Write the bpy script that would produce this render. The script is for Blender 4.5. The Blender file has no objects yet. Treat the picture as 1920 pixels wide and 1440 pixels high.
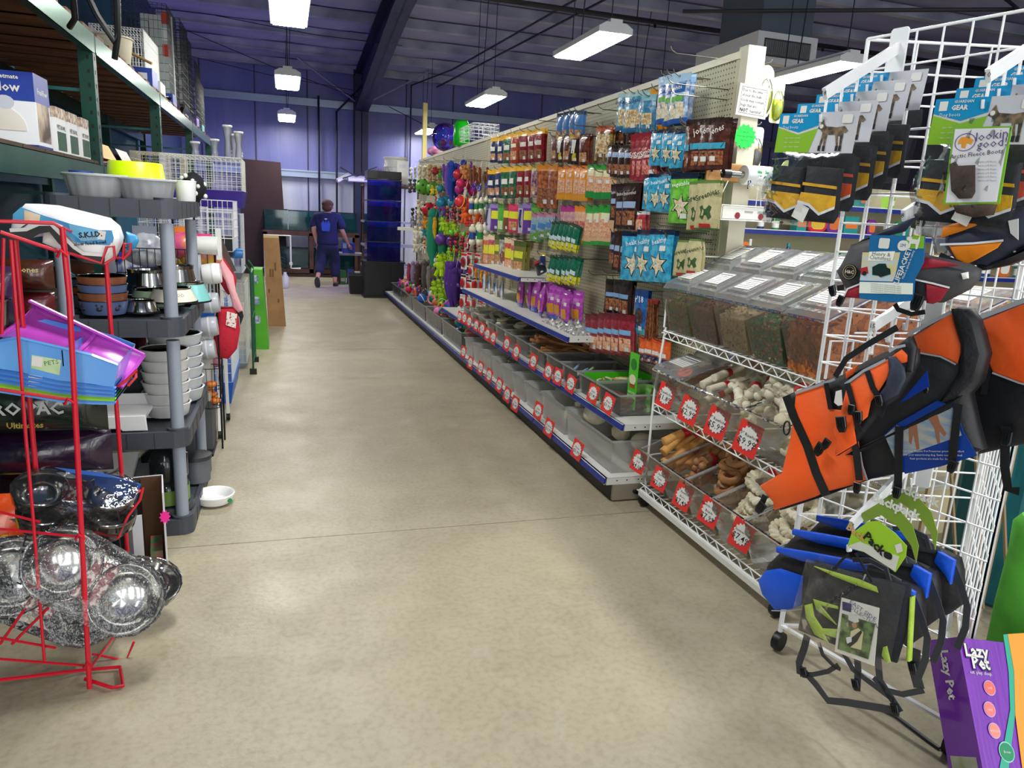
import bpy, math, random
from mathutils import Vector, Matrix, Euler
rnd = random.Random(7)
S = bpy.context.scene
COL = S.collection
PI = math.pi
# ---------------------------------------------------------------- camera
F = 1360.0; CX, CY, H = 960.0, 720.0, 1.5
def _cam(px, py): return Vector((px-CX, CY-py, -F))
AY = _cam(534, 385).normalized()
AZ = -_cam(655, 6500); AZ = (AZ-AY*AZ.dot(AY)).normalized()
AX = AY.cross(AZ)
RW = Matrix((AX, AY, AZ))
CAM0 = Vector((0, 0, H))
cd = bpy.data.cameras.new('camera'); cd.sensor_width = 36; cd.lens = 36*F/1920; cd.clip_start = .05; cd.clip_end = 100
cam = bpy.data.objects.new('camera', cd); cam.matrix_world = Matrix.Translation(CAM0) @ RW.to_4x4()
COL.objects.link(cam); S.camera = cam
# ---------------------------------------------------------------- light and exposure
S.view_settings.view_transform = 'Standard'; S.view_settings.look = 'None'
S.view_settings.gamma = 1; S.view_settings.use_curve_mapping = False; S.view_settings.exposure = 0.15
w = bpy.data.worlds.new('world'); S.world = w; w.use_nodes = True
w.node_tree.nodes['Background'].inputs[0].default_value = (.86, .93, 1, 1)
w.node_tree.nodes['Background'].inputs[1].default_value = .85
def area(name, loc, rot, sx, sy, power, col=(1, 1, 1)):
    l = bpy.data.lights.new(name, 'AREA'); l.shape = 'RECTANGLE'; l.size = sx; l.size_y = sy; l.energy = power; l.color = col
    o = bpy.data.objects.new(name, l); o.location = loc; o.rotation_euler = rot; COL.objects.link(o); return o
# daylight through the shop front behind the camera
for wx in (-1.6, .1, 1.8, 3.5, 5.2): area('shop_front_daylight', (wx, -3.2, 1.9), (math.radians(84), 0, 0), .95, 2.5, 33, (1, .99, .95))
# strip lamps of the rows that hang behind and over the camera
for lx in (.07, 2.95, 5.55):
    for ly in (-1.2, 2.9):
        area('ceiling_strip_lamp', (lx, ly, 3.25), (0, 0, 0), .3, 1.2, 26 if ly < 0 else (60 if lx < 1 else 84), (1, 1, .97))
# blue fish tank light, and an added blue wash for the back wall
area('blue_area_light', (1.85, 13.9, 1.95), (0, math.radians(38), 0), .5, .5, 30, (.3, .25, 1))
area('blue_area_light', (-1.2, 12.4, 2.1), (math.radians(100), 0, 0), 1.6, .6, 22, (.3, .28, 1))  # added lamp, unseen behind the cages, turns the back wall blue
def ray(px, py): return RW @ _cam(px, py)
def atz(px, py, z): r = ray(px, py); return CAM0 + r*((z-H)/r.z)
def atx(px, py, x): r = ray(px, py); return CAM0 + r*(x/r.x)
def aty(px, py, y): r = ray(px, py); return CAM0 + r*(y/r.y)
# ---------------------------------------------------------------- colour, materials
def hx(s):
    c = [int(s[i:i+2], 16)/255 for i in (0, 2, 4)]
    return tuple(v/12.92 if v <= .04045 else ((v+.055)/1.055)**2.4 for v in c)+(1,)
MATS = {}
def mat(name, col, rough=.5, metal=0, col2=None, scale=8, bump=0, bscale=60, stretch=None, coat=0, spec=.5, emit=0, trans=0, detail=2, contrast=(.35, .65)):
    if name in MATS: return MATS[name]
    m = bpy.data.materials.new(name); m.use_nodes = True; nt = m.node_tree; N = nt.nodes; L = nt.links
    b = N['Principled BSDF']; c = hx(col) if isinstance(col, str) else col
    b.inputs['Base Color'].default_value = c; b.inputs['Roughness'].default_value = rough; b.inputs['Metallic'].default_value = metal
    b.inputs['Coat Weight'].default_value = coat; b.inputs['Specular IOR Level'].default_value = spec
    if emit:
        b.inputs['Emission Color'].default_value = c; b.inputs['Emission Strength'].default_value = emit
    tc = N.new('ShaderNodeTexCoord'); src = tc.outputs['Object']
    if stretch:
        mp = N.new('ShaderNodeMapping'); mp.inputs['Scale'].default_value = stretch; L.new(src, mp.inputs[0]); src = mp.outputs[0]
    if col2:
        n = N.new('ShaderNodeTexNoise'); n.inputs['Scale'].default_value = scale; n.inputs['Detail'].default_value = detail; L.new(src, n.inputs['Vector'])
        r = N.new('ShaderNodeValToRGB'); r.color_ramp.elements[0].position = contrast[0]; r.color_ramp.elements[1].position = contrast[1]
        r.color_ramp.elements[0].color = c; r.color_ramp.elements[1].color = hx(col2); L.new(n.outputs['Fac'], r.inputs[0]); L.new(r.outputs[0], b.inputs['Base Color'])
    if bump:
        n = N.new('ShaderNodeTexNoise'); n.inputs['Scale'].default_value = bscale; n.inputs['Detail'].default_value = 3; L.new(src, n.inputs['Vector'])
        bp = N.new('ShaderNodeBump'); bp.inputs['Strength'].default_value = bump; bp.inputs['Distance'].default_value = .01
        L.new(n.outputs['Fac'], bp.inputs['Height']); L.new(bp.outputs[0], b.inputs['Normal'])
    MATS[name] = m; return m
def clear(name, tint='ffffff', milk=.15, rough=.08, bump=0, bscale=25, refl=1.0, milkcol='e8ecee'):
    """thin clear plastic or glass: see-through, glossy at grazing angles, a little milky"""
    if name in MATS: return MATS[name]
    m = bpy.data.materials.new(name); m.use_nodes = True; nt = m.node_tree; N = nt.nodes; L = nt.links
    out = N['Material Output']; N.remove(N['Principled BSDF'])
    tr = N.new('ShaderNodeBsdfTransparent'); tr.inputs[0].default_value = hx(tint)
    df = N.new('ShaderNodeBsdfDiffuse'); df.inputs[0].default_value = hx(milkcol)
    gl = N.new('ShaderNodeBsdfGlossy'); gl.inputs['Roughness'].default_value = rough
    tl = N.new('ShaderNodeBsdfTranslucent'); tl.inputs[0].default_value = hx(milkcol); m0 = N.new('ShaderNodeMixShader'); m0.inputs[0].default_value = .45; L.new(df.outputs[0], m0.inputs[1]); L.new(tl.outputs[0], m0.inputs[2])
    m1 = N.new('ShaderNodeMixShader'); m1.inputs[0].default_value = milk; L.new(tr.outputs[0], m1.inputs[1]); L.new(m0.outputs[0], m1.inputs[2])
    fr = N.new('ShaderNodeFresnel'); fr.inputs[0].default_value = 1.45
    ml = N.new('ShaderNodeMath'); ml.operation = 'MULTIPLY'; ml.inputs[1].default_value = refl; ml.use_clamp = True; L.new(fr.outputs[0], ml.inputs[0])
    m2 = N.new('ShaderNodeMixShader'); L.new(ml.outputs[0], m2.inputs[0]); L.new(m1.outputs[0], m2.inputs[1]); L.new(gl.outputs[0], m2.inputs[2])
    L.new(m2.outputs[0], out.inputs[0])
    if bump:
        tc = N.new('ShaderNodeTexCoord'); n = N.new('ShaderNodeTexNoise'); n.inputs['Scale'].default_value = bscale; n.inputs['Detail'].default_value = 2
        L.new(tc.outputs['Object'], n.inputs['Vector']); bp = N.new('ShaderNodeBump'); bp.inputs['Strength'].default_value = bump; bp.inputs['Distance'].default_value = .02
        L.new(n.outputs['Fac'], bp.inputs['Height'])
        for q in (gl, fr, df): L.new(bp.outputs[0], q.inputs['Normal'])
    MATS[name] = m; return m
def C(hexc, rough=.45, **k):
    """plain painted / plastic colour by hex"""
    return mat('c_%s_%d%s' % (hexc, rough*100, ''.join(str(v) for v in k.values())), hexc, rough, **k)
# ---------------------------------------------------------------- mesh builder
class MB:
    def __init__(s): s.v = []; s.f = []; s.m = []
    def add(s, vs, fs, m=0):
        b = len(s.v); s.v += [tuple(v) for v in vs]; s.f += [[i+b for i in f] for f in fs]; s.m += [m]*len(fs); return s
    def box(s, c, d, m=0, R=None):
        c = Vector(c); vs = []
        for i in (-.5, .5):
            for j in (-.5, .5):
                for k in (-.5, .5):
                    v = Vector((i*d[0], j*d[1], k*d[2])); vs.append(c+(R @ v if R else v))
        return s.add(vs, [(0, 1, 3, 2), (4, 6, 7, 5), (0, 4, 5, 1), (2, 3, 7, 6), (0, 2, 6, 4), (1, 5, 7, 3)], m)
    def b2(s, a, b, m=0):
        return s.box([(a[i]+b[i])/2 for i in range(3)], [abs(b[i]-a[i]) for i in range(3)], m)
    def tube(s, pts, r, n=6, m=0, cap=True, closed=False):
        pts = [Vector(p) for p in pts]; k = len(pts); rs = r if isinstance(r, (list, tuple)) else [r]*k
        up = None; vs = []
        for i, p in enumerate(pts):
            if closed: d = pts[(i+1) % k]-pts[i-1]
            else: d = pts[min(i+1, k-1)]-pts[max(i-1, 0)]
            if d.length < 1e-9: d = Vector((0, 0, 1))
            d.normalize()
            if up is None: up = Vector((0, 0, 1)) if abs(d.z) < .9 else Vector((0, 1, 0))
            a = d.cross(up)
            if a.length < 1e-4: a = d.orthogonal()
            a.normalize(); up = a.cross(d)
            for j in range(n):
                t = 2*PI*(j+.5)/n; vs.append(p+(a*math.cos(t)+up*math.sin(t))*rs[i])
        fs = []
        for i in range(k if closed else k-1):
            for j in range(n):
                q = (i+1) % k
                fs.append((i*n+j, i*n+(j+1) % n, q*n+(j+1) % n, q*n+j))
        if cap and not closed: fs += [tuple(range(n))[::-1], tuple((k-1)*n+j for j in range(n))]
        return s.add(vs, fs, m)
    def lathe(s, prof, n=20, c=(0, 0, 0), m=0, R=None, sx=1, sy=1, flute=0, nf=16):
        c = Vector(c); vs = []; fs = []; k = len(prof)
        for (r, z) in prof:
            for j in range(n):
                t = 2*PI*j/n; q = r*(1+flute*math.cos(nf*t)) if flute else r
                v = Vector((q*math.cos(t)*sx, q*math.sin(t)*sy, z)); vs.append(c+(R @ v if R else v))
        for i in range(k-1):
            for j in range(n): fs.append((i*n+j, i*n+(j+1) % n, (i+1)*n+(j+1) % n, (i+1)*n+j))
        if prof[0][0] > 1e-5: fs.append(tuple(range(n))[::-1])
        if prof[-1][0] > 1e-5: fs.append(tuple((k-1)*n+j for j in range(n)))
        return s.add(vs, fs, m)
    def ell(s, c, r, n=10, m=0, R=None, jit=0):
        if not isinstance(r, (tuple, list)): r = (r, r, r)
        h = max(4, n//2+1); vs = []; fs = []; c = Vector(c)
        for i in range(h+1):
            p = PI*i/h
            for j in range(n):
                t = 2*PI*j/n; q = 1+(rnd.uniform(-jit, jit) if jit else 0)
                v = Vector((r[0]*math.sin(p)*math.cos(t)*q, r[1]*math.sin(p)*math.sin(t)*q, r[2]*math.cos(p)*q)); vs.append(c+(R @ v if R else v))
        for i in range(h):
            for j in range(n): fs.append((i*n+j, (i+1)*n+j, (i+1)*n+(j+1) % n, i*n+(j+1) % n))
        return s.add(vs, fs, m)
    def prism(s, poly, y0, y1, bev=0, m=0, mside=None, seg=1):
        """outline (x,z) seen from -Y; y0 front, y1 back; bev rounds the edge inward"""
        n = len(poly); A = sum(poly[i][0]*poly[(i+1) % n][1]-poly[(i+1) % n][0]*poly[i][1] for i in range(n))
        if A < 0: poly = poly[::-1]
        def inset(d):
            if not d: return list(poly)
            o = []
            for i in range(n):
                a, b, c = Vector(poly[i-1]), Vector(poly[i]), Vector(poly[(i+1) % n])
                e1 = (b-a); e2 = (c-b)
                if e1.length < 1e-7 or e2.length < 1e-7: o.append(tuple(b)); continue
                e1.normalize(); e2.normalize(); nn = Vector((-e1.y-e2.y, e1.x+e2.x))
                l = nn.length
                if l < .3: o.append(tuple(b)); continue
                nn /= l; o.append(tuple(b+nn*d/max(.5, l/2)))
            return o
        rings = []
        if bev:
            sg = seg
            for q in range(sg+1):
                a = PI/2*q/sg; rings.append((inset(bev*(1-math.sin(a))), y0+min(bev, (y1-y0)/2)*(1-math.cos(a)*1) if False else y0+min(bev, (y1-y0)/2)*(math.sin(a) if True else 0)))
            for q in range(sg, -1, -1):
                a = PI/2*q/sg; rings.append((inset(bev*(1-math.sin(a))), y1-min(bev, (y1-y0)/2)*math.sin(a)))
        else: rings = [(poly, y0), (poly, y1)]
        vs = []; fs = []
        for pl_, y in rings: vs += [(p[0], y, p[1]) for p in pl_]
        for i in range(len(rings)-1):
            for j in range(n): fs.append((i*n+j, (i+1)*n+j, (i+1)*n+(j+1) % n, i*n+(j+1) % n))
        k = len(rings)-1
        s.add(vs, fs, m if mside is None else mside); b = len(s.v)-len(vs)
        s.f += [[b+i for i in range(n)], [b+k*n+i for i in range(n)][::-1]]; s.m += [m, m]
        return s
    def surf(s, fn, nu, nv, m=0):
        vs = [fn(i/nu, j/nv) for j in range(nv+1) for i in range(nu+1)]; w_ = nu+1
        return s.add(vs, [(j*w_+i, j*w_+i+1, (j+1)*w_+i+1, (j+1)*w_+i) for j in range(nv) for i in range(nu)], m)
    def wire(s, a, b, r=.003, m=0, n=4): return s.tube([a, b], r, n, m)
    def xf(s, M): s.v = [tuple(M @ Vector(v)) for v in s.v]; return s
    def join(s, o, M=None, dm=0):
        b = len(s.v); s.v += [tuple(M @ Vector(v)) if M else v for v in o.v]; s.f += [[i+b for i in f] for f in o.f]; s.m += [q+dm for q in o.m]; return s
    def mesh(s, name, mats, smooth=False):
        me = bpy.data.meshes.new(name); me.from_pydata(s.v, [], s.f)
        for q in (mats if isinstance(mats, (list, tuple)) else [mats]): me.materials.append(q)
        if any(s.m): me.polygons.foreach_set('material_index', s.m)
        if smooth:
            me.polygons.foreach_set('use_smooth', [True]*len(me.polygons))
            try: me.set_sharp_from_angle(angle=math.radians(50))
            except Exception: pass
        me.update(); return me
def setp(o, label=None, cat=None, group=None, kind=None):
    if label: o['label'] = label
    if cat: o['category'] = cat
    if group: o['group'] = group
    if kind: o['kind'] = kind
    return o
def inst(name, me, parent=None, loc=(0, 0, 0), rot=(0, 0, 0), label=None, scale=None):
    o = bpy.data.objects.new(name, me); COL.objects.link(o); o.location = loc; o.rotation_euler = rot
    if scale: o.scale = scale
    if parent: o.parent = parent
    if label: o['label'] = label
    return o
def part(name, mb, mats, parent, smooth=False, label=None, loc=(0, 0, 0), rot=(0, 0, 0)):
    return inst(name, mb.mesh(name, mats, smooth), parent, loc, rot, label)
def thing(name, label, cat, loc=(0, 0, 0), rz=0, group=None, rot=None):
    o = bpy.data.objects.new(name, None); COL.objects.link(o); o.location = loc; o.rotation_euler = rot or (0, 0, rz)
    o.empty_display_size = .05
    return setp(o, label, cat, group)
def solo(name, mb, mats, label, cat, loc=(0, 0, 0), rot=(0, 0, 0), smooth=False, group=None, kind=None):
    return setp(part(name, mb, mats, None, smooth, None, loc, rot), label, cat, group, kind)
def struct(name, mb, mats, parent=None, smooth=False):
    o = part(name, mb, mats, parent, smooth)
    if not parent: o['kind'] = 'structure'
    return o
TXT = {}
def text(s_, size, m, parent, x, z, y, rot=0, name='lettering', align='CENTER', bold=0, sx=1):
    """flat lettering in the XZ plane facing -Y"""
    key = (s_, round(size, 4), m.name, align, bold, sx)
    if key not in TXT:
        c = bpy.data.curves.new('lettering', 'FONT'); c.body = s_; c.size = size; c.align_x = align; c.align_y = 'CENTER'; c.resolution_u = 1; c.offset = bold*size; c.space_line = .95
        o = bpy.data.objects.new('t', c); me = bpy.data.meshes.new_from_object(o); bpy.data.objects.remove(o); bpy.data.curves.remove(c)
        for v in me.vertices: v.co = (v.co.x*sx, -v.co.z, v.co.y)
        me.materials.clear(); me.materials.append(m); TXT[key] = me
    return inst(name, TXT[key], parent, (x, y, z), (0, -rot, 0))
class Plane:
    """a vertical plane in the shop: origin, rotation about z; local X right, Z up, -Y to the viewer"""
    def __init__(s, o, rz): s.o = Vector(o); s.rz = rz; s.X = Vector((math.cos(rz), math.sin(rz), 0)); s.N = Vector((math.sin(rz), -math.cos(rz), 0))
    def px(s, x, y, off=0):
        r = ray(x, y); t = ((s.o-CAM0).dot(s.N)+off)/r.dot(s.N); q = CAM0+r*t; return (q-s.o).dot(s.X), (q-s.o).z
def rect(x0, z0, x1, z1): return [(x0, z0), (x1, z0), (x1, z1), (x0, z1)]
def rrect(x0, z0, x1, z1, r, n=3):
    o = []
    for cx_, cz_, a in ((x1-r, z1-r, 0), (x0+r, z1-r, PI/2), (x0+r, z0+r, PI), (x1-r, z0+r, 3*PI/2)):
        for i in range(n+1): t = a+PI/2*i/n; o.append((cx_+r*math.cos(t), cz_+r*math.sin(t)))
    return o
def starpoly(cx_, cz_, r0, r1, n, rot=PI/2, sx=1): return [(cx_+sx*(r0 if i % 2 == 0 else r1)*math.cos(rot+PI*i/n), cz_+(r0 if i % 2 == 0 else r1)*math.sin(rot+PI*i/n)) for i in range(2*n)]
def circ(cx_, cz_, r, n=16, sx=1): return [(cx_+sx*r*math.cos(2*PI*i/n), cz_+r*math.sin(2*PI*i/n)) for i in range(n)]
ORD = ['first', 'second', 'third', 'fourth', 'fifth', 'sixth', 'seventh', 'eighth', 'ninth', 'tenth', 'eleventh', 'twelfth', 'thirteenth', 'fourteenth', 'fifteenth', 'sixteenth', 'seventeenth', 'eighteenth', 'nineteenth', 'twentieth', 'twenty-first', 'twenty-second']
def kids(o): return [c for c in bpy.data.objects if c.parent == o]
# ---------------------------------------------------------------- common materials
WHITE = C('f1f1ee', .4); BLACK = C('0b0c10', .45); DKGREY = C('3b3d44', .5); GREY = C('8f96a3', .45)
STEEL = mat('steel', 'a9a8a4', .13, 1, bump=.08, bscale=9); WIREW = mat('white_wire', 'eef0f0', .35); RED = C('c8102a', .35); PAPER = C('dddcd6', .6)
CREAM = C('c9c2a4', .5); NAVY = C('131c58', .35); INK = C('16161c', .6); CLEAR = clear('clear_plastic', 'f6f8f8', .07, .06); BINC = clear('bin_plastic', 'f3f2ee', .10, .12, .25, 9)
SHRINK = clear('shrink_wrap', 'ffffff', .03, .06, .35, 30, 1.2); MILKY = clear('milky_bin', 'fdfdfb', .27, .3, 0, 20, .6, 'f6f6f2')
# ---------------------------------------------------------------- building
floorm = bpy.data.materials.new('concrete'); floorm.use_nodes = True
nt = floorm.node_tree; N = nt.nodes; L = nt.links; b = N['Principled BSDF']
tc = N.new('ShaderNodeTexCoord')
def noise(sc, det, src=None, dist=0):
    n = N.new('ShaderNodeTexNoise'); n.inputs['Scale'].default_value = sc; n.inputs['Detail'].default_value = det; n.inputs['Distortion'].default_value = dist
    L.new(src or tc.outputs['Object'], n.inputs['Vector']); return n.outputs['Fac']
def ramp(src, stops):
    r = N.new('ShaderNodeValToRGB'); e = r.color_ramp.elements
    while len(e) < len(stops): e.new(.5)
    for q, (p_, c_) in zip(e, stops): q.position = p_; q.color = hx(c_)
    L.new(src, r.inputs[0]); return r.outputs[0]
def mixc(a, b_, fac, mode='MIX'):
    m = N.new('ShaderNodeMix'); m.data_type = 'RGBA'; m.blend_type = mode
    if isinstance(fac, float): m.inputs[0].default_value = fac
    else: L.new(fac, m.inputs[0])
    L.new(a, m.inputs[6]); L.new(b_, m.inputs[7]); return m.outputs[2]
a1 = ramp(noise(1.1, 6, None, 1.2), [(.3, '8b8169'), (.5, 'a49b81'), (.7, 'b6ad92')])
a2 = ramp(noise(5.5, 8, None, .6), [(.25, '938a73'), (.55, 'a59c84'), (.75, 'b6ad97')])
base = mixc(a1, a2, .5)
spk = ramp(noise(42, 4), [(.36, '877f6a'), (.5, 'a49b84'), (.72, 'b2a992')])
base = mixc(base, spk, .28)
scr = ramp(noise(2.3, 10, None, 2.2), [(.56, '000000'), (.63, '5c5c5c'), (.72, '000000')])
base = mixc(base, ramp(noise(9, 5), [(0, 'bdb9ac'), (1, 'c3bfb2')]), scr)
L.new(base, b.inputs['Base Color'])
L.new(ramp(noise(3.1, 6), [(.3, '9c9c9c'), (.7, 'c4c4c4')]), b.inputs['Roughness'])
bp = N.new('ShaderNodeBump'); bp.inputs['Strength'].default_value = .12; bp.inputs['Distance'].default_value = .01; L.new(noise(60, 5), bp.inputs['Height']); L.new(bp.outputs[0], b.inputs['Normal'])
XL, XR, YB = -2.05, 13.0, 17.4
fl = MB()
for (ya, yb) in ((-4, 3.245), (3.25, 8.0), (8.005, 12.8), (12.805, YB+.2)):
    fl.b2((XL-.2, ya, -.1), (XR+.2, yb, 0))
fl.b2((XL-.2, -4, -.1), (XR+.2, YB+.2, -.012), 1)
struct('floor', fl, [floorm, C('57544a', .9)])
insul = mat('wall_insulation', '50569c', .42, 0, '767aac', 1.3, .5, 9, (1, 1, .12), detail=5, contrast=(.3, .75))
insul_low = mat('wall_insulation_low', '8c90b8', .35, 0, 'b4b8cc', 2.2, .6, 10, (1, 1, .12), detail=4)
roofm = mat('roof_insulation', '8080b4', .55, 0, '9c9cc4', 1.1, .5, 5, (.25, 1, 1), detail=4)
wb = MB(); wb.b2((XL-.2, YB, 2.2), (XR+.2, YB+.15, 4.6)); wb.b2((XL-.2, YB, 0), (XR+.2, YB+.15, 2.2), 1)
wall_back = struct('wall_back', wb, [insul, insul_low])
rib = MB().box((0, 0, 1.15), (.03, .02, 2.25)).mesh('panel_joint', C('30325c', .5))
for i in range(14): inst('panel_joint', rib, wall_back, (XL+.4+i*1.08, YB-.008, 0)); inst('panel_joint', rib, wall_back, (XL+.4+i*1.08, YB-.008, 2.2))
teal = mat('teal_paint', '0c4a63', .6, 0, '0f5871', 2)
wl = MB(); wl.b2((XL-.15, -4, 0), (XL, 12.9, 4.7)); wl.b2((XL-.15, 12.9, 0), (XL, YB, 4.7), 1); struct('wall_left', wl, [teal, mat('blue_gable', '2b4478', .6, 0, '33457a', 2)])
struct('wall_right', MB().b2((XR, -4, 0), (XR+.15, YB, 5.6)), mat('right_wall', '3a3950', .7))
SL = .06
def rz_(y): return 4.52+SL*(YB-y)
rf = MB(); rf.add([(XL-.2, -4, rz_(-4)), (XR+.2, -4, rz_(-4)), (XR+.2, YB+.2, rz_(YB)), (XL-.2, YB+.2, rz_(YB)), (XL-.2, -4, rz_(-4)+.1), (XR+.2, -4, rz_(-4)+.1), (XR+.2, YB+.2, rz_(YB)+.1), (XL-.2, YB+.2, rz_(YB)+.1)], [(0, 3, 2, 1), (4, 5, 6, 7), (0, 1, 5, 4), (2, 3, 7, 6)])
ceiling = struct('ceiling', rf, roofm)
pur = MB()   # sagging insulation between cold-formed roof beams
pur.box((0, 0, -.09), (XR-XL, .07, .17)); pur.box((0, -.05, -.17), (XR-XL, .1, .012)); 
purm = pur.mesh('roof_purlin', mat('purlin', '8487a8', .4, .05, 'b4b8cc', 1.5))
for i in range(16):
    y = YB-.15-i*1.22
    if y > -3.9: inst('roof_purlin', purm, ceiling, ((XL+XR)/2, y, rz_(y)))
sag = MB(); W_ = XR-XL
sag.surf(lambda u, v: ((u-.5)*W_, v*1.1, -.02-.09*math.sin(PI*v)-.02*math.sin(u*61+v*3)*math.sin(PI*v)), 60, 6)
sagm = sag.mesh('insulation_blanket', roofm, True)
for i in range(15):
    y = YB-1.3-i*1.22
    inst('insulation_blanket', sagm, ceiling, ((XL+XR)/2, y, rz_(y+.55)))
# girts on the back wall
gm = mat('girt_metal', '8b98ad', .35, .6)
for k, z in enumerate((3.7, 2.2)):
    g = MB(); g.box(((XL+XR)/2, YB-.06, z), (W_, .11, .11)); g.box(((XL+XR)/2, YB-.13, z+.06), (W_, .03, .03)); g.box(((XL+XR)/2, YB-.13, z-.06), (W_, .03, .03)); struct('trim_%d' % (k+1), g, gm)
# portal frame: column and haunched rafter
fr = MB(); fm = mat('frame_steel', '20223f', .5, .2, '272a4d', 3)
x0 = 1.62
fr.b2((x0-.14, YB-.62, 0), (x0+.14, YB-.6, 4.3)); fr.b2((x0-.14, YB-.2, 0), (x0+.14, YB-.18, 4.45)); fr.b2((x0-.008, YB-.62, 0), (x0+.008, YB-.18, 4.45))
def zz_(y): return rz_(y)-.2
pts = [(YB-.2, zz_(YB)), (-3.8, zz_(-3.8)), (-3.8, zz_(-3.8)-.42), (11.2, zz_(11.2)-.45), (YB-.62, 3.55), (YB-.2, 3.4)]
n = len(pts); fr.add([(x0-.008, p[0], p[1]) for p in pts]+[(x0+.008, p[0], p[1]) for p in pts], [tuple(range(n))[::-1], tuple(range(n, 2*n))]+[(i, (i+1) % n, n+(i+1) % n, n+i) for i in range(n)])
def flange(a, b_, t=.02):
    fr.add([(x0-.14, a[0], a[1]), (x0+.14, a[0], a[1]), (x0+.14, b_[0], b_[1]), (x0-.14, b_[0], b_[1]), (x0-.14, a[0], a[1]+t), (x0+.14, a[0], a[1]+t), (x0+.14, b_[0], b_[1]+t), (x0-.14, b_[0], b_[1]+t)], [(0, 3, 2, 1), (4, 5, 6, 7), (0, 1, 5, 4), (1, 2, 6, 5), (2, 3, 7, 6), (3, 0, 4, 7)])
flange(pts[0], pts[1]); flange(pts[3], pts[2]); flange(pts[4], pts[3])
struct('trim_3', fr, fm)
fb = MB()
for s_ in (-1, 1): fb.tube([(x0+s_*.13, YB-.55, 3.75), (x0+s_*1.35, YB-1.2, 4.4)], .02, 5)
struct('trim_4', fb, C('7d7fa0', .5))
# conduits, gas pipe and cable trapeze
cp = MB()
cp.tube([(1.12, YB-.16, 0), (1.12, YB-.16, 3.55), (1.75, YB-.9, 4.2)], .025, 6); cp.tube([(.74, YB-.16, 0), (.74, YB-.16, 3.85)], .025, 6)
cp.tube([(2.75, YB-.16, 2.3), (2.75, YB-.16, 4.25), (3.3, 15.5, 4.35), (4.6, 8, 4.8)], .018, 5); cp.tube([(3.25, YB-.6, 4.2), (4.9, 8, 4.75)], .018, 5)
solo('wall_conduit', cp, C('101233', .5), 'dark conduits running up the back wall and across the roof', 'conduit')
gp = MB(); gp.tube([(XL, 10.6, 4.42), (XR, 10.6, 4.42)], .035, 8)
for x in (-1, 2, 5, 8): gp.tube([(x, 10.6, 4.4), (x, 10.6, 4.8)], .008, 4); gp.tube([(x+.3, 10.6, 4.42), (x+.3, 10.6, 4.34)], .02, 5)
solo('sprinkler_pipe', gp, C('0d0d14', .5), 'black pipe crossing the roof from side to side', 'pipe')
gp = MB(); gp.tube([(5.4, 5.6, 4.6), (5.4, 5.6, 3.9), (6.2, 5.2, 3.85)], .03, 7); gp.tube([(5.6, 5.6, 3.9), (7.6, 6.6, 3.95), (4.6, 8.5, 4.0)], .022, 6)
solo('drain_pipe', gp, C('0d0d12', .5), 'black bent pipe below the dark roof over the wire tower', 'pipe')
cb = MB()
for a, b_ in (((XL+.1, 16.6, 4.3), (1.5, 16.4, 3.9)), ((-1, 13.5, 4.4), (2.0, 13.6, 4.3)), ((2.2, 16.8, 3.7), (3.5, 12.5, 2.5)), ((XL+.3, 15.2, 4.5), (1.5, 16.6, 3.8))): cb.tube([a, ((a[0]+b_[0])/2, (a[1]+b_[1])/2, (a[2]+b_[2])/2-.05), b_], .008, 4)
solo('roof_cable', cb, C('15152a', .6), 'thin dark cables strung slackly under the roof', 'cable')
# air duct with grille
ac = thing('air_duct', 'square grey air duct with a white louvred outlet box hanging over the pegboard', 'duct', (5.8, 8.5, 3.45))
m = MB(); m.b2((-.42, -.45, .0), (.42, .95, .34)); part('outlet_box', m, C('c3c6cc', .5), ac)
m = MB(); m.b2((-.36, -.4, .34), (.36, .5, 1.6)); part('duct_riser', m, C('4d5866', .5), ac)
for i in range(22): 
    if i == 0: lv = MB().box((0, 0, 0), (.012, .02, .16)).mesh('louvre', C('6a6f76', .5))
    inst('louvre', lv, ac, (-.3+i*.029, -.455, .17), (0, 0, .5))
m = MB(); m.b2((-.33, -.448, .07), (.33, -.452, .27)); part('grille_backing', m, C('2c2e33', .6), ac)
m = MB(); m.b2((-.3, -.3, -.03), (.3, .8, 0)); part('filter_tray', m, C('8d9096', .5), ac)
# hanging strip lights
def lamp(x, y, i, lab):
    t = thing('strip_light', lab, 'light', (x, y, 3.2), 0, 'strip lights hung under the roof')
    m = MB(); p_ = [(-.17, 0), (.17, 0), (.17, .05), (.1, .09), (.06, .09), (.06, .12), (-.06, .12), (-.06, .09), (-.1, .09), (-.17, .05)]
    m.prism(p_, -.62, .62); part('housing', m, C('c9cccf', .4), t)
    m = MB(); m.b2((-.145, -.6, -.012), (.145, .6, -.002)); part('lit_diffuser', m, mat('lamp_glow', 'fffdf6', .4, emit=54), t)
    m = MB(); top = rz_(y)-3.2
    for yy in (-.5, .5): m.tube([(0, yy, .12), (0, yy, top)], .006, 4)
    m.tube([(.02, .3, .12), (.05, .3, top*.5), (.03, .1, top)], .007, 4); part('hanging_cable', m, C('141428', .6), t)
lamp(.07, 7.35, 0, 'strip light over the aisle, biggest of the left row')
lamp(.07, 11.5, 1, 'strip light over the aisle, middle of the left row')
lamp(.07, 16.0, 2, 'small far strip light of the left row by the back wall')
lamp(2.95, 7.3, 3, 'big bright strip light hanging over the pegboard wall')
lamp(2.95, 11.4, 4, 'middle strip light beyond the top of the pegboard')
lamp(2.95, 16.3, 5, 'small far strip light by the yellow post')
lamp(5.55, 7.2, 6, 'strip light just behind the white wire tower top')
lamp(5.55, 11.2, 7, 'distant strip light low between the sign post and dog boots')
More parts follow.
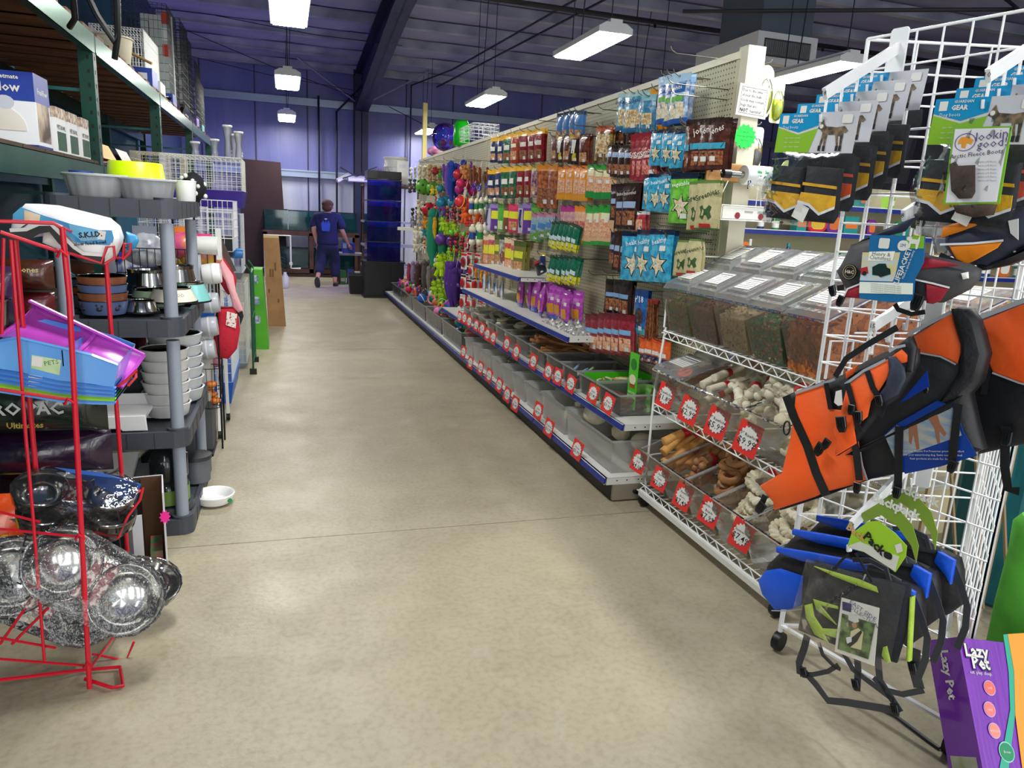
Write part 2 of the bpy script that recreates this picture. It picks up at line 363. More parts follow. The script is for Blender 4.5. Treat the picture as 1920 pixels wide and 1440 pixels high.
# ================================================================ gondola with pegboard
def wpart(name, mb, mats, parent, smooth=False, label=None):
    o = parent.location; mb.v = [(v[0]-o[0], v[1]-o[1], v[2]-o[2]) for v in mb.v]
    return part(name, mb, mats, parent, smooth, label)
def depth(P): return -(RW.transposed() @ (Vector(P)-CAM0)).z
def mpp(P): return depth(P)/F
def pegmat(name, col, ax):
    m = bpy.data.materials.new(name); m.use_nodes = True; nt = m.node_tree; N = nt.nodes; L = nt.links; b = N['Principled BSDF']; b.inputs['Roughness'].default_value = .5
    tc = N.new('ShaderNodeTexCoord'); sp = N.new('ShaderNodeSeparateXYZ'); L.new(tc.outputs['Object'], sp.inputs[0])
    sq = []
    for a in (ax, 'Z'):
        q = N.new('ShaderNodeMath'); q.operation = 'MULTIPLY'; q.inputs[1].default_value = 1/.0254; L.new(sp.outputs[a], q.inputs[0])
        f = N.new('ShaderNodeMath'); f.operation = 'FRACT'; L.new(q.outputs[0], f.inputs[0])
        d = N.new('ShaderNodeMath'); d.operation = 'SUBTRACT'; d.inputs[1].default_value = .5; L.new(f.outputs[0], d.inputs[0])
        e = N.new('ShaderNodeMath'); e.operation = 'MULTIPLY'; L.new(d.outputs[0], e.inputs[0]); L.new(d.outputs[0], e.inputs[1]); sq.append(e.outputs[0])
    ad = N.new('ShaderNodeMath'); L.new(sq[0], ad.inputs[0]); L.new(sq[1], ad.inputs[1])
    lt = N.new('ShaderNodeMath'); lt.operation = 'LESS_THAN'; lt.inputs[1].default_value = .03; L.new(ad.outputs[0], lt.inputs[0])
    mx = N.new('ShaderNodeMix'); mx.data_type = 'RGBA'; mx.inputs[6].default_value = hx(col); mx.inputs[7].default_value = hx('3f3a2c'); L.new(lt.outputs[0], mx.inputs[0]); L.new(mx.outputs[2], b.inputs['Base Color'])
    return m
PEG = pegmat('pegboard', 'bcb596', 'Y'); SHELFW = C('d9d9d2', .4)
XP = 2.2
gd = thing('gondola_shelving', 'long cream pegboard gondola with blue-railed shelves along the aisle', 'shelving', (XP, 3.4, 0))
secs = [3.44+1.22*i for i in range(8)]
for i, y in enumerate(secs):
    y1 = min(y+1.215, 12.75)
    if y1 > y: wpart('pegboard_panel', MB().b2((XP, y+.012, .1), (XP+.02, y1, 2.33)), PEG, gd)
for y in secs+[12.76]: wpart('slotted_upright', MB().b2((XP-.004, y-.012, .1), (XP+.03, y+.012, 2.36)), C('c4bd9e', .5), gd)
wpart('top_rail', MB().b2((XP-.01, 3.42, 2.33), (XP+.05, 12.78, 2.365)), C('e0dabf', .4), gd)
wpart('end_post', MB().b2((XP+.0, 3.36, 0), (XP+.10, 3.44, 2.385)), C('cfcab4', .45), gd)
wpart('back_panel', MB().b2((XP+.04, 3.44, .1), (XP+.06, 12.75, 2.33)), PEG, gd)
wpart('kick_plate', MB().b2((1.69, 3.42, 0), (1.71, 12.74, .105)), mat('kick', '2b2520', .6, 0, '3b332b', 3), gd)
m = MB(); m.b2((1.69, 3.40, .01), (XP, 3.42, .10)); wpart('base_leg_cover', m, C('8b8070', .5, ), gd)
m = MB(); m.tube([(1.82, 3.385, .055), (1.82, 3.402, .055)], .012, 8); m.tube([(1.95, 3.39, .055), (1.95, 3.402, .055)], .006, 6); wpart('levelling_hole', m, C('15130f', .6), gd)
RAIL = mat('price_rail', '1c2a78', .3, 0, '24348c', 20)
def shelf(xf, y0, y1, z, th=.035, seams=1.22, nm='shelf'):
    y = y0
    while y < y1-.05:
        ye = min(y+seams, y1)
        m = MB(); m.b2((xf+.008, y+.003, z-.006), (XP, ye-.003, z)); m.b2((xf+.008, y+.003, z-th), (xf+.014, ye-.003, z)); 
        m.b2((xf+.008, y+.003, z-th), (XP-.02, y+.006, z)); m.b2((xf+.008, ye-.006, z-th), (XP-.02, ye-.003, z))
        for q in (.07, .13, .2, .22, .4): m.box((xf+q, y+.0025, z-.017), (.008, .002, .006), 1)
        s = wpart(nm, m, [SHELFW, C('24211c', .6)], gd)
        r = MB(); r.box((xf, (y+ye)/2, z-.018), (.012, ye-y-.012, .034), 0, Euler((0, .3, 0)).to_matrix()); r.box((xf-.002, (y+ye)/2, z+.0), (.004, ye-y-.01, .003), 1); r.box((xf-.003, (y+ye)/2, z-.036), (.004, ye-y-.01, .003), 1)
        o = s.location+gd.location; r.v = [(v[0]-gd.location.x, v[1]-gd.location.y, v[2]-gd.location.z) for v in r.v]
        part('price_rail', r, [RAIL, C('dfe3ee', .3)], s)
        y = ye
shelf(1.64, 3.40, 12.72, .14, .04, nm='base_deck')
shelf(1.72, 3.40, 8.3, .44)
shelf(1.73, 4.30, 7.3, .765, seams=1.5)
shelf(1.76, 5.50, 6.95, 1.04, seams=1.45)
# ---------------------------------------------------------------- hanging pouches
def sy_(u, v, t): return -t*max(0, math.sin(PI*u))**.6*max(0, math.sin(PI*min(1, max(0, v))))**.5
def pouch(st):
    w_, h, t = st['w'], st['h'], st.get('t', .018)
    hd = st.get('head', .16); res = []
    sh = st.get('neck', 0)
    def pt(u, v, side=1, off=0):   # v from 0 bottom to 1 top
        ww = w_*(1-sh*max(0, v-.6)/.4*.45)
        vv = v/(1-hd*.7) if v < 1-hd*.7 else 1
        return ((u-.5)*ww*(1-.05*math.sin(PI*v)), side*(sy_(u, vv, t)-.0006)-off-.003*math.sin(u*17+v*11)*math.sin(PI*u)*math.sin(PI*min(1, vv))*side, -h*(1-v))
    m = MB(); m.surf(lambda u, v: pt(u, v*(1-hd)), 6, 7); m.surf(lambda u, v: pt(1-u, v, -1), 6, 8)
    res.append(('pouch', m.mesh('pouch', M_(st['col']), True)))
    m = MB(); m.surf(lambda u, v: pt(u, 1-hd+v*hd, 1, .0004), 6, 2); m.surf(lambda u, v: pt(1-u, 1-hd+v*hd, -1, -.0004), 6, 2)
    res.append(('header_band', m.mesh('header_band', M_(st.get('hcol', st['col'])), True)))
    if st.get('foot'):
        m = MB(); f = st['foot'][1]; m.surf(lambda u, v: pt(u, v*f, 1, .0008), 6, 2); res.append(('foot_band', m.mesh('foot_band', M_(st['foot'][0]), True)))
    def fan(poly, off, name, mm):
        if len(poly) < 8: poly = [(poly[i][0]+(poly[(i+1) % len(poly)][0]-poly[i][0])*q/4, poly[i][1]+(poly[(i+1) % len(poly)][1]-poly[i][1])*q/4) for i in range(len(poly)) for q in range(4)]
        mb = MB(); cx_ = sum(p[0] for p in poly)/len(poly); cz_ = sum(p[1] for p in poly)/len(poly); k = len(poly); vs = [pt(cx_, cz_, 1, off)]
        for q in (.5, 1): vs += [pt(cx_+(p[0]-cx_)*q, cz_+(p[1]-cz_)*q, 1, off) for p in poly]
        fs = [(0, 1+i, 1+(i+1) % k) for i in range(k)]+[(1+i, 1+k+i, 1+k+(i+1) % k, 1+(i+1) % k) for i in range(k)]
        res.append((name, mb.add(vs, fs).mesh(name, mm, True)))
    wn = st.get('win')
    if wn:
        a = h/w_
        if wn[0] == 'star':
            fan(starpoly(.5, .34, .27, .13, 6, .4, 1.5), .0012, 'window_outline', M_('0c1c2c')); fan(starpoly(.5, .34, .235, .11, 6, .4, 1.5), .002, 'treat_window', TREAT['cream'])
        elif wn[0] == 'oval': fan(circ(.5, wn[2] if len(wn) > 2 else .4, .2, 12, 1.5), .0014, 'treat_window', TREAT[wn[1]])
        elif wn[0] == 'rect':
            z0, z1 = wn[2:4] if len(wn) > 2 else (.15, .6); fan(rect(.16, z0, .84, z1), .0014, 'treat_window', TREAT[wn[1]])
        elif wn[0] == 'bone':
            fan([(.3, .25), (.42, .2), (.5, .3), (.6, .3), (.68, .2), (.8, .26), (.74, .36), (.8, .46), (.68, .5), (.58, .42), (.48, .42), (.4, .5), (.27, .46), (.34, .36)], .0014, 'printed_bone', M_(wn[1]))
    for (x0_, z0_, x1_, z1_, cc) in st.get('blk', []): fan(rect(x0_, z0_, x1_, z1_), .0018, 'printed_panel', M_(cc))
    if st.get('tag', 1): 
        q = st.get('tagp', (.62, .14)); fan(rect(q[0]-.11, q[1]-.045, q[0]+.13, q[1]+.055), .003, 'price_sticker', PAPER)
    return dict(parts=res, text=st.get('text'), h=h, w=w_, t=t, y=lambda z: sy_(.5, z, t))
def M_(c): return c if not isinstance(c, str) else mat('foil_'+c, c, .28, 0, bump=.45, bscale=28, coat=.5)
def foil(c, c2): return mat('foil2_%s_%s' % (c, c2), c, .28, 0, c2, 30, .5, 28, coat=.5)
TREAT = {k: mat('treat_'+k, a, .5, 0, b_, 70, .4, 90, contrast=(.4, .6)) for k, a, b_ in (('cream', 'e6dcc0', 'c4b48c'), ('brown', '6b3420', 'a3673f'), ('tan', 'd9a878', 'b5754a'), ('pink', 'd98f84', 'b34a42'), ('peach', 'e8bd98', 'd58f6a'), ('black', '2a1c18', '54392c'), ('sticks', 'e8d6ac', 'b58d55'))}
PC = {}
def put_pouch(key, st, loc, rz, label, group, tilt=0, roll=0):
    if key not in PC: PC[key] = pouch(st)
    P = PC[key]; o = thing(st.get('nm', 'treat_pouch'), label, 'treat bag', loc, rz, group, rot=(tilt, roll, rz))
    for n_, me in P['parts']: inst(n_, me, o)
    if P['text']:
        for (s_, sz, z, cc, *rest) in P['text']: text(s_, sz*P['w'], M_(cc), o, 0, -P['h']*(1-z), P['y'](z)-.003, rest[0] if rest else .05, bold=.01)
    return o
HOOK = {}
def hook(P, xe, label='bare wire peg hook', group='wire peg hooks on the pegboard', lab=None):
    P = Vector(P); P.y = max(P.y, 3.5)
    L_ = round(XP-xe, 2)
    if L_ not in HOOK:
        m = MB(); m.tube([(0, 0, 0), (-L_, 0, .0), (-L_-.025, 0, .012), (-L_-.035, 0, .03)], .0028, 5); HOOK[L_] = m.mesh('peg_hook', C('6d6a60', .35, metal=.8), True)
    o = inst('peg_hook', HOOK[L_], None, (XP-.001, P[1], P[2])); setp(o, lab or 'thin wire peg hook in the pegboard carrying hanging treat pouches', 'hook', None if lab else group); return o
def short(d):
    a = d.split(','); return ' '.join(a[0].split()[-7:])+(','+a[1] if len(a) > 1 else '')
def cluster(desc, pts, sty, x=2.03, n=2, wr=.5, yaw=0, tilt=0, roll=0, x2=None, dx=.022):
    """desc: phrase; pts: [(px, py_top, py_bottom)]; sty: a style or list of styles"""
    k = len(pts); g = desc+' row'
    for i, p in enumerate(pts):
        st = dict(sty[i % len(sty)] if isinstance(sty, list) else sty); xx = x
        P = atx(p[0], p[1], xx); h = round((p[2]-p[1])*mpp(P)*.99, 2); st['h'] = h; st['w'] = round(h*st.get('wr', wr)*1.22, 3)
        key = (st['id'], h, st['w'])
        hook(P+Vector((0, 0, -.008)), xx-.01, lab='wire peg hook holding the '+short(desc)+(', '+ORD[k-1-i] if k > 1 else ''))
        for q in range(n if isinstance(n, int) else n[i]):
            lb = '%s, %s hook%s' % (desc, ORD[k-1-i], '' if q == 0 else [', rear', ', deepest', ', last'][min(q, 3)-1])
            if k == 1: lb = desc+('' if q == 0 else [', rear', ', deepest', ', last'][min(q, 3)-1])
            put_pouch(key, st, P+Vector((q*dx+.004*rnd.random(), rnd.uniform(-.006, .006), -.001*q)), -PI/2+yaw+.3+rnd.uniform(-.2, .2), lb, g, tilt+rnd.uniform(-.02, .05), roll+rnd.uniform(-.03, .03))
def ST(id, col, hcol=None, **k): return dict(id=id, col=col, hcol=hcol or col, **k)
YL = 'f0b52a'
S_navy = ST('navy', foil('151b3a', '3a4a78'), YL, win=('rect', 'tan', .1, .35), blk=[(.2, .45, .8, .62, 'e8e6df')], wr=.42)
S_grn = ST('grn', foil('0f4a2a', '3f7a52'), YL, win=('rect', 'brown', .1, .35), blk=[(.2, .45, .8, .62, 'e8e6df')], wr=.42)
S_org = ST('org', foil('b8451a', '8a2a12'), YL, win=('rect', 'tan', .1, .38), blk=[(.2, .5, .8, .62, 'f4ead0')], wr=.42)
S_red = ST('red', foil('9c1722', '5e0f18'), YL, win=('rect', 'brown', .1, .38), blk=[(.2, .5, .8, .64, 'ece4dc')], wr=.42)
S_mar = ST('mar', foil('7a1a3a', 'b8b0b4'), 'b8a04a', win=('rect', 'tan', .1, .35), wr=.42)
S_cop = ST('cop', foil('8a3a1c', 'c47a4a'), 'd98a2a', win=('rect', 'brown', .1, .45), wr=.42)
rows_a = [(927, 258, 304), (939, 256, 304), (952, 252, 304), (966, 248, 303), (983, 245, 302), (997, 244, 301), (1012, 241, 301)]
cluster('slim dark foil treat pouch with yellow header, top row', rows_a, [S_navy, S_navy, S_grn, S_org, S_red, S_red, S_red], 2.03, 2)
rows_b = [(922, 318, 369), (934, 316, 369), (948, 313, 370), (962, 312, 370), (977, 311, 369), (990, 310, 368), (1003, 311, 370), (1021, 307, 388), (1036, 308, 390)]
cluster('slim foil treat pouch with yellow header, second row', rows_b, [S_navy, S_navy, S_grn, S_grn, S_red, S_red, S_mar, S_cop, S_cop], 2.03, 2)
rows_c = [(917, 383, 432), (930, 382, 433), (941, 382, 434), (952, 382, 434), (965, 383, 436), (980, 382, 437), (993, 381, 438), (1006, 381, 438)]
cluster('small bright stick pouch with yellow badge, third row', rows_c, [ST('p1', 'c9c4d6', '8a84a8', blk=[(.2, .2, .5, .8, '34306a')]), ST('p2', '6a3f9c', '9a7ac0', blk=[(.15, .45, .85, .75, 'e6e23a')]), ST('p3', '5fae3a', '4a8a2c', blk=[(.2, .1, .8, .4, 'd8e8a0')]), ST('p4', '7a4a22', '5a3a1c', blk=[(.1, .5, .9, .75, 'e6e23a')]), ST('p5', 'd23a6a', 'e0406a', blk=[(.1, .5, .9, .75, 'e6e23a')], win=('rect', 'tan', .1, .4))], 2.03, 2)
rows_d = [(913, 441, 497), (926, 440, 500), (936, 440, 502), (946, 440, 502), (956, 446, 508), (966, 450, 512), (976, 452, 516)]
cluster('gusseted treat pouch with yellow tag standing over the small shelf', rows_d, [ST('g1', foil('c23a34', 'e8905a'), 'e8d0b0', win=('rect', 'peach', .08, .35), blk=[(.15, .4, .85, .68, 'eae63a')]), ST('g1b', foil('b0306a', 'd88a6a'), 'e8d0b0', win=('rect', 'tan', .08, .35), blk=[(.15, .4, .85, .68, 'eae63a')]), ST('g2', '7d7a3a', '55602a', win=('rect', 'tan', .08, .4), blk=[(.15, .5, .85, .7, 'dfe040')]), ST('g3', foil('7c7f62', 'c8ccc0'), '3f4a2c', win=('oval', 'brown', .3))], 2.0, 2)
cluster('clear-topped blue chew pack near the top edge', [(1050, 212, 258), (1062, 209, 256), (1074, 207, 256), (1087, 207, 256)], ST('bh', '4c7db8', clear('bag_clear', 'ffffff', .15, .1), win=('rect', 'tan', .02, .3), wr=.45), 2.03, 2)
cluster('black and gold treat pouch with white stripe', [(1040, 254, 300), (1053, 253, 302), (1066, 252, 303), (1081, 251, 305), (1097, 251, 307)], [ST('bg0', foil('4a1c14', '8a4a30'), '5a2018', win=('rect', 'tan', .1, .4)), ST('bg', foil('1c1614', '4a2a1c'), 'c9a02a', blk=[(.3, .35, .6, .8, 'ecebe0'), (.4, .1, .7, .35, 'd8c02a')])], 2.03, 2)
cluster('bright orange rawhide treat pouch', [(1057, 312, 372), (1071, 311, 374), (1086, 311, 375), (1097, 313, 377)], ST('or', 'f09a1c', 'ee8410', win=('rect', 'peach', .2, .6), foot=('f0a41c', .14), tagp=(.6, .72), wr=.52), 2.0, 2)
cluster('green-banded clear bag of pink biscuits, upper row', [(1113, 308, 370), (1126, 309, 371), (1142, 310, 373)], ST('gb', 'e2b78e', '2f9a3c', head=.14, win=('rect', 'peach', .2, .66), foot=('1f9440', .22), blk=[(.2, .66, .8, .84, 'e8e6b8')], tagp=(.6, .5), wr=.48), 2.0, 2)
cluster('rawhide pouch with magenta top, fourth row', [(1064, 386, 455), (1076, 386, 456)], ST('mg', foil('c890a0', 'e0b8a8'), 'b8308a', win=('rect', 'pink', .15, .6), foot=('b8307a', .1), wr=.48), 2.0, 2)
cluster('rawhide pouch with orange top, fourth row', [(1090, 386, 456), (1099, 386, 457)], ST('og', foil('e0b090', 'f0c8a0'), 'ee8c1c', win=('rect', 'pink', .15, .6), foot=('ee9a1c', .1), wr=.48), 2.0, 2)
cluster('green-banded bag of pink biscuits, lower row', [(1111, 385, 459), (1124, 385, 459), (1138, 384, 460)], ST('gc', 'e0b48c', '2f9a3c', head=.2, win=('rect', 'peach', .2, .6), foot=('2a9a3c', .1), blk=[(.2, .64, .8, .8, 'e8e6b8')], tagp=(.6, .62), wr=.45), 2.0, 2)
cluster('pale blue and green flat treat pouch', [(1008, 400, 452), (1020, 399, 448), (1033, 399, 444)], ST('bw', foil('7aa2bc', 'b0b8c0'), 'c07a90', foot=('6a9a4a', .3), blk=[(.2, .4, .8, .6, '4a86c0')], wr=.6), 2.0, 2, roll=.1)
GY = ST('gy', foil('0f5a42', '1f8060'), '12503c', foot=('e8de30', .3), blk=[(.2, .34, .8, .5, 'd6e6f0')], tagp=(.5, .2), wr=.36, head=.1)
cluster('long green pouch with yellow foot, upper fan', [(1040, 418, 466), (1048, 417, 467), (1056, 417, 469), (1064, 418, 471), (1074, 420, 472), (1083, 424, 472)], GY, 1.95, 2, roll=.25)
cluster('long green pouch with yellow foot, lower fan', [(1036, 482, 530), (1044, 482, 531), (1053, 482, 533), (1063, 482, 534), (1073, 483, 535), (1083, 483, 535)], GY, 1.95, 2, roll=.25)
cluster('slim yellow and navy pouch beside the green fan', [(1017, 476, 496)], ST('yn', '1c2c6a', 'e8d82a', wr=.7), 1.98, 1)
cluster('red and black snap pouch beside the green fan', [(1010, 488, 516)], ST('rb', '1c1a20', 'c01c3a', wr=.8), 1.98, 1, roll=-.4)
cluster('gold chew pouch with brown foot', [(1130, 236, 298), (1140, 238, 298)], ST('ge', foil('3c2018', 'c0a060'), 'b8501c', win=('rect', 'sticks', .2, .75), wr=.42), 2.02, 2)
CHO = foil('3a1c18', '1c1012')
cluster('dark brown chew pouch with pale blue panel, upper cluster', [(1148, 272, 328), (1158, 272, 330), (1169, 273, 332), (1180, 274, 330)], ST('cb', CHO, '2a1614', win=('rect', 'brown', .08, .4), blk=[(.2, .62, .8, .78, 'a3b8d8')], wr=.45), 2.0, 2)
cluster('dark stick pouch tucked under the blue tooth sticks', [(1160, 236, 272), (1170, 236, 270), (1182, 236, 268)], ST('cb2', CHO, '4a2418', win=('rect', 'brown', .1, .6)), 2.1, 1)
cluster('teal blue tooth stick pouch with cream sticks in a window', [(1178, 173, 242), (1190, 172, 243)], ST('ts', foil('3c82a8', '7ab4cc'), 'a8c8c8', win=('rect', 'sticks', .12, .55), foot=('2a6a98', .1), wr=.62, head=.12, text=[('dental bones', .2, .76, '0f3a68')]), 2.02, 3)
cluster('narrow teal tooth stick pouch on its own hook', [(1208, 177, 243), (1217, 177, 244)], ST('ts2', foil('2f6e92', '5a98b8'), '8ab8c0', win=('rect', 'sticks', .2, .5), wr=.42), 2.04, 2)
cluster('yellow pouch with dark print at the top hook', [(1234, 166, 240)], ST('yt', foil('e09a14', 'f0b83a'), 'e8a020', blk=[(.2, .55, .8, .75, '3a2a14')], wr=.42, foot=('e08a10', .15)), 2.08, 2)
cluster('blue and silver vitamin pouch at the top hook', [(1252, 141, 228), (1264, 140, 230), (1276, 139, 228)], ST('bs', foil('3f7ab8', 'dfe6ea'), 'a8c8e0', win=('rect', 'cream', .1, .42), blk=[(.15, .62, .85, .8, '2a62a8'), (.2, .45, .8, .55, '6ab04a')], wr=.5, foot=('2a5aa8', .1), text=[('white', .2, .72, 'f4f4f4')]), 2.02, 2)
SMK = ST('sm', foil('7c1a26', 'a8343c'), '8c1c2a', win=('rect', 'pink', .1, .42), blk=[(.1, .46, .9, .52, 'e8c8c0')], text=[('Smokies', .26, .62, 'ece8e2', .35)], wr=.55)
cluster('maroon smoked treat pouch with white script', [(1203, 250, 334), (1213, 248, 336), (1226, 247, 334)], SMK, 2.0, 2)
STB = ST('st', foil('1f88b4', '4fb4d2'), '0f1c38', head=.1, win=('star',), text=[('healthy', .2, .78, 'e8f4fa', .2)], wr=.58, tagp=(.66, .64))
cluster('sky blue pouch with star window, upper row', [(1236, 243, 308), (1255, 243, 310), (1276, 244, 312)], STB, 1.98, 2)
BRN = ST('br', foil('3a1c16', '5a2c22'), '2c1510', head=.12, win=('rect', 'brown', .08, .36), blk=[(.1, .4, .9, .52, '3fa4c0')], text=[('jones', .28, .78, 'ece4da', .25)], wr=.56, tagp=(.4, .2))
cluster('chocolate brown pouch with turquoise band beside the sign post', [(1308, 224, 318), (1322, 222, 316), (1336, 221, 314), (1350, 222, 312)], BRN, 1.98, 2)
cluster('brown script pouch with pale blue band, middle row', [(1160, 345, 412), (1172, 344, 428), (1186, 343, 430)], ST('in', CHO, '2a1512', win=('rect', 'brown', .08, .4), blk=[(.15, .46, .85, .6, '9ab4d4')], text=[('Innovies', .2, .78, 'dcd4cc', .1)], wr=.5), 1.98, 2)
cluster('sky blue pouch with star window, middle row', [(1219, 330, 392), (1236, 326, 396), (1252, 322, 397)], STB, 1.96, 2)
cluster('small red biscuit pouch under the star pouches', [(1203, 396, 434)], ST('rs', foil('a01c2c', 'c84850'), 'c8ccd0', win=('rect', 'peach', .1, .6), wr=.6), 2.0, 2)
cluster('lime green pouch with star window', [(1282, 324, 418)], ST('lg', foil('5aa82c', '7cc84a'), '101c30', head=.12, win=('star',), text=[('vegetables', .17, .78, 'eaf4e4', .1)], wr=.6), 1.94, 3)
GRN_ = ST('gn', foil('c8bf92', 'b4aa7c'), '5c7a3a', head=.06, win=('bone', '3c5c34'), blk=[(.25, .04, .75, .12, 'b82a2c')], foot=('2f6a34', .03), text=[('Greenies', .27, .7, '1f4a2a', .3)], wr=.5, tag=0)
cluster('tan and green dental chew pouch with bone print, middle row', [(1312, 340, 432), (1330, 338, 430)], GRN_, 1.94, 2)
cluster('brown script pouch with pale blue band, low row', [(1156, 436, 500), (1168, 434, 508), (1180, 434, 512)], ST('in2', CHO, '2a1512', win=('rect', 'brown', .08, .4), blk=[(.15, .5, .85, .64, '9ab4d4')], wr=.48), 1.98, 2)
cluster('large sky blue pouch with star window, low row', [(1192, 434, 527), (1214, 432, 528), (1240, 430, 529)], STB, 1.92, 2)
cluster('tan and green dental chew pouch, low row', [(1282, 450, 520), (1304, 448, 516)], dict(GRN_, id='gn2', neck=.8), 1.96, 2)
cluster('black and brown bully stick pouch', [(1148, 524, 586), (1160, 525, 590), (1174, 526, 594)], ST('bb', foil('1c1416', '3c2620'), '14100f', win=('rect', 'brown', .1, .45), blk=[(.15, .5, .85, .62, '7aa0cc')], wr=.45), 1.96, 2)
cluster('tall royal blue pouch with white numbers', [(1203, 543, 628)], ST('r8', foil('1a4a94', '2f78b8'), '123a78', win=('oval', 'black', .4), foot=('38b0d0', .14), text=[("r'18", .4, .78, 'f0f4f8')], wr=.42), 1.96, 2)
cluster('maroon rawhide pouch with pale blue band over the low shelf', [(1106, 590, 652), (1119, 589, 662), (1133, 588, 664), (1147, 588, 666), (1161, 589, 667), (1175, 590, 668)], ST('mr', foil('7a1c2a', 'a03040'), '701824', win=('rect', 'peach', .08, .42), blk=[(.15, .5, .85, .62, '7ab0dc')], wr=.46), 1.92, 2)
cluster('orange and navy pouch behind the green card', [(1209, 632, 680), (1222, 633, 684), (1236, 636, 688), (1246, 640, 690)], ST('on', foil('e0561c', 'f07a3a'), 'd8501c', foot=('1c3468', .35), blk=[(.2, .4, .8, .55, 'e8e4e0')], wr=.55), 1.98, 1)
# brown twig sticks in a bundle
tw = thing('stick_bundle', 'bundle of thin brown chew sticks hanging beside the royal blue pouch', 'chews', atx(1226, 562, 1.98), -PI/2)
m = MB()
for i in range(34):
    a = rnd.uniform(-.045, .045); d = rnd.uniform(-.03, .03); m.tube([(a*.7, d, 0), (a, d+rnd.uniform(-.006, .006), -.1), (a*1.3+rnd.uniform(-.01, .01), d, -.2-rnd.random()*.03)], .0035, 4)
part('stick', m, TREAT['brown'], tw)['kind'] = 'stuff'
part('tie_band', MB().lathe([(.05, -.02), (.051, 0)], 12, sy=.6), C('8a1c1c', .5), tw)
# bare hooks
for k, (a, xe, lb) in enumerate([((1390, 142), 1.9, 'empty wire hook highest beside the sign post'), ((1322, 138), 1.88, 'empty wire hook at the top edge over the vitamin pouches'), ((1268, 100), 1.95, 'empty wire hook reaching past the top rail'), ((1130, 205), 1.92, 'empty wire hook over the teal pouches'), ((1080, 235), 1.92, 'empty wire hook near the clear-topped chew packs'), ((1012, 226), 1.9, 'empty wire hook above the top foil row'), ((1122, 322), 1.95, 'empty wire hook between brown pouches'), ((1112, 515), 1.9, 'empty wire hook low on the bare pegboard'), ((1138, 512), 1.92, 'second empty wire hook low on the bare pegboard'), ((1238, 423), 1.9, 'empty wire hook between the star pouches and chew pouches')]):
    P = atx(a[0], a[1], xe); hook(P, xe, lab=lb)
# purple pouches standing on the third shelf
PUR = ST('pu', foil('a030a0', 'c85ac0'), foil('8a2a94', 'b050b0'), head=.1, foot=('2a4ab0', .14), blk=[(.15, .2, .85, .48, 'd8962a'), (.2, .62, .8, .78, 'c878c8')], wr=.62, tagp=(.75, .62), t=.03)
for i, px in enumerate((982, 998, 1012, 1026, 1040, 1054, 1068)):
    P = atx(px, 541+i*1.2, 1.9+.02*(i % 3)); h = .245; st = dict(PUR, h=h, w=.13)
    for q in range(2):
        put_pouch('pu%s' % h, st, (1.88+.02*(i % 3)+q*.09, P.y, .77+h), -PI/2+rnd.uniform(-.3, .3), 'magenta pouch with blue foot on the third shelf, %s from the far end%s' % (ORD[i], ', rear one' if q else ''), 'magenta pouches standing on the third shelf', rnd.uniform(-.12, .05), rnd.uniform(-.08, .08))
for i, px in enumerate((912, 922, 934, 946)):
    P = atx(px, 522, 1.9); h = .2; st = ST('ob', foil('e8e4e0', 'c8d4e4'), foil('e8703a', 'e8b49a'), win=None, blk=[(.3, .2, .75, .6, '2f62b4'), (.1, .1, .9, .16, 'e8703a')], wr=.6, tag=0); st.update(h=h, w=.12)
    put_pouch('ob', st, (1.88, P.y, .77+h), -PI/2+rnd.uniform(-.2, .2), 'white, orange and blue chew packet on the third shelf, %s from the toys' % ORD[i], 'white, orange and blue packets on the third shelf')
# crumpled clear bags at the shelf end
m = MB()
m.surf(lambda u, v: (1.78+.34*u, 4.36+.62*v, .768+.055*math.sin(PI*u)**.5*math.sin(PI*v)**.5*(.7+.5*math.sin(u*23+v*9)*math.cos(v*27-u*13))+.01*math.sin(u*67+v*41)), 26, 40)
solo('clear_bag_heap', m, clear('crumple', 'fbfbfb', .5, .12, .7, 30, 1.4, 'e4e2da'), 'crumpled heap of clear empty bags at the near end of the third shelf', 'bags', smooth=True)
# ================================================================ tubs on the gondola shelves, price cards
TAGR = C('e0342c', .5); NVB = C('2a2a7a', .5)
def price_card(loc, rz, s, lines, label, group=None, tilt=-.12, roll=0):
    t = thing('price_card', label, 'price tag', loc, rz, group, rot=(tilt, roll, rz))
    m = MB(); m.prism(rrect(-.42*s, -.5*s, .42*s, .5*s, .02*s, 1), -.0008, .0008); part('card', m, TAGR, t)
    if 1:
        m = MB(); m.prism(starpoly(.012*s, .012*s, .40*s, .33*s, 15, 0, .92), -.0013, -.0009); part('burst_shadow', m, NVB, t)
    m = MB(); m.prism(starpoly(0, .02*s, .39*s, .32*s, 15, 0, .92), -.0018, -.0014); part('white_burst', m, PAPER, t)
    if lines:
        k = len(lines)
        for i, (l_, sz) in enumerate(lines): text(l_, sz*s, INK, t, 0, .02*s+(k-1)/2*.17*s-i*.19*s-(.03*s if i == k-1 else 0), -.0022, bold=.008)
    return t
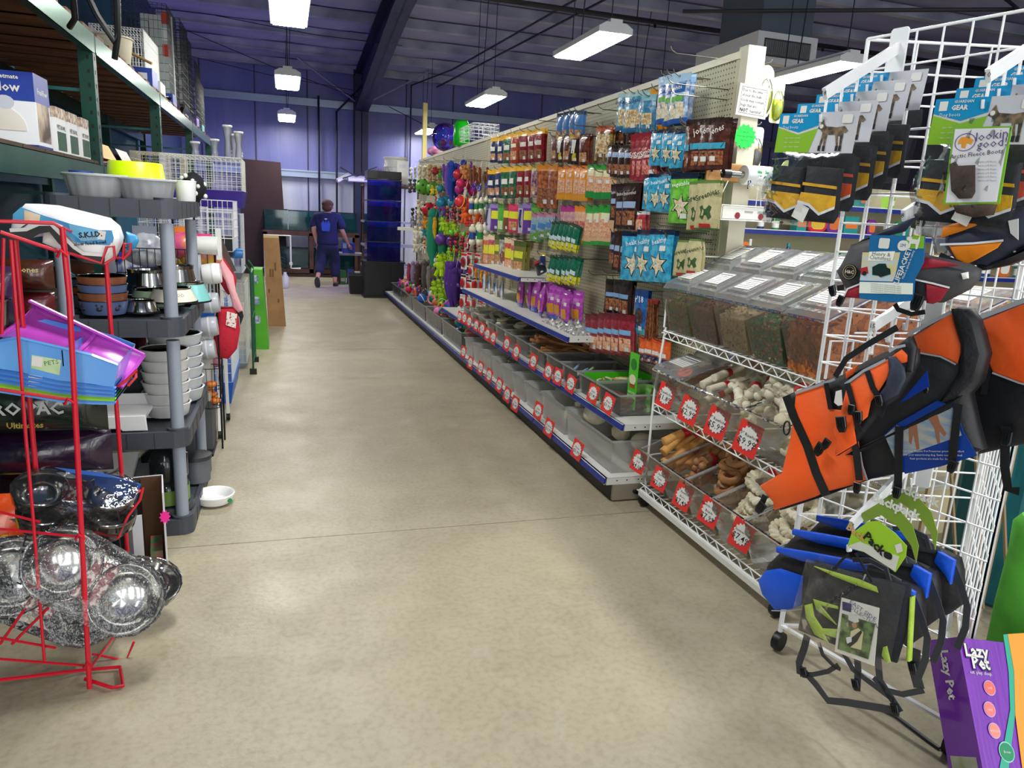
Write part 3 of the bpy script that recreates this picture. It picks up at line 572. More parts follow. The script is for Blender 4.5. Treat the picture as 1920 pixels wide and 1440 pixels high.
def tub(loc, w_, d, h, label, material=None, rz=-PI/2, group=None, cat='storage bin', nm='clear_tub'):
    """open plastic tub; local X width, Y depth from 0 back, Z up"""
    t = thing(nm, label, cat, loc, rz, group); mm = material or MILKY; th = .003; tp = .012
    def ring(off, z, sh): return [(-w_/2+off+sh, off+sh, z), (w_/2-off-sh, off+sh, z), (w_/2-off-sh, d-off-sh, z), (-w_/2+off+sh, d-off-sh, z)]
    m = MB(); r0 = ring(0, 0, tp); r1 = ring(0, h, 0); r2 = ring(th, h, 0); r3 = ring(th, th, tp)
    fs = [(3, 2, 1, 0)]
    for a in (0, 4, 8): fs += [(a+i, a+(i+1) % 4, a+4+(i+1) % 4, a+4+i) for i in range(4)]
    fs.append((12, 13, 14, 15)); m.add(r0+r1+r2+r3, fs); part('tub_wall', m, mm, t)
    m = MB(); q = .009
    for a, b_ in (((-w_/2-q, -q), (w_/2+q, 0)), ((-w_/2-q, d), (w_/2+q, d+q)), ((-w_/2-q, 0), (-w_/2, d)), ((w_/2, 0), (w_/2+q, d))): m.b2((a[0], a[1], h-.008), (b_[0], b_[1], h+.001))
    part('rim', m, clear('rimplastic', 'f4f5f5', .55, .2, 0, 20, 1, 'dcdfe0'), t); return t
WRAW = mat('rawhide_white', 'e6e0cc', .55, 0, 'd2c8a6', 14, .25, 30); TRAW = mat('rawhide_tan', 'd9a45a', .5, 0, 'b87a34', 14, .3, 30); BRAW = mat('rawhide_brown', 'a9774a', .5, 0, '86552e', 12, .3, 30); REDB = C('c01626', .4)
DCH = mat('dark_chew', '7a4a2c', .5, 0, 'b07a3c', 12, .4, 30)
CHEW = {}
def chew(kind, mt, loc, rot, s=1, label='', group=None, cat='dog chew', band=True):
    key = (kind, mt.name, round(s, 2))
    if key not in CHEW:
        a = MB(); b_ = MB()
        if kind == 'bone':
            a.tube([(-.06*s+.012*s*i, .003*s*math.sin(i*1.7), 0) for i in range(11)], [.017*s+.002*s*math.sin(i*2.1) for i in range(11)], 9)
            for e in (-1, 1):
                for q in (-1, 1): a.ell((e*.07*s, q*.016*s, .002), (.02*s, .018*s, .017*s), 9, jit=.06)
                a.tube([(e*.045*s, -.018*s, .008*s), (e*.052*s, 0, .022*s), (e*.045*s, .018*s, .006*s)], .009*s, 6)
            b_.tube([(-.01*s, 0, 0), (.012*s, 0, 0)], .0205*s, 10)
        elif kind == 'roll':
            a.tube([(-.1*s, 0, 0), (0, .003*s, 0), (.1*s, 0, 0)], .016*s, 9); a.tube([(-.101*s, 0, 0), (-.1*s, 0, 0)], .011*s, 7); a.tube([(-.1*s, .012*s, .008*s), (.1*s, .012*s, .009*s)], .006*s, 5)
            b_.tube([(-.012*s, 0, 0), (.012*s, 0, 0)], .0185*s, 10)
        elif kind == 'stick': a.tube([(-.1*s+.02*s*i, .004*s*math.sin(i*1.3), .002*s*math.cos(i)) for i in range(11)], [.006*s+.001*s*math.sin(i*2.7) for i in range(11)], 6)
        elif kind == 'braid':
            for k in range(3):
                pts = []
                for i in range(25):
                    t_ = 2*PI*i/24; R_ = .055*s+.011*s*math.cos(6*t_+k*2.1); pts.append((R_*math.cos(t_), R_*math.sin(t_), .011*s*math.sin(6*t_+k*2.1)))
                a.tube(pts[:-1], .011*s, 7, closed=True)
            b_.tube([(.04*s, -.02*s, .02*s), (.05*s, 0, .028*s), (.04*s, .02*s, .02*s)], .01*s, 6)
        elif kind == 'ring': a.tube([(.04*s*math.cos(2*PI*i/14), .04*s*math.sin(2*PI*i/14), 0) for i in range(14)], .013*s, 7, closed=True)
        elif kind == 'knob': a.ell((0, 0, 0), (.075*s, .06*s, .055*s), 14, jit=.03); a.ell((.05*s, .02*s, .02*s), (.035*s, .04*s, .03*s), 10, jit=.04)
        elif kind == 'strip':
            a.surf(lambda u, v: ((u-.5)*.2*s, (v-.5)*.05*s, .012*s*math.sin(u*7)+.008*s*math.sin(v*5)), 10, 3); a.surf(lambda u, v: ((.5-u)*.2*s, (v-.5)*.05*s, .012*s*math.sin((1-u)*7)+.008*s*math.sin(v*5)-.003), 10, 3)
        elif kind == 'coil':
            a.tube([(.03*s*math.cos(i*.7)*(1-i*.012), .03*s*math.sin(i*.7), .004*s*i-.03*s) for i in range(20)], .013*s, 7)
        CHEW[key] = (a.mesh('chew_body', mt, True), b_.mesh('red_band', REDB, True) if b_.v else None)
    me, bd = CHEW[key]
    o = thing('rawhide_chew', label, cat, loc, 0, group, rot=rot); inst('chew_body', me, o)
    if bd and band: inst('paper_band', bd, o)
    return o
def chews(n, kind, mt, box, s, desc, where, seed=0, band=1, align=None, zs=.0):
    r = random.Random(seed+n); x0_, y0_, x1_, y1_, z0_, z1_ = box
    for i in range(n):
        f = (i+.5)/n; z = z0_+(z1_-z0_)*f
        loc = (r.uniform(x0_, x1_), r.uniform(y0_, y1_), z)
        rot = (r.uniform(-.3, .3), r.uniform(-.25, .25), (align if align is not None else r.uniform(0, PI))+r.uniform(-.25, .25))
        chew(kind, mt, loc, rot, s, desc+' '+where+(', %s up' % ORD[i] if n < 23 else ''), desc+' '+where, band=band and i % 2 == 0)
# deck tubs: (y0, y1, contents)
deck = [(3.46, 4.14, 'big milky tub with round white rawhide knobs at the near end of the deck'), (4.19, 4.62, 'milky tub of cream rawhide rolls, second on the deck'), (4.67, 4.98, 'low milky tub of folded rawhide, third on the deck'), (5.03, 5.3, 'nearly empty milky tub, fourth on the deck'), (5.35, 5.62, 'nearly empty milky tub, fifth on the deck'), (5.67, 5.94, 'milky tub with dark furry chews, sixth on the deck'), (5.99, 6.26, 'milky tub on the deck, seventh from the post'), (6.31, 6.6, 'milky tub on the deck, eighth from the post'), (6.65, 6.95, 'milky tub on the deck, ninth from the post')]
for i, (a, b_, lb) in enumerate(deck):
    tub((1.69, (a+b_)/2, .142), b_-a, .44, .19 if i < 2 else .17, lb)
chew('knob', WRAW, (1.84, 4.02, .33), (0, 0, .3), 1.25, 'large round white rawhide knob standing out of the big tub', None, band=False)
chew('knob', WRAW, (1.95, 3.88, .25), (0, .5, 1.2), 1.0, 'white rawhide knob beside the largest one in the big tub', None, band=False)
chew('knob', WRAW, (1.98, 3.66, .25), (0, .2, .2), 1.0, 'lone white rawhide knob at the near end of the big tub', None, band=False)
chews(5, 'roll', WRAW, (1.85, 4.3, 1.98, 4.5, .18, .31), 1.3, 'cream rawhide roll with red band', 'in the second deck tub', 3, align=.9)
chews(4, 'strip', WRAW, (1.85, 4.75, 1.98, 4.9, .18, .3), 1, 'folded cream rawhide strip', 'in the third deck tub', 5, align=1)
chews(6, 'coil', mat('fur_chew', '4a4038', .8, 0, 'c4b8a4', 40), (1.8, 5.73, 2.0, 5.88, .19, .31), .8, 'dark furry chew', 'in the sixth deck tub', 6, band=0)
chews(4, 'strip', BRAW, (1.85, 6.05, 2, 6.2, .18, .28), .8, 'brown chew strip', 'in the seventh deck tub', 7); chews(4, 'roll', TRAW, (1.85, 6.4, 2, 6.5, .18, .28), .7, 'small tan chew roll', 'in the eighth deck tub', 8)
low = [(3.55, 3.86), (3.90, 4.16), (4.20, 4.46), (4.50, 4.78), (4.82, 5.16), (5.20, 5.5), (5.54, 5.82), (5.86, 6.12), (6.16, 6.42), (6.46, 6.72), (6.76, 7.02), (7.06, 7.36)]
wl_ = ['thin brown chew sticks', 'green boxed chews', 'blue and green packets', 'nothing much', 'long amber tendon chews', 'small brown chews', 'dark strips', 'white rings', 'white ring chews', 'white hooves', 'pale strips', 'folded white hides']
for i, (a, b_) in enumerate(low): tub((1.76, (a+b_)/2, .442), b_-a, .4, .125, 'clear tub of %s on the second shelf, %s from the post' % (wl_[i], ORD[i]), BINC)
chews(22, 'stick', mat('thin_stick', '6b4335', .5, 0, '8c5f4c', 30), (1.9, 3.62, 2.0, 3.8, .455, .53), 1.25, 'thin brown chew stick', 'in the nearest clear tub', 9, band=0, align=.25)
chews(8, 'stick', DCH, (1.9, 4.85, 2.02, 5.13, .5, .62), 2.0, 'long amber tendon chew', 'piled across the fifth shelf tub', 10, band=0, align=-.35)
chews(3, 'roll', DCH, (1.9, 4.9, 2.0, 5.1, .6, .63), 1.5, 'thick amber tendon chew', 'on top of the fifth shelf tub', 11, band=0, align=-.3)
chews(6, 'stick', BRAW, (1.85, 5.25, 2.0, 5.45, .47, .56), 1.1, 'brown chew twig', 'in the sixth shelf tub', 12, band=0)
chews(5, 'strip', DCH, (1.85, 5.6, 2.0, 5.8, .47, .56), .8, 'dark chew strip', 'in the seventh shelf tub', 13)
for j, i in enumerate((7, 8)): chews(4, 'ring', WRAW, (1.84, low[i][0]+.06, 2.0, low[i][1]-.06, .48, .6), 1, 'white ring chew', 'in the %s shelf tub' % ORD[i], 14+j, band=0)
for j, i in enumerate((9, 10, 11)): chews(4, 'strip', WRAW, (1.84, low[i][0]+.06, 2.0, low[i][1]-.06, .48, .59), 1, 'folded white hide', 'in the %s shelf tub' % ORD[i], 20+j, band=0)
# packets in the third tub, green box display
pk = [('2a4a9a', 'f0f2f0'), ('6ab82c', 'e8f0d8'), ('2a4a9a', 'a8d0e8')]
for i in range(9):
    c1, c2 = pk[i % 3]; m = MB(); m.prism(rrect(-.05, -.02, .05, .02, .006, 1), -.008, .008, .004)
    t = thing('chew_packet', 'small foil packet lying in the third shelf tub, %s along' % ORD[i], 'treat bag', (1.84+.03*(i % 4), 4.24+.024*i, .5+.012*(i % 3)), 0, 'foil packets in the third shelf tub', rot=(1.3, .1*i, 1.4+.1*i))
    part('wrapper', m, foil(c1, c2), t)
gb = thing('display_box', 'bright green open display box with tall header card on the second shelf', 'box', (1.79, 4.03, .446), -PI/2)
m = MB(); LG = C('4fc01e', .4)
m.b2((-.12, 0, 0), (.12, .003, .075)); m.b2((-.12, .003, 0), (-.117, .36, .12)); m.b2((.117, .003, 0), (.12, .36, .12)); m.b2((-.12, 0, 0), (.12, .36, .003)); m.b2((-.12, .357, 0), (.12, .36, .14)); part('tray', m, LG, gb)
gq = atx(1187, 712, 1.88); gl = Vector((4.03-gq.y, .09, gq.z-.446))
def gbp(nm, poly, y, mt): part(nm, MB().prism([(gl.x+a, gl.z+b_) for a, b_ in poly], gl.y+y-.002, gl.y+y), mt, gb)
gbp('header_card', rrect(-.055, -.17, .055, .155, .006, 2), 0, LG); gbp('printed_badge', circ(0, .09, .034, 14), -.003, C('1c7a24', .4)); gbp('printed_badge', circ(0, .0, .03, 12, 1.3), -.003, C('e8e0c0', .4)); gbp('printed_badge', rect(-.03, -.045, .03, -.025), -.003, C('b04a2c', .4))
text('GRASS FED', .018, PAPER, gb, gl.x, gl.z-.075, gl.y-.004, bold=.02); text('FREE RANGE', .018, PAPER, gb, gl.x, gl.z-.1, gl.y-.004, bold=.02)
for i in range(7):
    chew('roll', [WRAW, TRAW][i % 2], (1.84+.04*i, 4.02+.02*(i % 3), .545), (0, .1, .9+.3*i), .45, 'short chew roll in the green display box, %s along' % ORD[i], 'short chews in the green display box', band=False)
m = MB(); m.prism(rrect(-.05, 0, .05, .15, .006, 1), -.03, .03)
gx = thing('tea_green_box', 'small green boxed chews standing by the tall green card', 'box', (1.98, 3.66, .445), -PI/2+.5); part('carton', m, mat('leafcarton', '3f9c2c', .45, 0, 'a8d880', 25), gx)
text('GRASS FED', .018, PAPER, gx, 0, .08, -.032, bold=.02)
# price cards along the shelves
def cards(pts, x, s, lst, where):
    s *= 1.15
    for i, (a, b_) in enumerate(pts):
        P = atx(a, b_, x); price_card(P, -PI/2+.25, s, lst[i % len(lst)], 'red price card with white burst on %s, %s from the post' % (where, ORD[i]), None, -.1, rnd.uniform(.1, .3))
pl_ = [[('Knots', .15), ('$2.99', .24)], [('Rawhide', .15), ('$6.99', .24)], [('Rolls', .15), ('$4.99', .24)], [('Chips', .15), ('$3.49', .24)]]
cards([(1082, 843), (1029, 802), (1009, 770), (966, 757), (951, 740), (936, 722), (917, 704), (901, 690), (882, 680), (869, 660)], 1.62, .1, pl_, 'the deck edge')
cards([(1140, 757), (1112, 738), (1070, 720), (1046, 706), (1028, 697), (1000, 678), (968, 660), (950, 645), (925, 633), (914, 627), (904, 617), (893, 610), (880, 603), (871, 597), (862, 594)], 1.70, .095, [[('Braid', .15), ('$3.99', .24)], [('Bully', .15), ('$7.49', .24)], [('Tendon', .15), ('$5.49', .24)]], 'the second shelf')
# ================================================================ toys
ROPE = 'd8cdb4'
def fuzzy(c, c2=None): return mat('plush_%s' % c, c, .85, 0, c2 or c, 30, .6, 120)
def toy(kind, P, sz, col, col2, label, rz=-PI/2+.35, nm=None, cat='dog toy', group=None):
    nm = nm or {'ball': 'ball_toy', 'flat': 'plush_toy', 'crit': 'plush_toy', 'rope': 'rope_toy', 'db': 'dumbbell_toy', 'beads': 'string_toy', 'card': 'carded_toy', 'net': 'ball_toy', 'disc': 'disc_toy'}[kind]
    t = thing(nm, label, cat, P, rz, group); a = fuzzy(col) if kind in ('flat', 'crit') else C(col, .4); b_ = C(col2, .5)
    if kind in ('ball', 'net'):
        part('ball', MB().ell((0, 0, 0), sz*.5, 14), a, t, True)
        m = MB()
        if kind == 'net':
            for i in range(14):
                z = 1-2*(i+.5)/14; q = math.sqrt(1-z*z); f = i*2.4; d = Vector((q*math.cos(f), q*math.sin(f), z)); m.ell(d*sz*.47, sz*.1, 6)
        else: m.tube([(sz*.5*math.cos(2*PI*i/16), sz*.5*math.sin(2*PI*i/16)*.3, sz*.5*math.sin(2*PI*i/16)) for i in range(16)], sz*.05, 5, closed=True)
        part('holes' if kind == 'net' else 'seam_band', m, b_, t, True)
    elif kind == 'crit':
        part('torso', MB().ell((0, 0, 0), (sz*.3, sz*.2, sz*.32), 12), a, t, True); part('head', MB().ell((0, -sz*.06, sz*.42), (sz*.24, sz*.2, sz*.22), 12), a, t, True)
        for s_ in (-1, 1):
            part('ear', MB().ell((s_*sz*.2, 0, sz*.6), (sz*.08, sz*.05, sz*.12), 8), b_, t, True); part('arm', MB().tube([(s_*sz*.2, 0, sz*.12), (s_*sz*.48, -sz*.05, sz*.0)], [sz*.1, sz*.12], 7), a, t, True); part('leg', MB().tube([(s_*sz*.14, 0, -sz*.2), (s_*sz*.3, -sz*.08, -sz*.55)], [sz*.12, sz*.13], 7), a, t, True); part('eye', MB().ell((s_*sz*.09, -sz*.25, sz*.47), sz*.04, 6), INK, t, True)
    elif kind == 'flat':
        part('body', MB().tube([(0, 0, 0), (sz*.03, -.01, -sz*.3), (-sz*.03, 0, -sz*.65), (sz*.05, 0, -sz)], [sz*.1, sz*.13, sz*.11, sz*.05], 8), a, t, True); part('head', MB().ell((0, -.01, sz*.04), (sz*.12, sz*.1, sz*.12), 10), a, t, True)
        for s_ in (-1, 1): part('paw', MB().tube([(s_*sz*.06, 0, -sz*.3), (s_*sz*.2, -.01, -sz*.42)], [sz*.05, sz*.045], 6), b_, t, True)
    elif kind == 'rope':
        for s_ in (-1, 0, 1): part('strand', MB().tube([(s_*sz*.05+sz*.04*math.sin(i*1.6+s_*2), sz*.05*math.cos(i*1.6+s_*2), -sz*i/10) for i in range(11)], sz*.085, 6), mat('rope_'+(col if s_ else col2), col if s_ else col2, .9, bump=.5, bscale=90), t, True)
        for z in (0, -.95): part('knot', MB().ell((0, 0, z*sz), (sz*.2, sz*.17, sz*.13), 9, jit=.08), mat('rope_'+col, col, .9), t, True)
    elif kind == 'db':
        for z in (0, -.62): part('knob', MB().ell((0, 0, z*sz), sz*.19, 10).ell((sz*.02, 0, (z+.15)*sz if z else .15*sz), sz*.12, 8), C('e6dfc6', .5), t, True)
        part('label_sleeve', MB().lathe([(sz*.16, -.48*sz), (sz*.16, -.16*sz)], 12), C(col, .4), t, True)
    elif kind == 'beads':
        for i in range(5): part('bead', MB().ell((sz*.05*math.sin(i*2.2), 0, -sz*i/5), (sz*.12, sz*.1, sz*.11), 9), C([col, col2][i % 2], .45), t, True)
    elif kind == 'card':
        part('backing_card', MB().prism(rrect(-sz*.28, -sz*.9, sz*.28, 0, .006, 1), 0, .002), PAPER, t); part('toy_body', MB().ell((0, -.015, -sz*.5), (sz*.2, .015, sz*.3), 10), a, t, True); part('print_band', MB().prism(rect(-sz*.26, -sz*.16, sz*.26, -sz*.04), -.002, 0), b_, t)
    elif kind == 'disc':
        part('ring', MB().tube([(sz*.42*math.cos(2*PI*i/18), 0, sz*.42*math.sin(2*PI*i/18)) for i in range(18)], sz*.09, 7, closed=True), a, t, True)
    m = MB(); m.tube([(0, .0, sz*.1), (.0, .02, sz*.35+.03)], .0016, 3); part('hang_loop', m, C('d8d8d8', .4), t)
    return t
TL = [ # zoom x, zoom y (top/centre), size, kind, col, col2, words
(290, 275, 60, 'rope', 'd8d2c4', '5a5a6a', 'grey and cream rope toy by the post'), (285, 345, 70, 'rope', '3a3a44', 'cfc8b8', 'black and cream rope toy'), (340, 262, 80, 'rope', 'e6dcc2', 'c8b890', 'cream knotted rope toy'), (372, 270, 90, 'rope', 'd9ccaa', 'b89a6a', 'beige knotted rope toy'), (405, 262, 90, 'rope', 'c8a47a', 'a4703c', 'brown rope toy in the top row'),
(435, 290, 46, 'net', 'b82a2c', '3c0c10', 'small red ball toy in the top row'), (465, 312, 42, 'crit', '4a9a3c', '2c6a24', 'small green plush toy in the top row'), (490, 262, 90, 'flat', '6a4a9c', '8a6ac0', 'violet long plush toy'), (512, 280, 150, 'flat', '7a4ab0', '5a3a90', 'purple long plush toy'), (535, 262, 200, 'flat', '1f3c9c', '2f54c0', 'royal blue giraffe-like long plush toy'), (580, 255, 60, 'flat', '7a2a9c', '9a4ac0', 'short purple plush toy near the hooks'), (572, 310, 60, 'ball', 'c01c3c', '7a0c20', 'crimson ball toy high on the board'), (600, 275, 40, 'ball', 'c89a5c', 'a06a30', 'tan ball toy high on the board'), (612, 300, 70, 'crit', 'b87a3c', '8a5020', 'tan plush bear toy'), (655, 290, 80, 'flat', '6a4028', '4a2818', 'dark brown plush toy by the treats'), (672, 270, 90, 'flat', '7a3a24', '5a2a1a', 'rust brown plush toy by the treats'),
(362, 385, 90, 'net', '5fae34', '2c5c18', 'big green spiky ball toy'), (420, 405, 44, 'crit', 'e8c828', '3a2c10', 'yellow smiling plush toy'), (465, 395, 46, 'ball', '2a8a9c', '1a5a6a', 'teal ball toy in the second row'), (440, 445, 50, 'flat', 'd8642c', 'a03c18', 'orange short plush toy'), (470, 480, 64, 'ball', '1f86a8', '13566e', 'turquoise ball toy in the third row'), (588, 365, 56, 'ball', 'c81c5c', '8a1040', 'pink ball toy above another'), (582, 400, 60, 'ball', 'b01c7c', '7a1054', 'magenta ball toy under the pink one'), (588, 475, 74, 'ball', 'd82838', 'e8c23a', 'large red ball toy on a yellow rope'), (620, 400, 90, 'flat', 'c8c4bc', '3a6aa0', 'grey and blue packaged toy'), (668, 382, 40, 'disc', '3c3cc8', '6a6ae0', 'small blue ring toy'),
(398, 525, 88, 'net', 'c41828', '14080a', 'big red ball toy with black holes'), (335, 470, 70, 'rope', 'e0d6bc', 'b8a880', 'cream rope toy in the second row'), (335, 540, 60, 'rope', 'd6cab0', 'c0a47c', 'beige rope toy in the third row'), (300, 520, 70, 'rope', '24242c', 'd8d4c8', 'black rope toy in the third row'), (475, 535, 60, 'disc', '6a2a9c', '4a1a7a', 'purple ring toy beside red beads'), (512, 515, 90, 'beads', 'b81c2c', '2a0a10', 'red and black braided bead toy'), (555, 515, 95, 'beads', 'a81828', '20080c', 'crimson and black bead toy'), (612, 560, 80, 'crit', 'e05a1c', 'c03c10', 'orange fox plush toy'), (628, 600, 40, 'crit', 'c82020', '901414', 'red plush toy below the orange one'),
(375, 600, 60, 'crit', 'e0982c', 'c04c1c', 'yellow and orange plush toy'), (372, 650, 50, 'crit', '2c8a9c', 'e8a02c', 'teal and orange plush toy'), (400, 622, 54, 'crit', '4a9c3c', 'd85a1c', 'green and orange plush toy'), (425, 560, 300, 'flat', '1c8a6a', '14604a', 'long teal snake plush toy'), (436, 585, 110, 'flat', 'e0a81c', 'b87a10', 'long yellow plush toy'), (480, 610, 66, 'crit', 'a8d41c', '7aa010', 'lime plush toy in the third row'), (505, 640, 60, 'crit', '9cc818', '6a9010', 'lime plush toy beside another'), (532, 660, 36, 'ball', '6ac82c', '3c8a14', 'small lime ball toy'), (320, 660, 60, 'crit', 'e0dccc', 'b8b09c', 'white fluffy plush toy, upper one'), (318, 740, 64, 'crit', 'd8d4c4', 'b8b09c', 'white fluffy plush toy, lower one'), (300, 600, 50, 'crit', '8a8a92', '5a5a62', 'grey plush toy near the far end'),
(470, 700, 72, 'ball', '6a3aa0', '2c1450', 'purple ball toy with dark cross bands'), (372, 700, 60, 'beads', 'c82c2c', 'e8b42c', 'red and yellow bead toy'), (395, 745, 60, 'beads', 'd86a2c', '3a8a5a', 'orange and green bead toy'), (530, 680, 100, 'beads', 'a81424', '64101c', 'dark red bead toy, first of three'), (565, 670, 120, 'beads', 'b41828', '3c0c14', 'dark red bead toy, second of three'), (600, 690, 100, 'beads', 'b81c30', '5c101c', 'dark red bead toy, third of three'), (625, 710, 50, 'card', 'c81c2c', 'b81c24', 'red carded toy behind the dumbbells'),
(655, 470, 100, 'db', '1c4a9c', '', 'cream dumbbell toy with blue sleeve, top row'), (685, 475, 90, 'db', '1c7a34', '', 'cream dumbbell toy with green sleeve, top row'), (712, 470, 90, 'db', '1c7a3c', '', 'cream dumbbell toy with green sleeve, end of top row'), (660, 640, 120, 'db', '1c4a94', '', 'cream dumbbell toy with blue sleeve, lower row'), (705, 640, 120, 'db', '1f8a3c', '', 'cream dumbbell toy with green sleeve, lower row'),
(518, 778, 44, 'crit', '8ccc2c', '3c6a10', 'small green frog-like plush toy'), (465, 860, 110, 'crit', 'b4dc1c', '7aa010', 'biggest lime plush toy with a smiling face'), (440, 800, 50, 'card', 'e8e4d8', '5a5a6a', 'white carded toy over the lime plush'), (430, 1000, 80, 'crit', 'a8d018', '6a9010', 'lime plush toy in the bottom row'), (470, 1040, 80, 'crit', '9cc81c', '6a9010', 'lime plush toy above the bins'), (500, 960, 60, 'crit', 'b4dc2c', '7aa010', 'lime plush toy between violet ropes'),
(515, 860, 190, 'flat', '5a2c8c', '3c1c64', 'long violet skinny plush toy, first'), (540, 870, 240, 'flat', '4a2480', '7a4ab0', 'long violet skinny plush toy, second'), (560, 900, 190, 'flat', '3c1c6c', '5a34a0', 'long violet skinny plush toy, third'), (610, 780, 110, 'card', '8a1420', 'c81c28', 'white card with red and black toys'), (650, 850, 80, 'card', 'b4141c', 'e06a1c', 'red carded toy in the middle'),
(605, 910, 100, 'card', 'b01420', '2a0c10', 'red and black carded toy, upper'), (640, 940, 90, 'card', 'c81c24', '14080c', 'red and black carded toy, beside another'), (600, 1030, 100, 'card', 'a81420', 'c0b8b0', 'red carded toy in the bottom row'), (640, 1050, 90, 'card', 'b81c1c', 'b8b0a8', 'second red carded toy in the bottom row'), (685, 870, 70, 'flat', 'd8841c', 'b05a10', 'orange and yellow duck plush toy'), (715, 900, 60, 'flat', 'e0a01c', 'c0601c', 'yellow short plush toy by the shelf end'),
(280, 860, 110, 'flat', '9c3a54', '6a2438', 'rose long plush toy at the far end'), (305, 850, 130, 'flat', '8a7a9c', '6a5a7c', 'mauve long plush toy at the far end'), (335, 870, 170, 'flat', '4a3028', '2c1c18', 'dark brown long plush toy at the far end'), (375, 850, 170, 'flat', '5c5450', '3c3634', 'grey raccoon-like long plush toy'), (400, 880, 130, 'flat', '8a8078', '5a524c', 'pale grey long plush toy'), (275, 960, 70, 'flat', '5c5c60', '3c3c40', 'dark grey long plush toy near the floor'), (650, 1110, 60, 'card', 'a89484', '8a7464', 'tan carded toy low by the shelf'), (700, 1080, 70, 'card', 'a89a88', '8a8070', 'small brown carded toys low by the shelf')]
r2 = random.Random(11)
for (zx, zy, sz, kind, c1, c2, lb) in TL:
    P = atx(680+zx/3.2, 230+zy/3.2, 1.98-.06*r2.random()); s = sz/3.2*mpp(P)
    if kind in ('flat', 'rope'): P.z -= 0
    toy(kind, P, s, c1, c2 or 'ffffff', lb)
    for q in range(2):
        toy(kind, P+Vector((.09+.03*q, (.10+.05*r2.random())*(1-2*q), r2.uniform(-.03, .03))), s*.92, c1, c2 or 'ffffff', lb+[', rear copy toward the wall', ', rear copy toward the aisle end'][q])
for i, (zx, zy) in enumerate([(320, 235), (380, 232), (440, 228), (500, 225), (560, 222), (620, 220), (400, 340), (470, 345), (540, 350), (640, 450), (380, 580), (500, 585), (590, 600), (340, 820), (470, 800), (590, 770), (640, 820), (620, 1000)]):
    P = atx(680+zx/3.2, 230+zy/3.2, 1.9); hook(P, 1.9, lab='wire peg hook holding dog toys, %s from the top left' % ORD[i])
# toy tubs on the deck
for i in range(5):
    a = 7.05+i*1.04; tub((1.68, a+.5, .142), .98, .44, .2, 'clear tub heaped with small dog toys on the deck, %s from the treats' % ORD[i], BINC)
cols = ['e83a5c', '2aa0c8', 'f0c82c', '6ac83c', 'f08ab8', '8a4ac0', 'f0722c', '2c6ad0', 'e8e8e0', '14a088', 'd81c2c', '404048']
for i in range(64):
    y = 7.15+i*.079; x = 1.76+.3*r2.random(); c = cols[(i*5) % 12]; c2 = cols[(i*7+3) % 12]; k = ['ball', 'crit', 'disc', 'crit', 'beads'][i % 5]
    nmz = {'ball': 'ball', 'crit': 'soft toy', 'disc': 'ring', 'beads': 'bead string'}[k]
    cn = ['rosy', 'sky blue', 'yellow', 'lime', 'pink', 'violet', 'orange', 'blue', 'white', 'teal', 'red', 'charcoal'][(i*5) % 12]
    t = toy(k, (x, y, .33+.05*r2.random()), .1+.04*r2.random(), c, c2, 'small %s %s heaped in the %s toy tub on the deck' % (cn, nmz, ORD[min(4, int((y-7.05)/1.04))]), r2.random()*6, group='small toys heaped in the deck tubs'); t['label'] += ', ' + ['low', 'high'][i % 2]; t.rotation_euler = (r2.uniform(-1, 1), r2.uniform(-1, 1), r2.random()*6)
mg = thing('magazine', 'glossy green and white booklet at the far end of the deck', 'magazine', (1.85, 12.45, .142))
part('pages', MB().b2((-.15, -.12, 0), (.15, .12, .012)), PAPER, mg); part('cover', MB().b2((-.152, -.122, .0125), (.152, .122, .0145)), mat('magcover', '2c7a4a', .3, 0, 'c8dce8', 8), mg)
jb = thing('small_jar', 'small white capped jar standing on the booklet', 'jar', (1.8, 12.5, .1575)); part('jar_body', MB().lathe([(.03, 0), (.032, .05), (.02, .06)], 12), clear('jar', 'e8f0ee', .4), jb, True); part('screw_cap', MB().lathe([(.022, .06), (.022, .08)], 12), WHITE, jb, True)
# ================================================================ wire rack of bulk bins
RX = 1.86
def truss(m, a, b_, h=.035, n=28, r=.0028):
    a = Vector(a); b_ = Vector(b_); d = (b_-a)/n; up = Vector((0, 0, h))
    m.tube([a, b_], r*1.3, 5); m.tube([a+up, b_+up], r*1.3, 5)
    pts = []
    for i in range(n+1): pts.append(a+d*i+(up if i % 2 else Vector((0, 0, 0))))
    m.tube(pts, r, 4)
rk = thing('bulk_bin_rack', 'white wire rack on casters holding the clear bulk bins', 'rack', (RX, 2.8, 0))
Y0, Y1, XB = 2.14, 3.355, 2.34
for y in (Y0, Y1):
    m = MB(); m.tube([(RX, y, .09), (RX, y, .62), (RX+.03, y, .98)] if y == Y1 else [(RX-.0, y, .09), (RX, y, .5)], .0065, 6); m.tube([(XB, y, .09), (XB, y, 1.45)], .0065, 6)
    m.tube([(RX+.02, y, .98), (RX+.02, y, 1.12), (RX+.12, y, 1.12), (RX+.12, y, .98)], .0055, 6)
    for z in (.1, .28, .55, .74, .95): m.tube([(RX+.01, y, z), (XB, y, z+.03)], .004, 5)
    for z in (1.15, 1.35): m.tube([(RX+.12, y, z), (XB, y, z)], .004, 5)
    wpart('side_frame', m, WIREW, rk, True)
for k, (z, x) in enumerate(((.085, RX-.03), (.535, RX), (.925, RX+.02))):
    m = MB(); truss(m, (x, Y0, z), (x, Y1, z), .036)
    for i in range(9): xx = x+(XB-x)*(i+1)/9; m.tube([(xx, Y0, z+.036+.03*(i+1)/9*0), (xx, Y1, z+.036)], .0028, 4)
    for i in range(26): y = Y0+(Y1-Y0)*i/25; m.tube([(x, y, z+.036), (XB, y, z+.036)], .002, 3)
    wpart('wire_shelf', m, WIREW, rk)
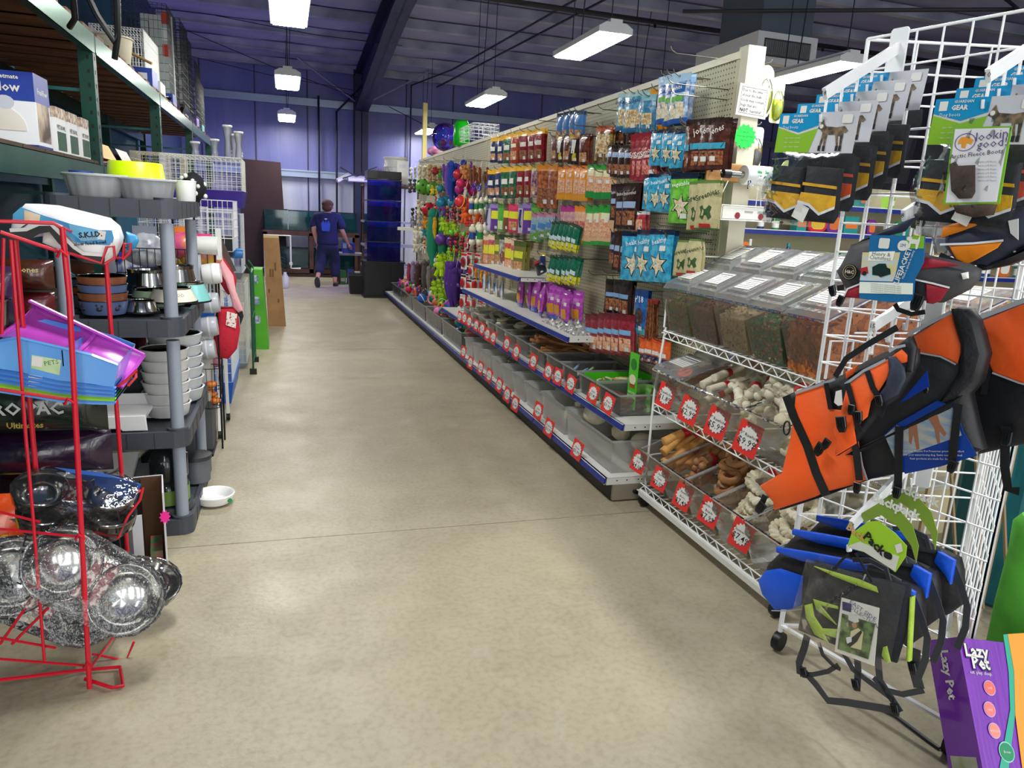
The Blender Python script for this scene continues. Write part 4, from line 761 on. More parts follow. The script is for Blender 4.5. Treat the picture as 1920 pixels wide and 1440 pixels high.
m = MB(); m.b2((RX-.05, Y0, .06), (RX-.02, Y1, .085)); m.b2((RX-.05, Y0, .06), (XB, Y0+.02, .08)); m.b2((RX-.05, Y1-.02, .06), (XB, Y1, .08)); wpart('base_rail', m, C('d8d8d0', .5), rk)
for (x, y) in ((RX-.02, Y0+.03), (RX-.02, Y1-.04), (XB-.05, Y0+.03), (XB-.05, Y1-.04)):
    wpart('caster_wheel', MB().lathe([(.012, -.014), (.032, -.014), (.034, 0), (.032, .014), (.012, .014)], 14, (x, y, .034), R=Euler((PI/2, 0, 0)).to_matrix()).box((x, y, .062), (.02, .03, .02)), BLACK, rk, True)
BODY = clear('bin_clear_body', 'fbfaf6', .09, .08, .1, 7, 1.2, 'e6ddcb'); LID = clear('bin_lid', 'f8f9f9', .36, .07, .3, 14, 1.5, 'dfe5e8')  # LID's strong milk paints in the silvery daylight reflected by the lids
def prismY(mb, poly, y0, y1, m=0, cap=True):
    n = len(poly); mb.add([(p[0], y0, p[1]) for p in poly]+[(p[0], y1, p[1]) for p in poly], ([tuple(range(n)), tuple(range(n, 2*n))[::-1]] if cap else [])+[(i, n+i, n+(i+1) % n, (i+1) % n) for i in range(n)], m)
def bulk_bin(yc, w_, z0, zf, zb, xf, xb, label, lid=True, stick=True):
    t = thing('bulk_bin', label, 'storage bin', (xf, yc, z0)); a, b_ = -w_/2, w_/2; d = xb-xf
    P = [(.05, 0), (d-.02, 0), (d, zb-z0), (.0, zf-z0), (-.006, zf-z0-.05)]
    m = MB(); n = 5
    A = [(p[0], a+(.012 if i < 2 else 0), p[1]) for i, p in enumerate(P)]; B_ = [(p[0], b_-(.012 if i < 2 else 0), p[1]) for i, p in enumerate(P)]
    m.add(A+B_, [(0, 1, 2, 3, 4), (9, 8, 7, 6, 5), (0, 5, 6, 1), (1, 6, 7, 2), (4, 3, 8, 9), (0, 4, 9, 5)]); part('bin_body', m, BODY, t)
    m = MB(); th = math.atan2(zb-zf, d); 
    for y in (a, b_): m.tube([(0, y, zf-z0), (d, y, zb-z0)], .006, 6)
    m.tube([(0, a, zf-z0), (0, b_, zf-z0)], .007, 6); m.tube([(d, a, zb-z0), (d, b_, zb-z0)], .007, 6); part('bin_rim', m, LID, t, True)
    if lid:
        for (f0, f1, nm_) in ((0, .46, 'front_lid'), (.48, 1, 'back_lid')):
            m = MB(); up = Vector((-math.sin(th), 0, math.cos(th)))
            def q(f, y, h): v = Vector((d*f, y, (zf-z0)+(zb-zf)*f))+up*h; return tuple(v)
            base_ = [q(f0, a, .004), q(f1, a, .004), q(f1, b_, .004), q(f0, b_, .004)]; top = [q(f0+.03, a+.012, .026), q(f1-.03, a+.012, .026), q(f1-.03, b_-.012, .026), q(f0+.03, b_-.012, .026)]
            r1 = [q(f0+.08, a+.035, .026), q(f1-.08, a+.035, .026), q(f1-.08, b_-.035, .026), q(f0+.08, b_-.035, .026)]; r2_ = [q(f0+.09, a+.04, .034), q(f1-.09, a+.04, .034), q(f1-.09, b_-.04, .034), q(f0+.09, b_-.04, .034)]
            vs = base_+top+r1+r2_; fs = []
            for g in (0, 4, 8): fs += [(g+i, g+(i+1) % 4, g+4+(i+1) % 4, g+4+i) for i in range(4)]
            fs.append((12, 13, 14, 15)); m.add(vs, fs); L_ = part(nm_, m, LID, t)
            if stick:
                m = MB(); s0, s1 = (f0+.13, f1-.12); y0_, y1_ = a+.06, b_-.06
                m.add([q(s0, y0_, .036), q(s1, y0_, .036), q(s1, y1_, .036), q(s0, y1_, .036)], [(0, 1, 2, 3)]); part('paper_label', m, PAPER, L_)
                m = MB()
                for k in range(6):
                    f = s0+(s1-s0)*(k+.8)/7; hh = .006 if k in (5,) else .0022
                    y2 = y0_+.006; y3 = y1_-(.006 if k != 2 else .03); df = hh/d
                    m.add([q(f, y2, .0368), q(f+df, y2, .0368), q(f+df, y3, .0368), q(f, y3, .0368)], [(0, 1, 2, 3)])
                part('printed_line', m, C('6c6c70', .6), L_)['kind'] = 'stuff'
    return t
def fill(yc, w_, z0, zf, zb, xf, xb, cols, label, size=.02, n=420, kind='square', lvl=.72):
    """loose biscuits in a bin: one heap"""
    r = random.Random(int(yc*100)); m = MB(); d = xb-xf; hF = (zf-z0)*lvl; hB = (zb-z0)*lvl*1.0; a, b_ = -w_/2+.02, w_/2-.02
    prismY(m, [(.055, .006), (d-.03, .006), (d-.02, hB-.02), (.015, hF-.02)], a, b_, 0)
    for i in range(n):
        s_ = r.random(); R = Euler((r.uniform(-.7, .7), r.uniform(-.7, .7), r.random()*3)).to_matrix()
        if s_ < .45: f = r.random(); p = (.02+(d-.05)*f, r.uniform(a, b_), hF+(hB-hF)*f-.012+.01*r.random())
        elif s_ < .7: f = r.random(); p = (.05-.035*f, r.uniform(a, b_), .01+f*(hF-.02)); R = Euler((r.uniform(-.3, .3), PI/2-.15, r.uniform(-.3, .3))).to_matrix() @ Euler((0, 0, r.random()*3)).to_matrix()
        else: f = r.random(); p = (.05+(d-.08)*f, a-.004, .01+r.random()*(hF+(hB-hF)*f-.02)); R = Euler((PI/2+r.uniform(-.3, .3), r.uniform(-.3, .3), 0)).to_matrix() @ Euler((0, 0, r.random()*3)).to_matrix()
        k = r.randrange(len(cols)); q = size*r.uniform(.85, 1.1)
        if kind == 'square': m.box(p, (q, q, q*.28), k, R)
        else: m.ell(p, (q*.6, q*.35, q*.3), 5, k, R)
    o = solo('biscuit_heap', m, [C(c, .7) for c in cols], label, 'dog biscuits', (xf, yc, z0), kind='stuff'); return o
BY = [3.24, 3.0, 2.76, 2.52, 2.275]; BW = .232
fl_ = [(['6f7f3c', 'c07a3c', '8a4a2c', '3f6a34'], 'mixed green and orange biscuits in the top tier bin farthest along', .016, 'oval'), (['7a4a34', '5f3526', '96604a'], 'small brown biscuits in the second top tier bin', .014, 'oval'), (['c2ab86', 'a88c68', 'd4c2a0'], 'pale tan round biscuits in the middle top tier bin', .013, 'oval'), (['3f7a4c', 'b0604a', 'c8a46a', '5a8a5c'], 'green and red biscuits in the fourth top tier bin', .017, 'oval'), (['b0622c', '9a4f22', 'c47438'], 'orange-brown square biscuits filling the nearest top tier bin', .03, 'square')]
for i, y in enumerate(BY):
    bulk_bin(y, BW, .965, 1.185, 1.40, RX-.0, XB-.02, 'clear lidded bin on the top tier of the wire rack, %s from the pegboard' % ORD[i])
    f = fl_[i]; fill(y, BW, .965, 1.185, 1.40, RX, XB-.02, f[0], f[1], f[2], 520 if i < 4 else 640, f[3], .78 if i < 4 else .9)
# near end bins of a second clear bank beside the tower
bulk_bin(2.27, .22, .965, 1.13, 1.30, XB+.01, XB+.42, 'clear lidded bin of tan biscuits behind the wire tower'); fill(2.27, .22, .965, 1.13, 1.30, XB+.01, XB+.42, ['b0722c', 'c89454', '96602c'], 'tan biscuits in the bin behind the wire tower', .026, 500, 'square', .9)
MY = [3.22, 2.95, 2.68, 2.40]
for i, y in enumerate(MY): bulk_bin(y, .27, .575, .755, .90, RX-.02, XB-.02, 'clear lidded bin of rawhide on the middle tier, %s from the pegboard' % ORD[i], lid=(i < 1))
LY = BY
for i, y in enumerate(LY): bulk_bin(y, BW, .125, .315, .50, RX-.05, XB-.02, 'clear open bin of rawhide on the bottom tier, %s from the pegboard' % ORD[i], lid=False)
def fillchews(y, w_, x0_, x1_, z0_, z1_, kind, mt, n, s, desc, al, seed):
    r = random.Random(seed)
    for i in range(n):
        f = (i+.5)/n; fx = r.random() if i % 2 else r.random()*.5; zt = z0_+(z1_-z0_)*(.25+.75*f)+fx*.06
        chew(kind, mt, (x0_+(x1_-x0_)*fx, y+r.uniform(-w_, w_), zt), (r.uniform(-.3, .3), r.uniform(-.3, .1)-.25, al+r.uniform(-.3, .3)), s, desc+', %s up' % ORD[i], desc, band=i % 2 == 0)
fillchews(3.22, .05, 1.95, 2.15, .62, .78, 'roll', BRAW, 6, .9, 'small brown chew roll in the lidded middle tier bin', .2, 1)
fillchews(2.95, .06, 1.95, 2.2, .62, .80, 'roll', WRAW, 9, 1.1, 'cream rawhide stick with red band in the second middle tier bin', .1, 2)
fillchews(2.68, .06, 1.93, 2.2, .63, .82, 'bone', WRAW, 9, 1.25, 'cream knotted rawhide bone with red band in the third middle tier bin', .9, 3)
fillchews(2.40, .06, 1.93, 2.2, .65, .86, 'bone', WRAW, 9, 1.7, 'big cream knotted rawhide bone in the fourth middle tier bin', 1.2, 4)
fillchews(3.24, .05, 1.95, 2.2, .17, .44, 'roll', TRAW, 11, 1.35, 'golden rawhide roll with red band in the first bottom tier bin', .15, 5)
fillchews(3.0, .05, 1.92, 2.2, .16, .40, 'bone', BRAW, 8, 1.2, 'tan knotted rawhide bone in the second bottom tier bin', .4, 6)
fillchews(2.76, .05, 1.92, 2.2, .17, .42, 'coil', BRAW, 9, 1.3, 'coiled brown rawhide in the third bottom tier bin', .5, 7)
fillchews(2.52, .04, 1.92, 2.2, .19, .42, 'braid', WRAW, 7, 1.15, 'white braided rawhide ring with red band in the fourth bottom tier bin', .5, 8)
fillchews(2.275, .04, 1.92, 2.2, .18, .42, 'braid', WRAW, 7, 1.1, 'white braided rawhide ring with red band in the nearest bottom tier bin', .8, 9)
for (px, py, x, s, lines, lb) in [(1197, 866, 1.80, .115, [('10" Rawhide', .13), ('Roll', .13), ('$4.08', .26)], 'reading 4.08 on the far corner of the bottom tier'), (1237, 898, 1.80, .115, [('8" Rawhide', .13), ('Twist', .13), ('$2.09', .26)], 'reading 2.09 on the bottom tier'), (1280, 932, 1.80, .12, [('6" Rawhide', .14), ('Bone', .13), ('$7.49', .26)], 'reading 7.49 in the middle of the bottom tier'), (1330, 960, 1.80, .125, [('Rawhide Colored', .12), ('Braids', .14), ('$7.99', .28)], 'reading 7.99 on the fourth bottom tier bin'), (1390, 1003, 1.80, .125, [('12" Rawhide Combo', .105), ('$7.49', .3)], 'reading 7.49 on the nearest bottom tier bin'),
    (1248, 742, 1.832, .125, [('Rawhide', .17), ('$1.89', .3)], 'reading 1.89 on the lidded middle tier bin'), (1292, 769, 1.832, .13, [('6" Rawhide', .15), ('$2.99', .3)], 'reading 2.99 between the knot bins and the lidded bin'), (1344, 793, 1.832, .135, [('8" Rawhide', .15), ('$5.99', .3)], 'reading 5.99 on the middle tier'), (1402, 823, 1.832, .14, [('10" Rawhide', .15), ('$9.99', .3)], 'reading 9.99 on the nearest middle tier bin')]:
    price_card(atx(px, py, x), -PI/2+.3, s, lines, 'red price card '+lb, None, -.14, .16)
m = MB(); m.prism(circ(0, 0, .035, 14, 1.2), -.001, .001); P = atx(1284, 698, 1.9); oc = thing('orange_sticker', 'small orange oval price sticker on the lidded middle tier bin', 'sticker', P, -PI/2+.3, rot=(-1.0, 0, -PI/2+.3)); part('sticker_face', m, C('ff6a1c', .5), oc); text('$1.89', .025, INK, oc, 0, 0, -.002)
# ================================================================ sign post fittings
def onend(px, py, y=3.35): return aty(px, py, y)
P = onend(1412, 190); sg = thing('warning_sign', 'hand-lettered white paper sign about bulk foods taped to the post', 'sign', (P.x, 3.352, P.z), .0, rot=(0, .06, 0))
part('paper', MB().prism(rect(-.088, -.075, .088, .075), -.0015, .0), PAPER, sg)
m = MB()
for a, b_ in (((-.074, -.062), (.074, -.0607)), ((-.074, .0607), (.074, .062)), ((-.074, -.062), (-.0727, .062)), ((.0727, -.062), (.074, .062))): m.prism(rect(a[0], a[1], b_[0], b_[1]), -.0022, -.0016)
part('ruled_border', m, INK, sg)
for i, l_ in enumerate(['Due to the time', 'of year the bulk', 'foods may contain', 'bugs that are']): text(l_, .0205, INK, sg, -.069, .047-.0235*i, -.0024, align='LEFT', sx=.88)
text('NOT', .024, INK, sg, -.069, -.048, -.0024, bold=.03, align='LEFT', sx=.9); text('harmful!', .0205, INK, sg, -.01, -.048, -.0024, align='LEFT')
P = onend(1397, 256); gs = thing('starburst_sign', 'small neon green starburst notice on the post', 'sign', (P.x, 3.352, P.z)); part('starburst_card', MB().prism(starpoly(0, 0, .062, .05, 14, 0, 1.1), -.001, .001), C('12e04a', .5), gs)
for i, l_ in enumerate(['ask us', 'if we can get this', 'for you']): text(l_, .014, C('0b6a2a', .6), gs, 0, .022-.02*i, -.0022)
# bag roll dispenser
P = onend(1400, 325, 3.3); dp = thing('bag_dispenser', 'tan wooden board with wire arm holding a bag roll on the post', 'dispenser', (P.x, 3.355, P.z))
part('board', MB().prism(rrect(-.21, -.045, .23, .045, .006, 2), -.02, .0, .003), mat('plywood', 'b98a55', .6, 0, 'a3713c', 6, stretch=(1, 1, 6)), dp)
m = MB(); m.tube([(-.17, -.02, .02), (-.17, -.06, .02), (-.16, -.1, -.02), (-.14, -.1, -.0)], .004, 6); m.tube([(-.1, -.02, .03), (-.17, -.03, .025)], .004, 6); m.tube([(.18, -.02, .02), (.26, -.1, .0)], .004, 6); m.tube([(-.08, -.02, -.04), (-.13, -.04, -.13)], .003, 5); m.tube([(.1, -.02, -.05), (.08, -.05, -.18)], .003, 5); part('wire_arm', m, WIREW, dp, True)
rl = thing('bag_roll', 'roll of clear produce bags with green print on the dispenser', 'bag roll', (P.x+.07, 3.255, P.z-.012), 0); RX_ = Euler((0, PI/2, 0)).to_matrix()
part('wound_bags', MB().lathe([(.018, -.12), (.046, -.12), (.048, -.118), (.048, .17), (.046, .172), (.018, .172)], 22, R=RX_), mat('rollwhite', 'f2f4f4', .25, 0, 'dfe4e6', 12, coat=.6), rl, True)
part('core', MB().lathe([(.017, -.2), (.017, .18)], 12, R=RX_), STEEL, rl, True); part('end_cap', MB().lathe([(.022, -.235), (.022, -.195)], 14, R=RX_), BLACK, rl, True)
m = MB()
for k in range(2):
    m.surf(lambda u, v: (-.07+.2*u, -.0487*math.cos(-.15+k*.62+v*.42-.3), .0487*math.sin(-.15+k*.62+v*.42-.3)), 12, 4)
part('green_print', m, mat('greenprint', '1f8a4c', .4, 0, 'f2f4f4', 70, contrast=(.46, .5), stretch=(1, 1, .6)), rl, True)
m = MB(); m.surf(lambda u, v: (-.12+.28*u, -.047+.006*math.sin(u*9), -.03-.04*v+.006*math.sin(u*14)), 12, 3); part('loose_bag', m, SHRINK, rl, True)
P = onend(1385, 400, 3.25); bx = thing('twist_tie_box', 'flat white carton tray hanging on wires under the bag roll', 'box', (P.x+.015, 3.26, P.z), .05)
m = MB(); m.b2((-.15, -.06, -.03), (.15, -.057, .03)); m.b2((-.15, .057, -.03), (.15, .06, .03)); m.b2((-.15, -.06, -.03), (.15, .06, -.027)); m.b2((-.15, -.06, -.03), (-.147, .06, .03)); m.b2((.147, -.06, -.03), (.15, .06, .03)); m.b2((-.03, -.057, .0), (.02, .057, .03)); part('carton', m, C('e9e7e0', .5), bx)
m = MB(); 
for x in (-.06, .08): m.prism(circ(x, -.012, .016, 10), -.062, -.0605)
part('cutout', m, C('8a2030', .6), bx); m = MB(); m.b2((-.02, -.0615, .004), (.03, -.0605, .012)); m.b2((.06, -.0615, .002), (.11, -.0605, .014)); part('barcode_label', m, C('9aa69c', .5), bx)
m = MB(); m.tube([(-.16, -.065, -.03), (-.16, -.065, .035), (.16, -.065, .035), (.165, -.065, -.035), (-.16, -.065, -.035)], .003, 5); m.tube([(-.13, .065, .03), (-.08, .06, .2)], .003, 5); m.tube([(.12, .0, .035), (.14, .05, .2)], .003, 5); part('wire_cradle', m, WIREW, bx, True)
# items on the post's far face
def hangcard(px, py, y, w_, h, c1, c2, lb, c3='f0f0ec', shape='rect'):
    P = aty(px, py, y); t = thing('carded_product', lb, 'packaged product', P, .1)
    part('card', MB().prism(rrect(-w_/2, -h, w_/2, 0, w_*.2 if shape == 'rect' else w_*.48, 4), -.001, .001), C(c3, .4), t); part('printed_panel', MB().prism(rrect(-w_*.42, -h*.9, w_*.42, -h*.45, w_*.1, 2), -.002, -.0012), C(c1, .4), t); part('product_body', MB().ell((0, -.02, -h*.68), (w_*.3, .018, h*.2), 12), C(c2, .3), t, True)
    part('blister', MB().ell((0, -.01, -h*.6), (w_*.4, .035, h*.36), 12), CLEAR, t, True); part('hang_hook', MB().tube([(-.0, .15, .012), (.0, -.02, .012), (0, -.03, .022)], .003, 5), C('9a9a94', .4), t); return t
hangcard(1440, 122, 3.6, .1, .27, 'b8c43a', 'd8dc3a', 'long clear blister pack with lime handles beside the post top', 'dfe0d2', 'oval')
hangcard(1462, 150, 3.9, .09, .24, 'c8d82a', 'dbe83a', 'yellow-green rounded blister behind the paper sign', 'e8ecb8')
hangcard(1420, 238, 3.7, .1, .24, 'e0b41c', '6a6a6a', 'white card with yellow panel and grey comb behind the post', 'eef0f0')
hangcard(1480, 300, 3.9, .12, .16, 'a8bc3c', 'c8d44c', 'green oval blister card behind the bag roll', 'cdd88a', 'oval')
# ================================================================ aisle beyond the post
g2 = thing('far_gondola', 'cream shelving run with blue price rails in the next aisle', 'shelving', (4.5, 6.0, 0))
wpart('back_panel', MB().b2((3.0, 6.5, .1), (8.6, 6.53, 1.98)), PEG, g2)
for z in (.3, .75, 1.12, 1.50, 1.76):
    m = MB(); m.b2((3.0, 6.02, z-.03), (8.6, 6.5, z)); wpart('shelf', m, SHELFW, g2); wpart('price_rail', MB().b2((3.0, 6.0, z-.04), (8.6, 6.015, z)), RAIL, g2); wpart('rail_lip', MB().b2((3.0, 5.995, z+.001), (8.6, 6.015, z+.008)), C('dfe3ee', .3), g2)
r3 = random.Random(5); PCOL = ['2c8a4c', '1f3c7a', 'c81c3c', 'e8e8e0', '1c8a8a', '6a2a8c', 'e0b82c', '202830', '8ab83c', 'd8702c']; PN = ['green', 'navy', 'red', 'white', 'teal', 'purple', 'yellow', 'black', 'lime', 'orange']
for row, (z, hh, nn) in enumerate(((1.505, .2, 24), (1.125, .26, 22), (.755, .25, 14), (1.765, .16, 14))):
    for i in range(nn):
        x = 3.2+i*(5.2/nn)+r3.random()*.08; c = r3.randrange(10); w_ = .06+.1*r3.random(); h = hh*(.6+.4*r3.random()); kd = r3.randrange(3)
        lbz = '%s %s on the %s shelf of the next aisle, %s along' % (PN[c], ['bottle', 'rounded pack', 'box'][kd], ['third', 'middle', 'low', 'top'][row], ORD[i] if i < 18 else 'near its end')
        if kd == 0:
            t = thing('bottle', lbz, 'bottle', (x, 6.1, z), 0, 'stock in the next aisle'); part('bottle_body', MB().lathe([(w_*.4, 0), (w_*.42, .01), (w_*.42, h*.7), (w_*.15, h*.85), (w_*.15, h*.88)], 12), C(PCOL[c], .3), t, True); part('cap', MB().lathe([(w_*.18, h*.88), (w_*.18, h)], 10), C(PCOL[(c+3) % 10], .4), t, True); part('label_wrap', MB().lathe([(w_*.425, h*.15), (w_*.425, h*.6)], 12), C('e8e8e4', .4), t, True)
        elif kd == 1:
            t = thing('rounded_pack', lbz, 'packaged product', (x, 6.1, z), 0, 'stock in the next aisle'); w_ *= 1.5; part('pack_card', MB().prism(rrect(-w_/2, 0, w_/2, h, w_*.3, 4), -.02, .02, .006), C(PCOL[c], .4), t); part('arched_print', MB().prism(rrect(-w_*.35, h*.15, w_*.35, h*.8, w_*.2, 4), -.023, -.0205), C(PCOL[(c+4) % 10], .4), t)
        else:
            t = thing('carton', lbz, 'box', (x, 6.12, z), 0, 'stock in the next aisle'); part('carton_body', MB().prism(rect(-w_*.6, 0, w_*.6, h), -.05, .05), C(PCOL[c], .4), t); part('printed_panel', MB().prism(rect(-w_*.5, h*.3, w_*.5, h*.7), -.052, -.0505), C(PCOL[(c+5) % 10], .4), t)
# ================================================================ three-sided white wire tower
TU = Vector((.27, -.963, 0)).normalized(); TN = Vector((-.963, -.27, 0)).normalized(); T0 = Vector((1.70, 1.97, 0)); TRZ = math.atan2(TU.y, TU.x)
def TP(d): return Plane(T0+TN*d, TRZ)
c6 = lambda x, y: (1440+x/3.131, y/3.131)
c7 = lambda x, y: (1400+x/2.4, 380+y/2.4)
c8 = lambda x, y: (1400+x/2.571, 880+y/2.571)
c9 = lambda x, y: (1440+x/4, 900+y/4)
c10 = lambda x, y: (1640+x/6.546, 420+y/6.546)
c11 = lambda x, y: (1640+x/3.132, 500+y/3.132)
tw_ = thing('wire_display_tower', 'tall three-sided white wire grid tower hung with dog gear', 'display rack', tuple(T0))
def gridpanel(a, b_, n, z0=.26, z1=2.08, nm='grid_panel'):
    m = MB(); a = Vector(a); b_ = Vector(b_); k = int((z1-z0)/.152)
    for i in range(n+1):
        p = a+(b_-a)*i/n; r = .0048 if i in (0, n) else .0032; m.tube([p+Vector((0, 0, z0)), p+Vector((0, 0, z1))], r, 5)
    nz = int(round((z1-z0)/.0915))
    for j in range(nz+1):
        z = z0+(z1-z0)*j/nz; m.tube([a+Vector((0, 0, z)), b_+Vector((0, 0, z))], .0045 if j in (0, nz) else .0032, 5)
    wpart(nm, m, WIREW, tw_, True)
A1 = T0; A2 = T0+TU*.61; A3 = T0+Vector((.956, -.29, 0))*.61
gridpanel(A1, A2, 8); gridpanel(A1+Vector((.01, .006, 0)), A3, 8); gridpanel(A2, A3+Vector((0, -.006, 0)), 8)
m = MB(); fz = .1
for p, q in ((A1, A2), (A2, A3), (A3, A1)): m.tube([p+Vector((0, 0, fz)), q+Vector((0, 0, fz))], .009, 6)
for p in (A1, A2, A3): m.tube([p+Vector((0, 0, .075)), p+Vector((0, 0, .27))], .009, 6)
wpart('base_frame', m, WIREW, tw_, True)
for p in (A1, A2, A3): wpart('caster_wheel', MB().lathe([(.015, -.014), (.034, -.014), (.036, 0), (.034, .014), (.015, .014)], 14, (p.x, p.y, .037), R=Euler((PI/2, 0, .4)).to_matrix()), BLACK, tw_, True)
m = MB()
for (px, py) in ((1708, 92), (1868, 96)): pass
ARMM = C('eceeef', .3)
def arm(tip, L_=.3, drop=.13, num='', lab='', hooks=5, plate=True):
    P = TP(L_); u, z = P.px(*tip); root = T0+TU*u; t = thing('slotted_bracket', lab, 'bracket', (root.x, root.y, z+drop), TRZ)
    m = MB(); th = math.atan2(drop, L_); n_ = math.hypot(drop, L_)
    R = Euler((-th, 0, 0)).to_matrix(); R = Matrix(((1, 0, 0), (0, math.cos(th), -math.sin(th)), (0, math.sin(th), math.cos(th))))
    m.box((0, -L_/2, -drop/2), (.012, n_, .03), 0, R); part('sloping_bar', m, ARMM, t)
    if plate: part('mounting_plate', MB().prism(rrect(-.026, -.13, .026, .05, .006, 1), -.012, -.004), ARMM, t)
    pts = []
    for k in range(hooks):
        f = (k+.9)/hooks; y = -L_*f+.006; zz = -drop*f-.01; part('hook', MB().tube([(0, y, zz), (.001, y-.001, zz-.055), (.006, y-.008, zz-.068), (.006, y-.022, zz-.066), (.006, y-.026, zz-.048)], .0038, 6), ARMM, t, True); pts.append((u, L_*f+.012, z+drop+zz-.064))
    if num: text(num, .018, INK, t, .0, -drop+.001, -L_-.004)
    return pts
hA = arm((1546, 176), .32, .17, '18', 'white slotted bracket at the tower top carrying dog boot packs', 5)
hB = arm((1694, 405), .30, .13, '8', 'white slotted bracket numbered 8 holding the red life jacket', 4)
hC = arm((1852, 142), .26, .13, '10', 'white slotted bracket numbered 10 at the upper edge of the tower', 4)
hD = arm((1637, 612), .30, .12, '15', 'white slotted bracket over the small orange life vest', 4)
hE = arm((1597, 985), .34, .19, '17', 'white slotted bracket low on the tower carrying the backpacks', 5)
hF = arm((1912, 425), .24, .08, '', 'white slotted bracket holding the orange and navy life jacket', 3)
# ---- dog boot packs
BLUE1 = C('0f8fc4', .35); LIME1 = C('86b92c', .4); PHOTO = mat('photo_grey', 'bcbec6', .35, 0, 'd2d3d8', 3); BKF = mat('black_fabric', '101218', .8, 0, '1c1f26', 30, .4, 60); YLF = mat('yellow_fabric', 'e8b422', .75, 0, 'd8a018', 20, .3, 60); ORF = mat('orange_mesh', 'f2622e', .75, 0, 'e04c20', 20, .3, 60); WHF = C('dfe3ea', .6)
BAGC = clear('pack_clear', 'fafafa', .015, .05, .08, 18, .6)
def dogprint(t, x, z, s, y):
    m = MB(); m.prism([(x+a*s, z+b_*s) for a, b_ in [(-.5, .28), (-.42, .42), (-.36, .28), (-.3, .2), (.1, .16), (.36, .2), (.5, .06), (.42, -.02), (.36, .02), (.36, -.5), (.3, -.5), (.26, -.1), (.18, -.1), (.24, -.42), (.18, -.42), (.08, -.06), (-.2, -.06), (-.22, -.5), (-.28, -.5), (-.3, -.08), (-.38, -.5), (-.44, -.48), (-.38, 0), (-.48, .1), (-.58, .14)]], y-.0004, y)
    part('printed_dog', m, mat('huskyprint', '3c3228', .5, 0, '8a7458', 60), t); m = MB()
    for a in (-.41, -.25, .21, .33): m.prism(rect(x+(a-.05)*s, z-.56*s, x+(a+.04)*s, z-.4*s), y-.0008, y-.0004)
    part('printed_boots', m, INK, t); part('printed_dog_face', MB().prism(circ(x-.46*s, z+.2*s, .07*s, 8), y-.0008, y-.0004), PAPER, t)
def bootpack(hp, lab, accent, dx=0, open_=True, full=True, grp=None):
    u, d, z = hp; o = T0+TU*(u+dx)+TN*d; t = thing('boot_pack', lab, 'dog boots', (o.x, o.y, z-.0), TRZ+rnd.uniform(-.05, .05), grp, rot=(rnd.uniform(-.06, .02), .05, TRZ+rnd.uniform(-.06, .06)))
    W = .245; m = MB(); m.prism(rect(-.13, -.085, .115, .022), -.001, .001); part('header_card', m, PHOTO, t)
    m = MB(); m.prism([(-.13, -.012), (-.13, .022), (.0, .022), (.0, -.012), (-.06, -.03)], -.0018, -.0011); part('blue_print', m, BLUE1, t)
    m = MB(); m.prism([(-.13, -.085), (-.13, -.016), (-.06, -.036), (.0, -.02), (-.018, -.085)], -.0018, -.0011); part('green_print', m, LIME1, t)
    m = MB(); m.prism(rect(-.118, -.006, -.098, .016), -.0026, -.002); part('dog_badge', m, PAPER, t)
    text('GUARDIAN', .009, PAPER, t, -.06, .014, -.0028, bold=.02); text('GEAR', .0155, PAPER, t, -.068, .0, -.0028, bold=.04); text('Dog boots', .012, PAPER, t, -.088, -.016, -.0028)
    dogprint(t, .05, -.032, .085, -.0018); part('price_sticker', MB().prism(rrect(.07, -.008, .1, .014, .003, 1), -.0032, -.0027), PAPER, t)
    for i in range(3): text('sizes - colors - durable', .0055, PAPER, t, -.075, -.045-.012*i, -.0028)
    for s_, cx_ in ((-1, -.068), (1, .05)):   # two boots each side in the bag
        ya = -.012 if s_ < 0 else -.02
        m = MB(); m.prism([(cx_-.055, -.12), (cx_+.05, -.125), (cx_+.055, -.20), (cx_+.06, -.25), (cx_+.05, -.27), (cx_-.05, -.27), (cx_-.065, -.24), (cx_-.05, -.2)], ya, ya+.03, .008, seg=2); part('boot', m, BKF, t, True)
        m = MB(); m.prism([(cx_-.053, -.165), (cx_+.052, -.172), (cx_+.054, -.18), (cx_-.053, -.173)], ya-.002, ya); m.prism([(cx_-.053, -.192), (cx_+.055, -.198), (cx_+.058, -.225), (cx_+.015, -.245), (cx_-.02, -.222), (cx_-.058, -.215)], ya-.002, ya); part('coloured_panel', m, accent, t)
        m = MB(); m.prism([(cx_-.058, -.215), (cx_-.02, -.222), (cx_+.015, -.245), (cx_+.058, -.225), (cx_+.058, -.232), (cx_+.015, -.252), (cx_-.022, -.229), (cx_-.06, -.222)], ya-.003, ya-.001); part('reflective_trim', m, WHF, t)
    part('white_price_tag', MB().prism([(-.005, -.22), (.035, -.235), (.022, -.275), (-.018, -.26)], -.026, -.0255), PAPER, t)
    m = MB(); m.surf(lambda a, b_: (-.135+.265*a+.01*math.sin(b_*9), -.012-.018*math.sin(PI*a)**.5*math.sin(PI*b_)**.5-.003*math.sin(a*31+b_*23), -.085-.2*b_), 14, 14); m.surf(lambda a, b_: (.13-.265*a, .02*math.sin(PI*a)**.5*math.sin(PI*b_)**.5, -.085-.2*b_), 6, 6); part('clear_bag', m, BAGC, t, True)
    return t
for k, hp in enumerate(reversed(hA)):
    bootpack(hp, 'dog boot pack with %s boots in clear bag, %s on the top arm' % (['black and yellow', 'black and orange', 'black and yellow', 'black and gold', 'all black'][k], ['front', 'second', 'third', 'fourth', 'rear'][k]), [YLF, ORF, YLF, YLF, YLF][k], .006*k, True)
for k, hp in enumerate(reversed(hC)): bootpack((hp[0]+.02, hp[1], hp[2]), 'dog boot pack on the arm numbered 10, %s one' % ['front', 'second', 'third', 'rear'][k], [YLF, ORF, YLF, YLF][k], .01*k)
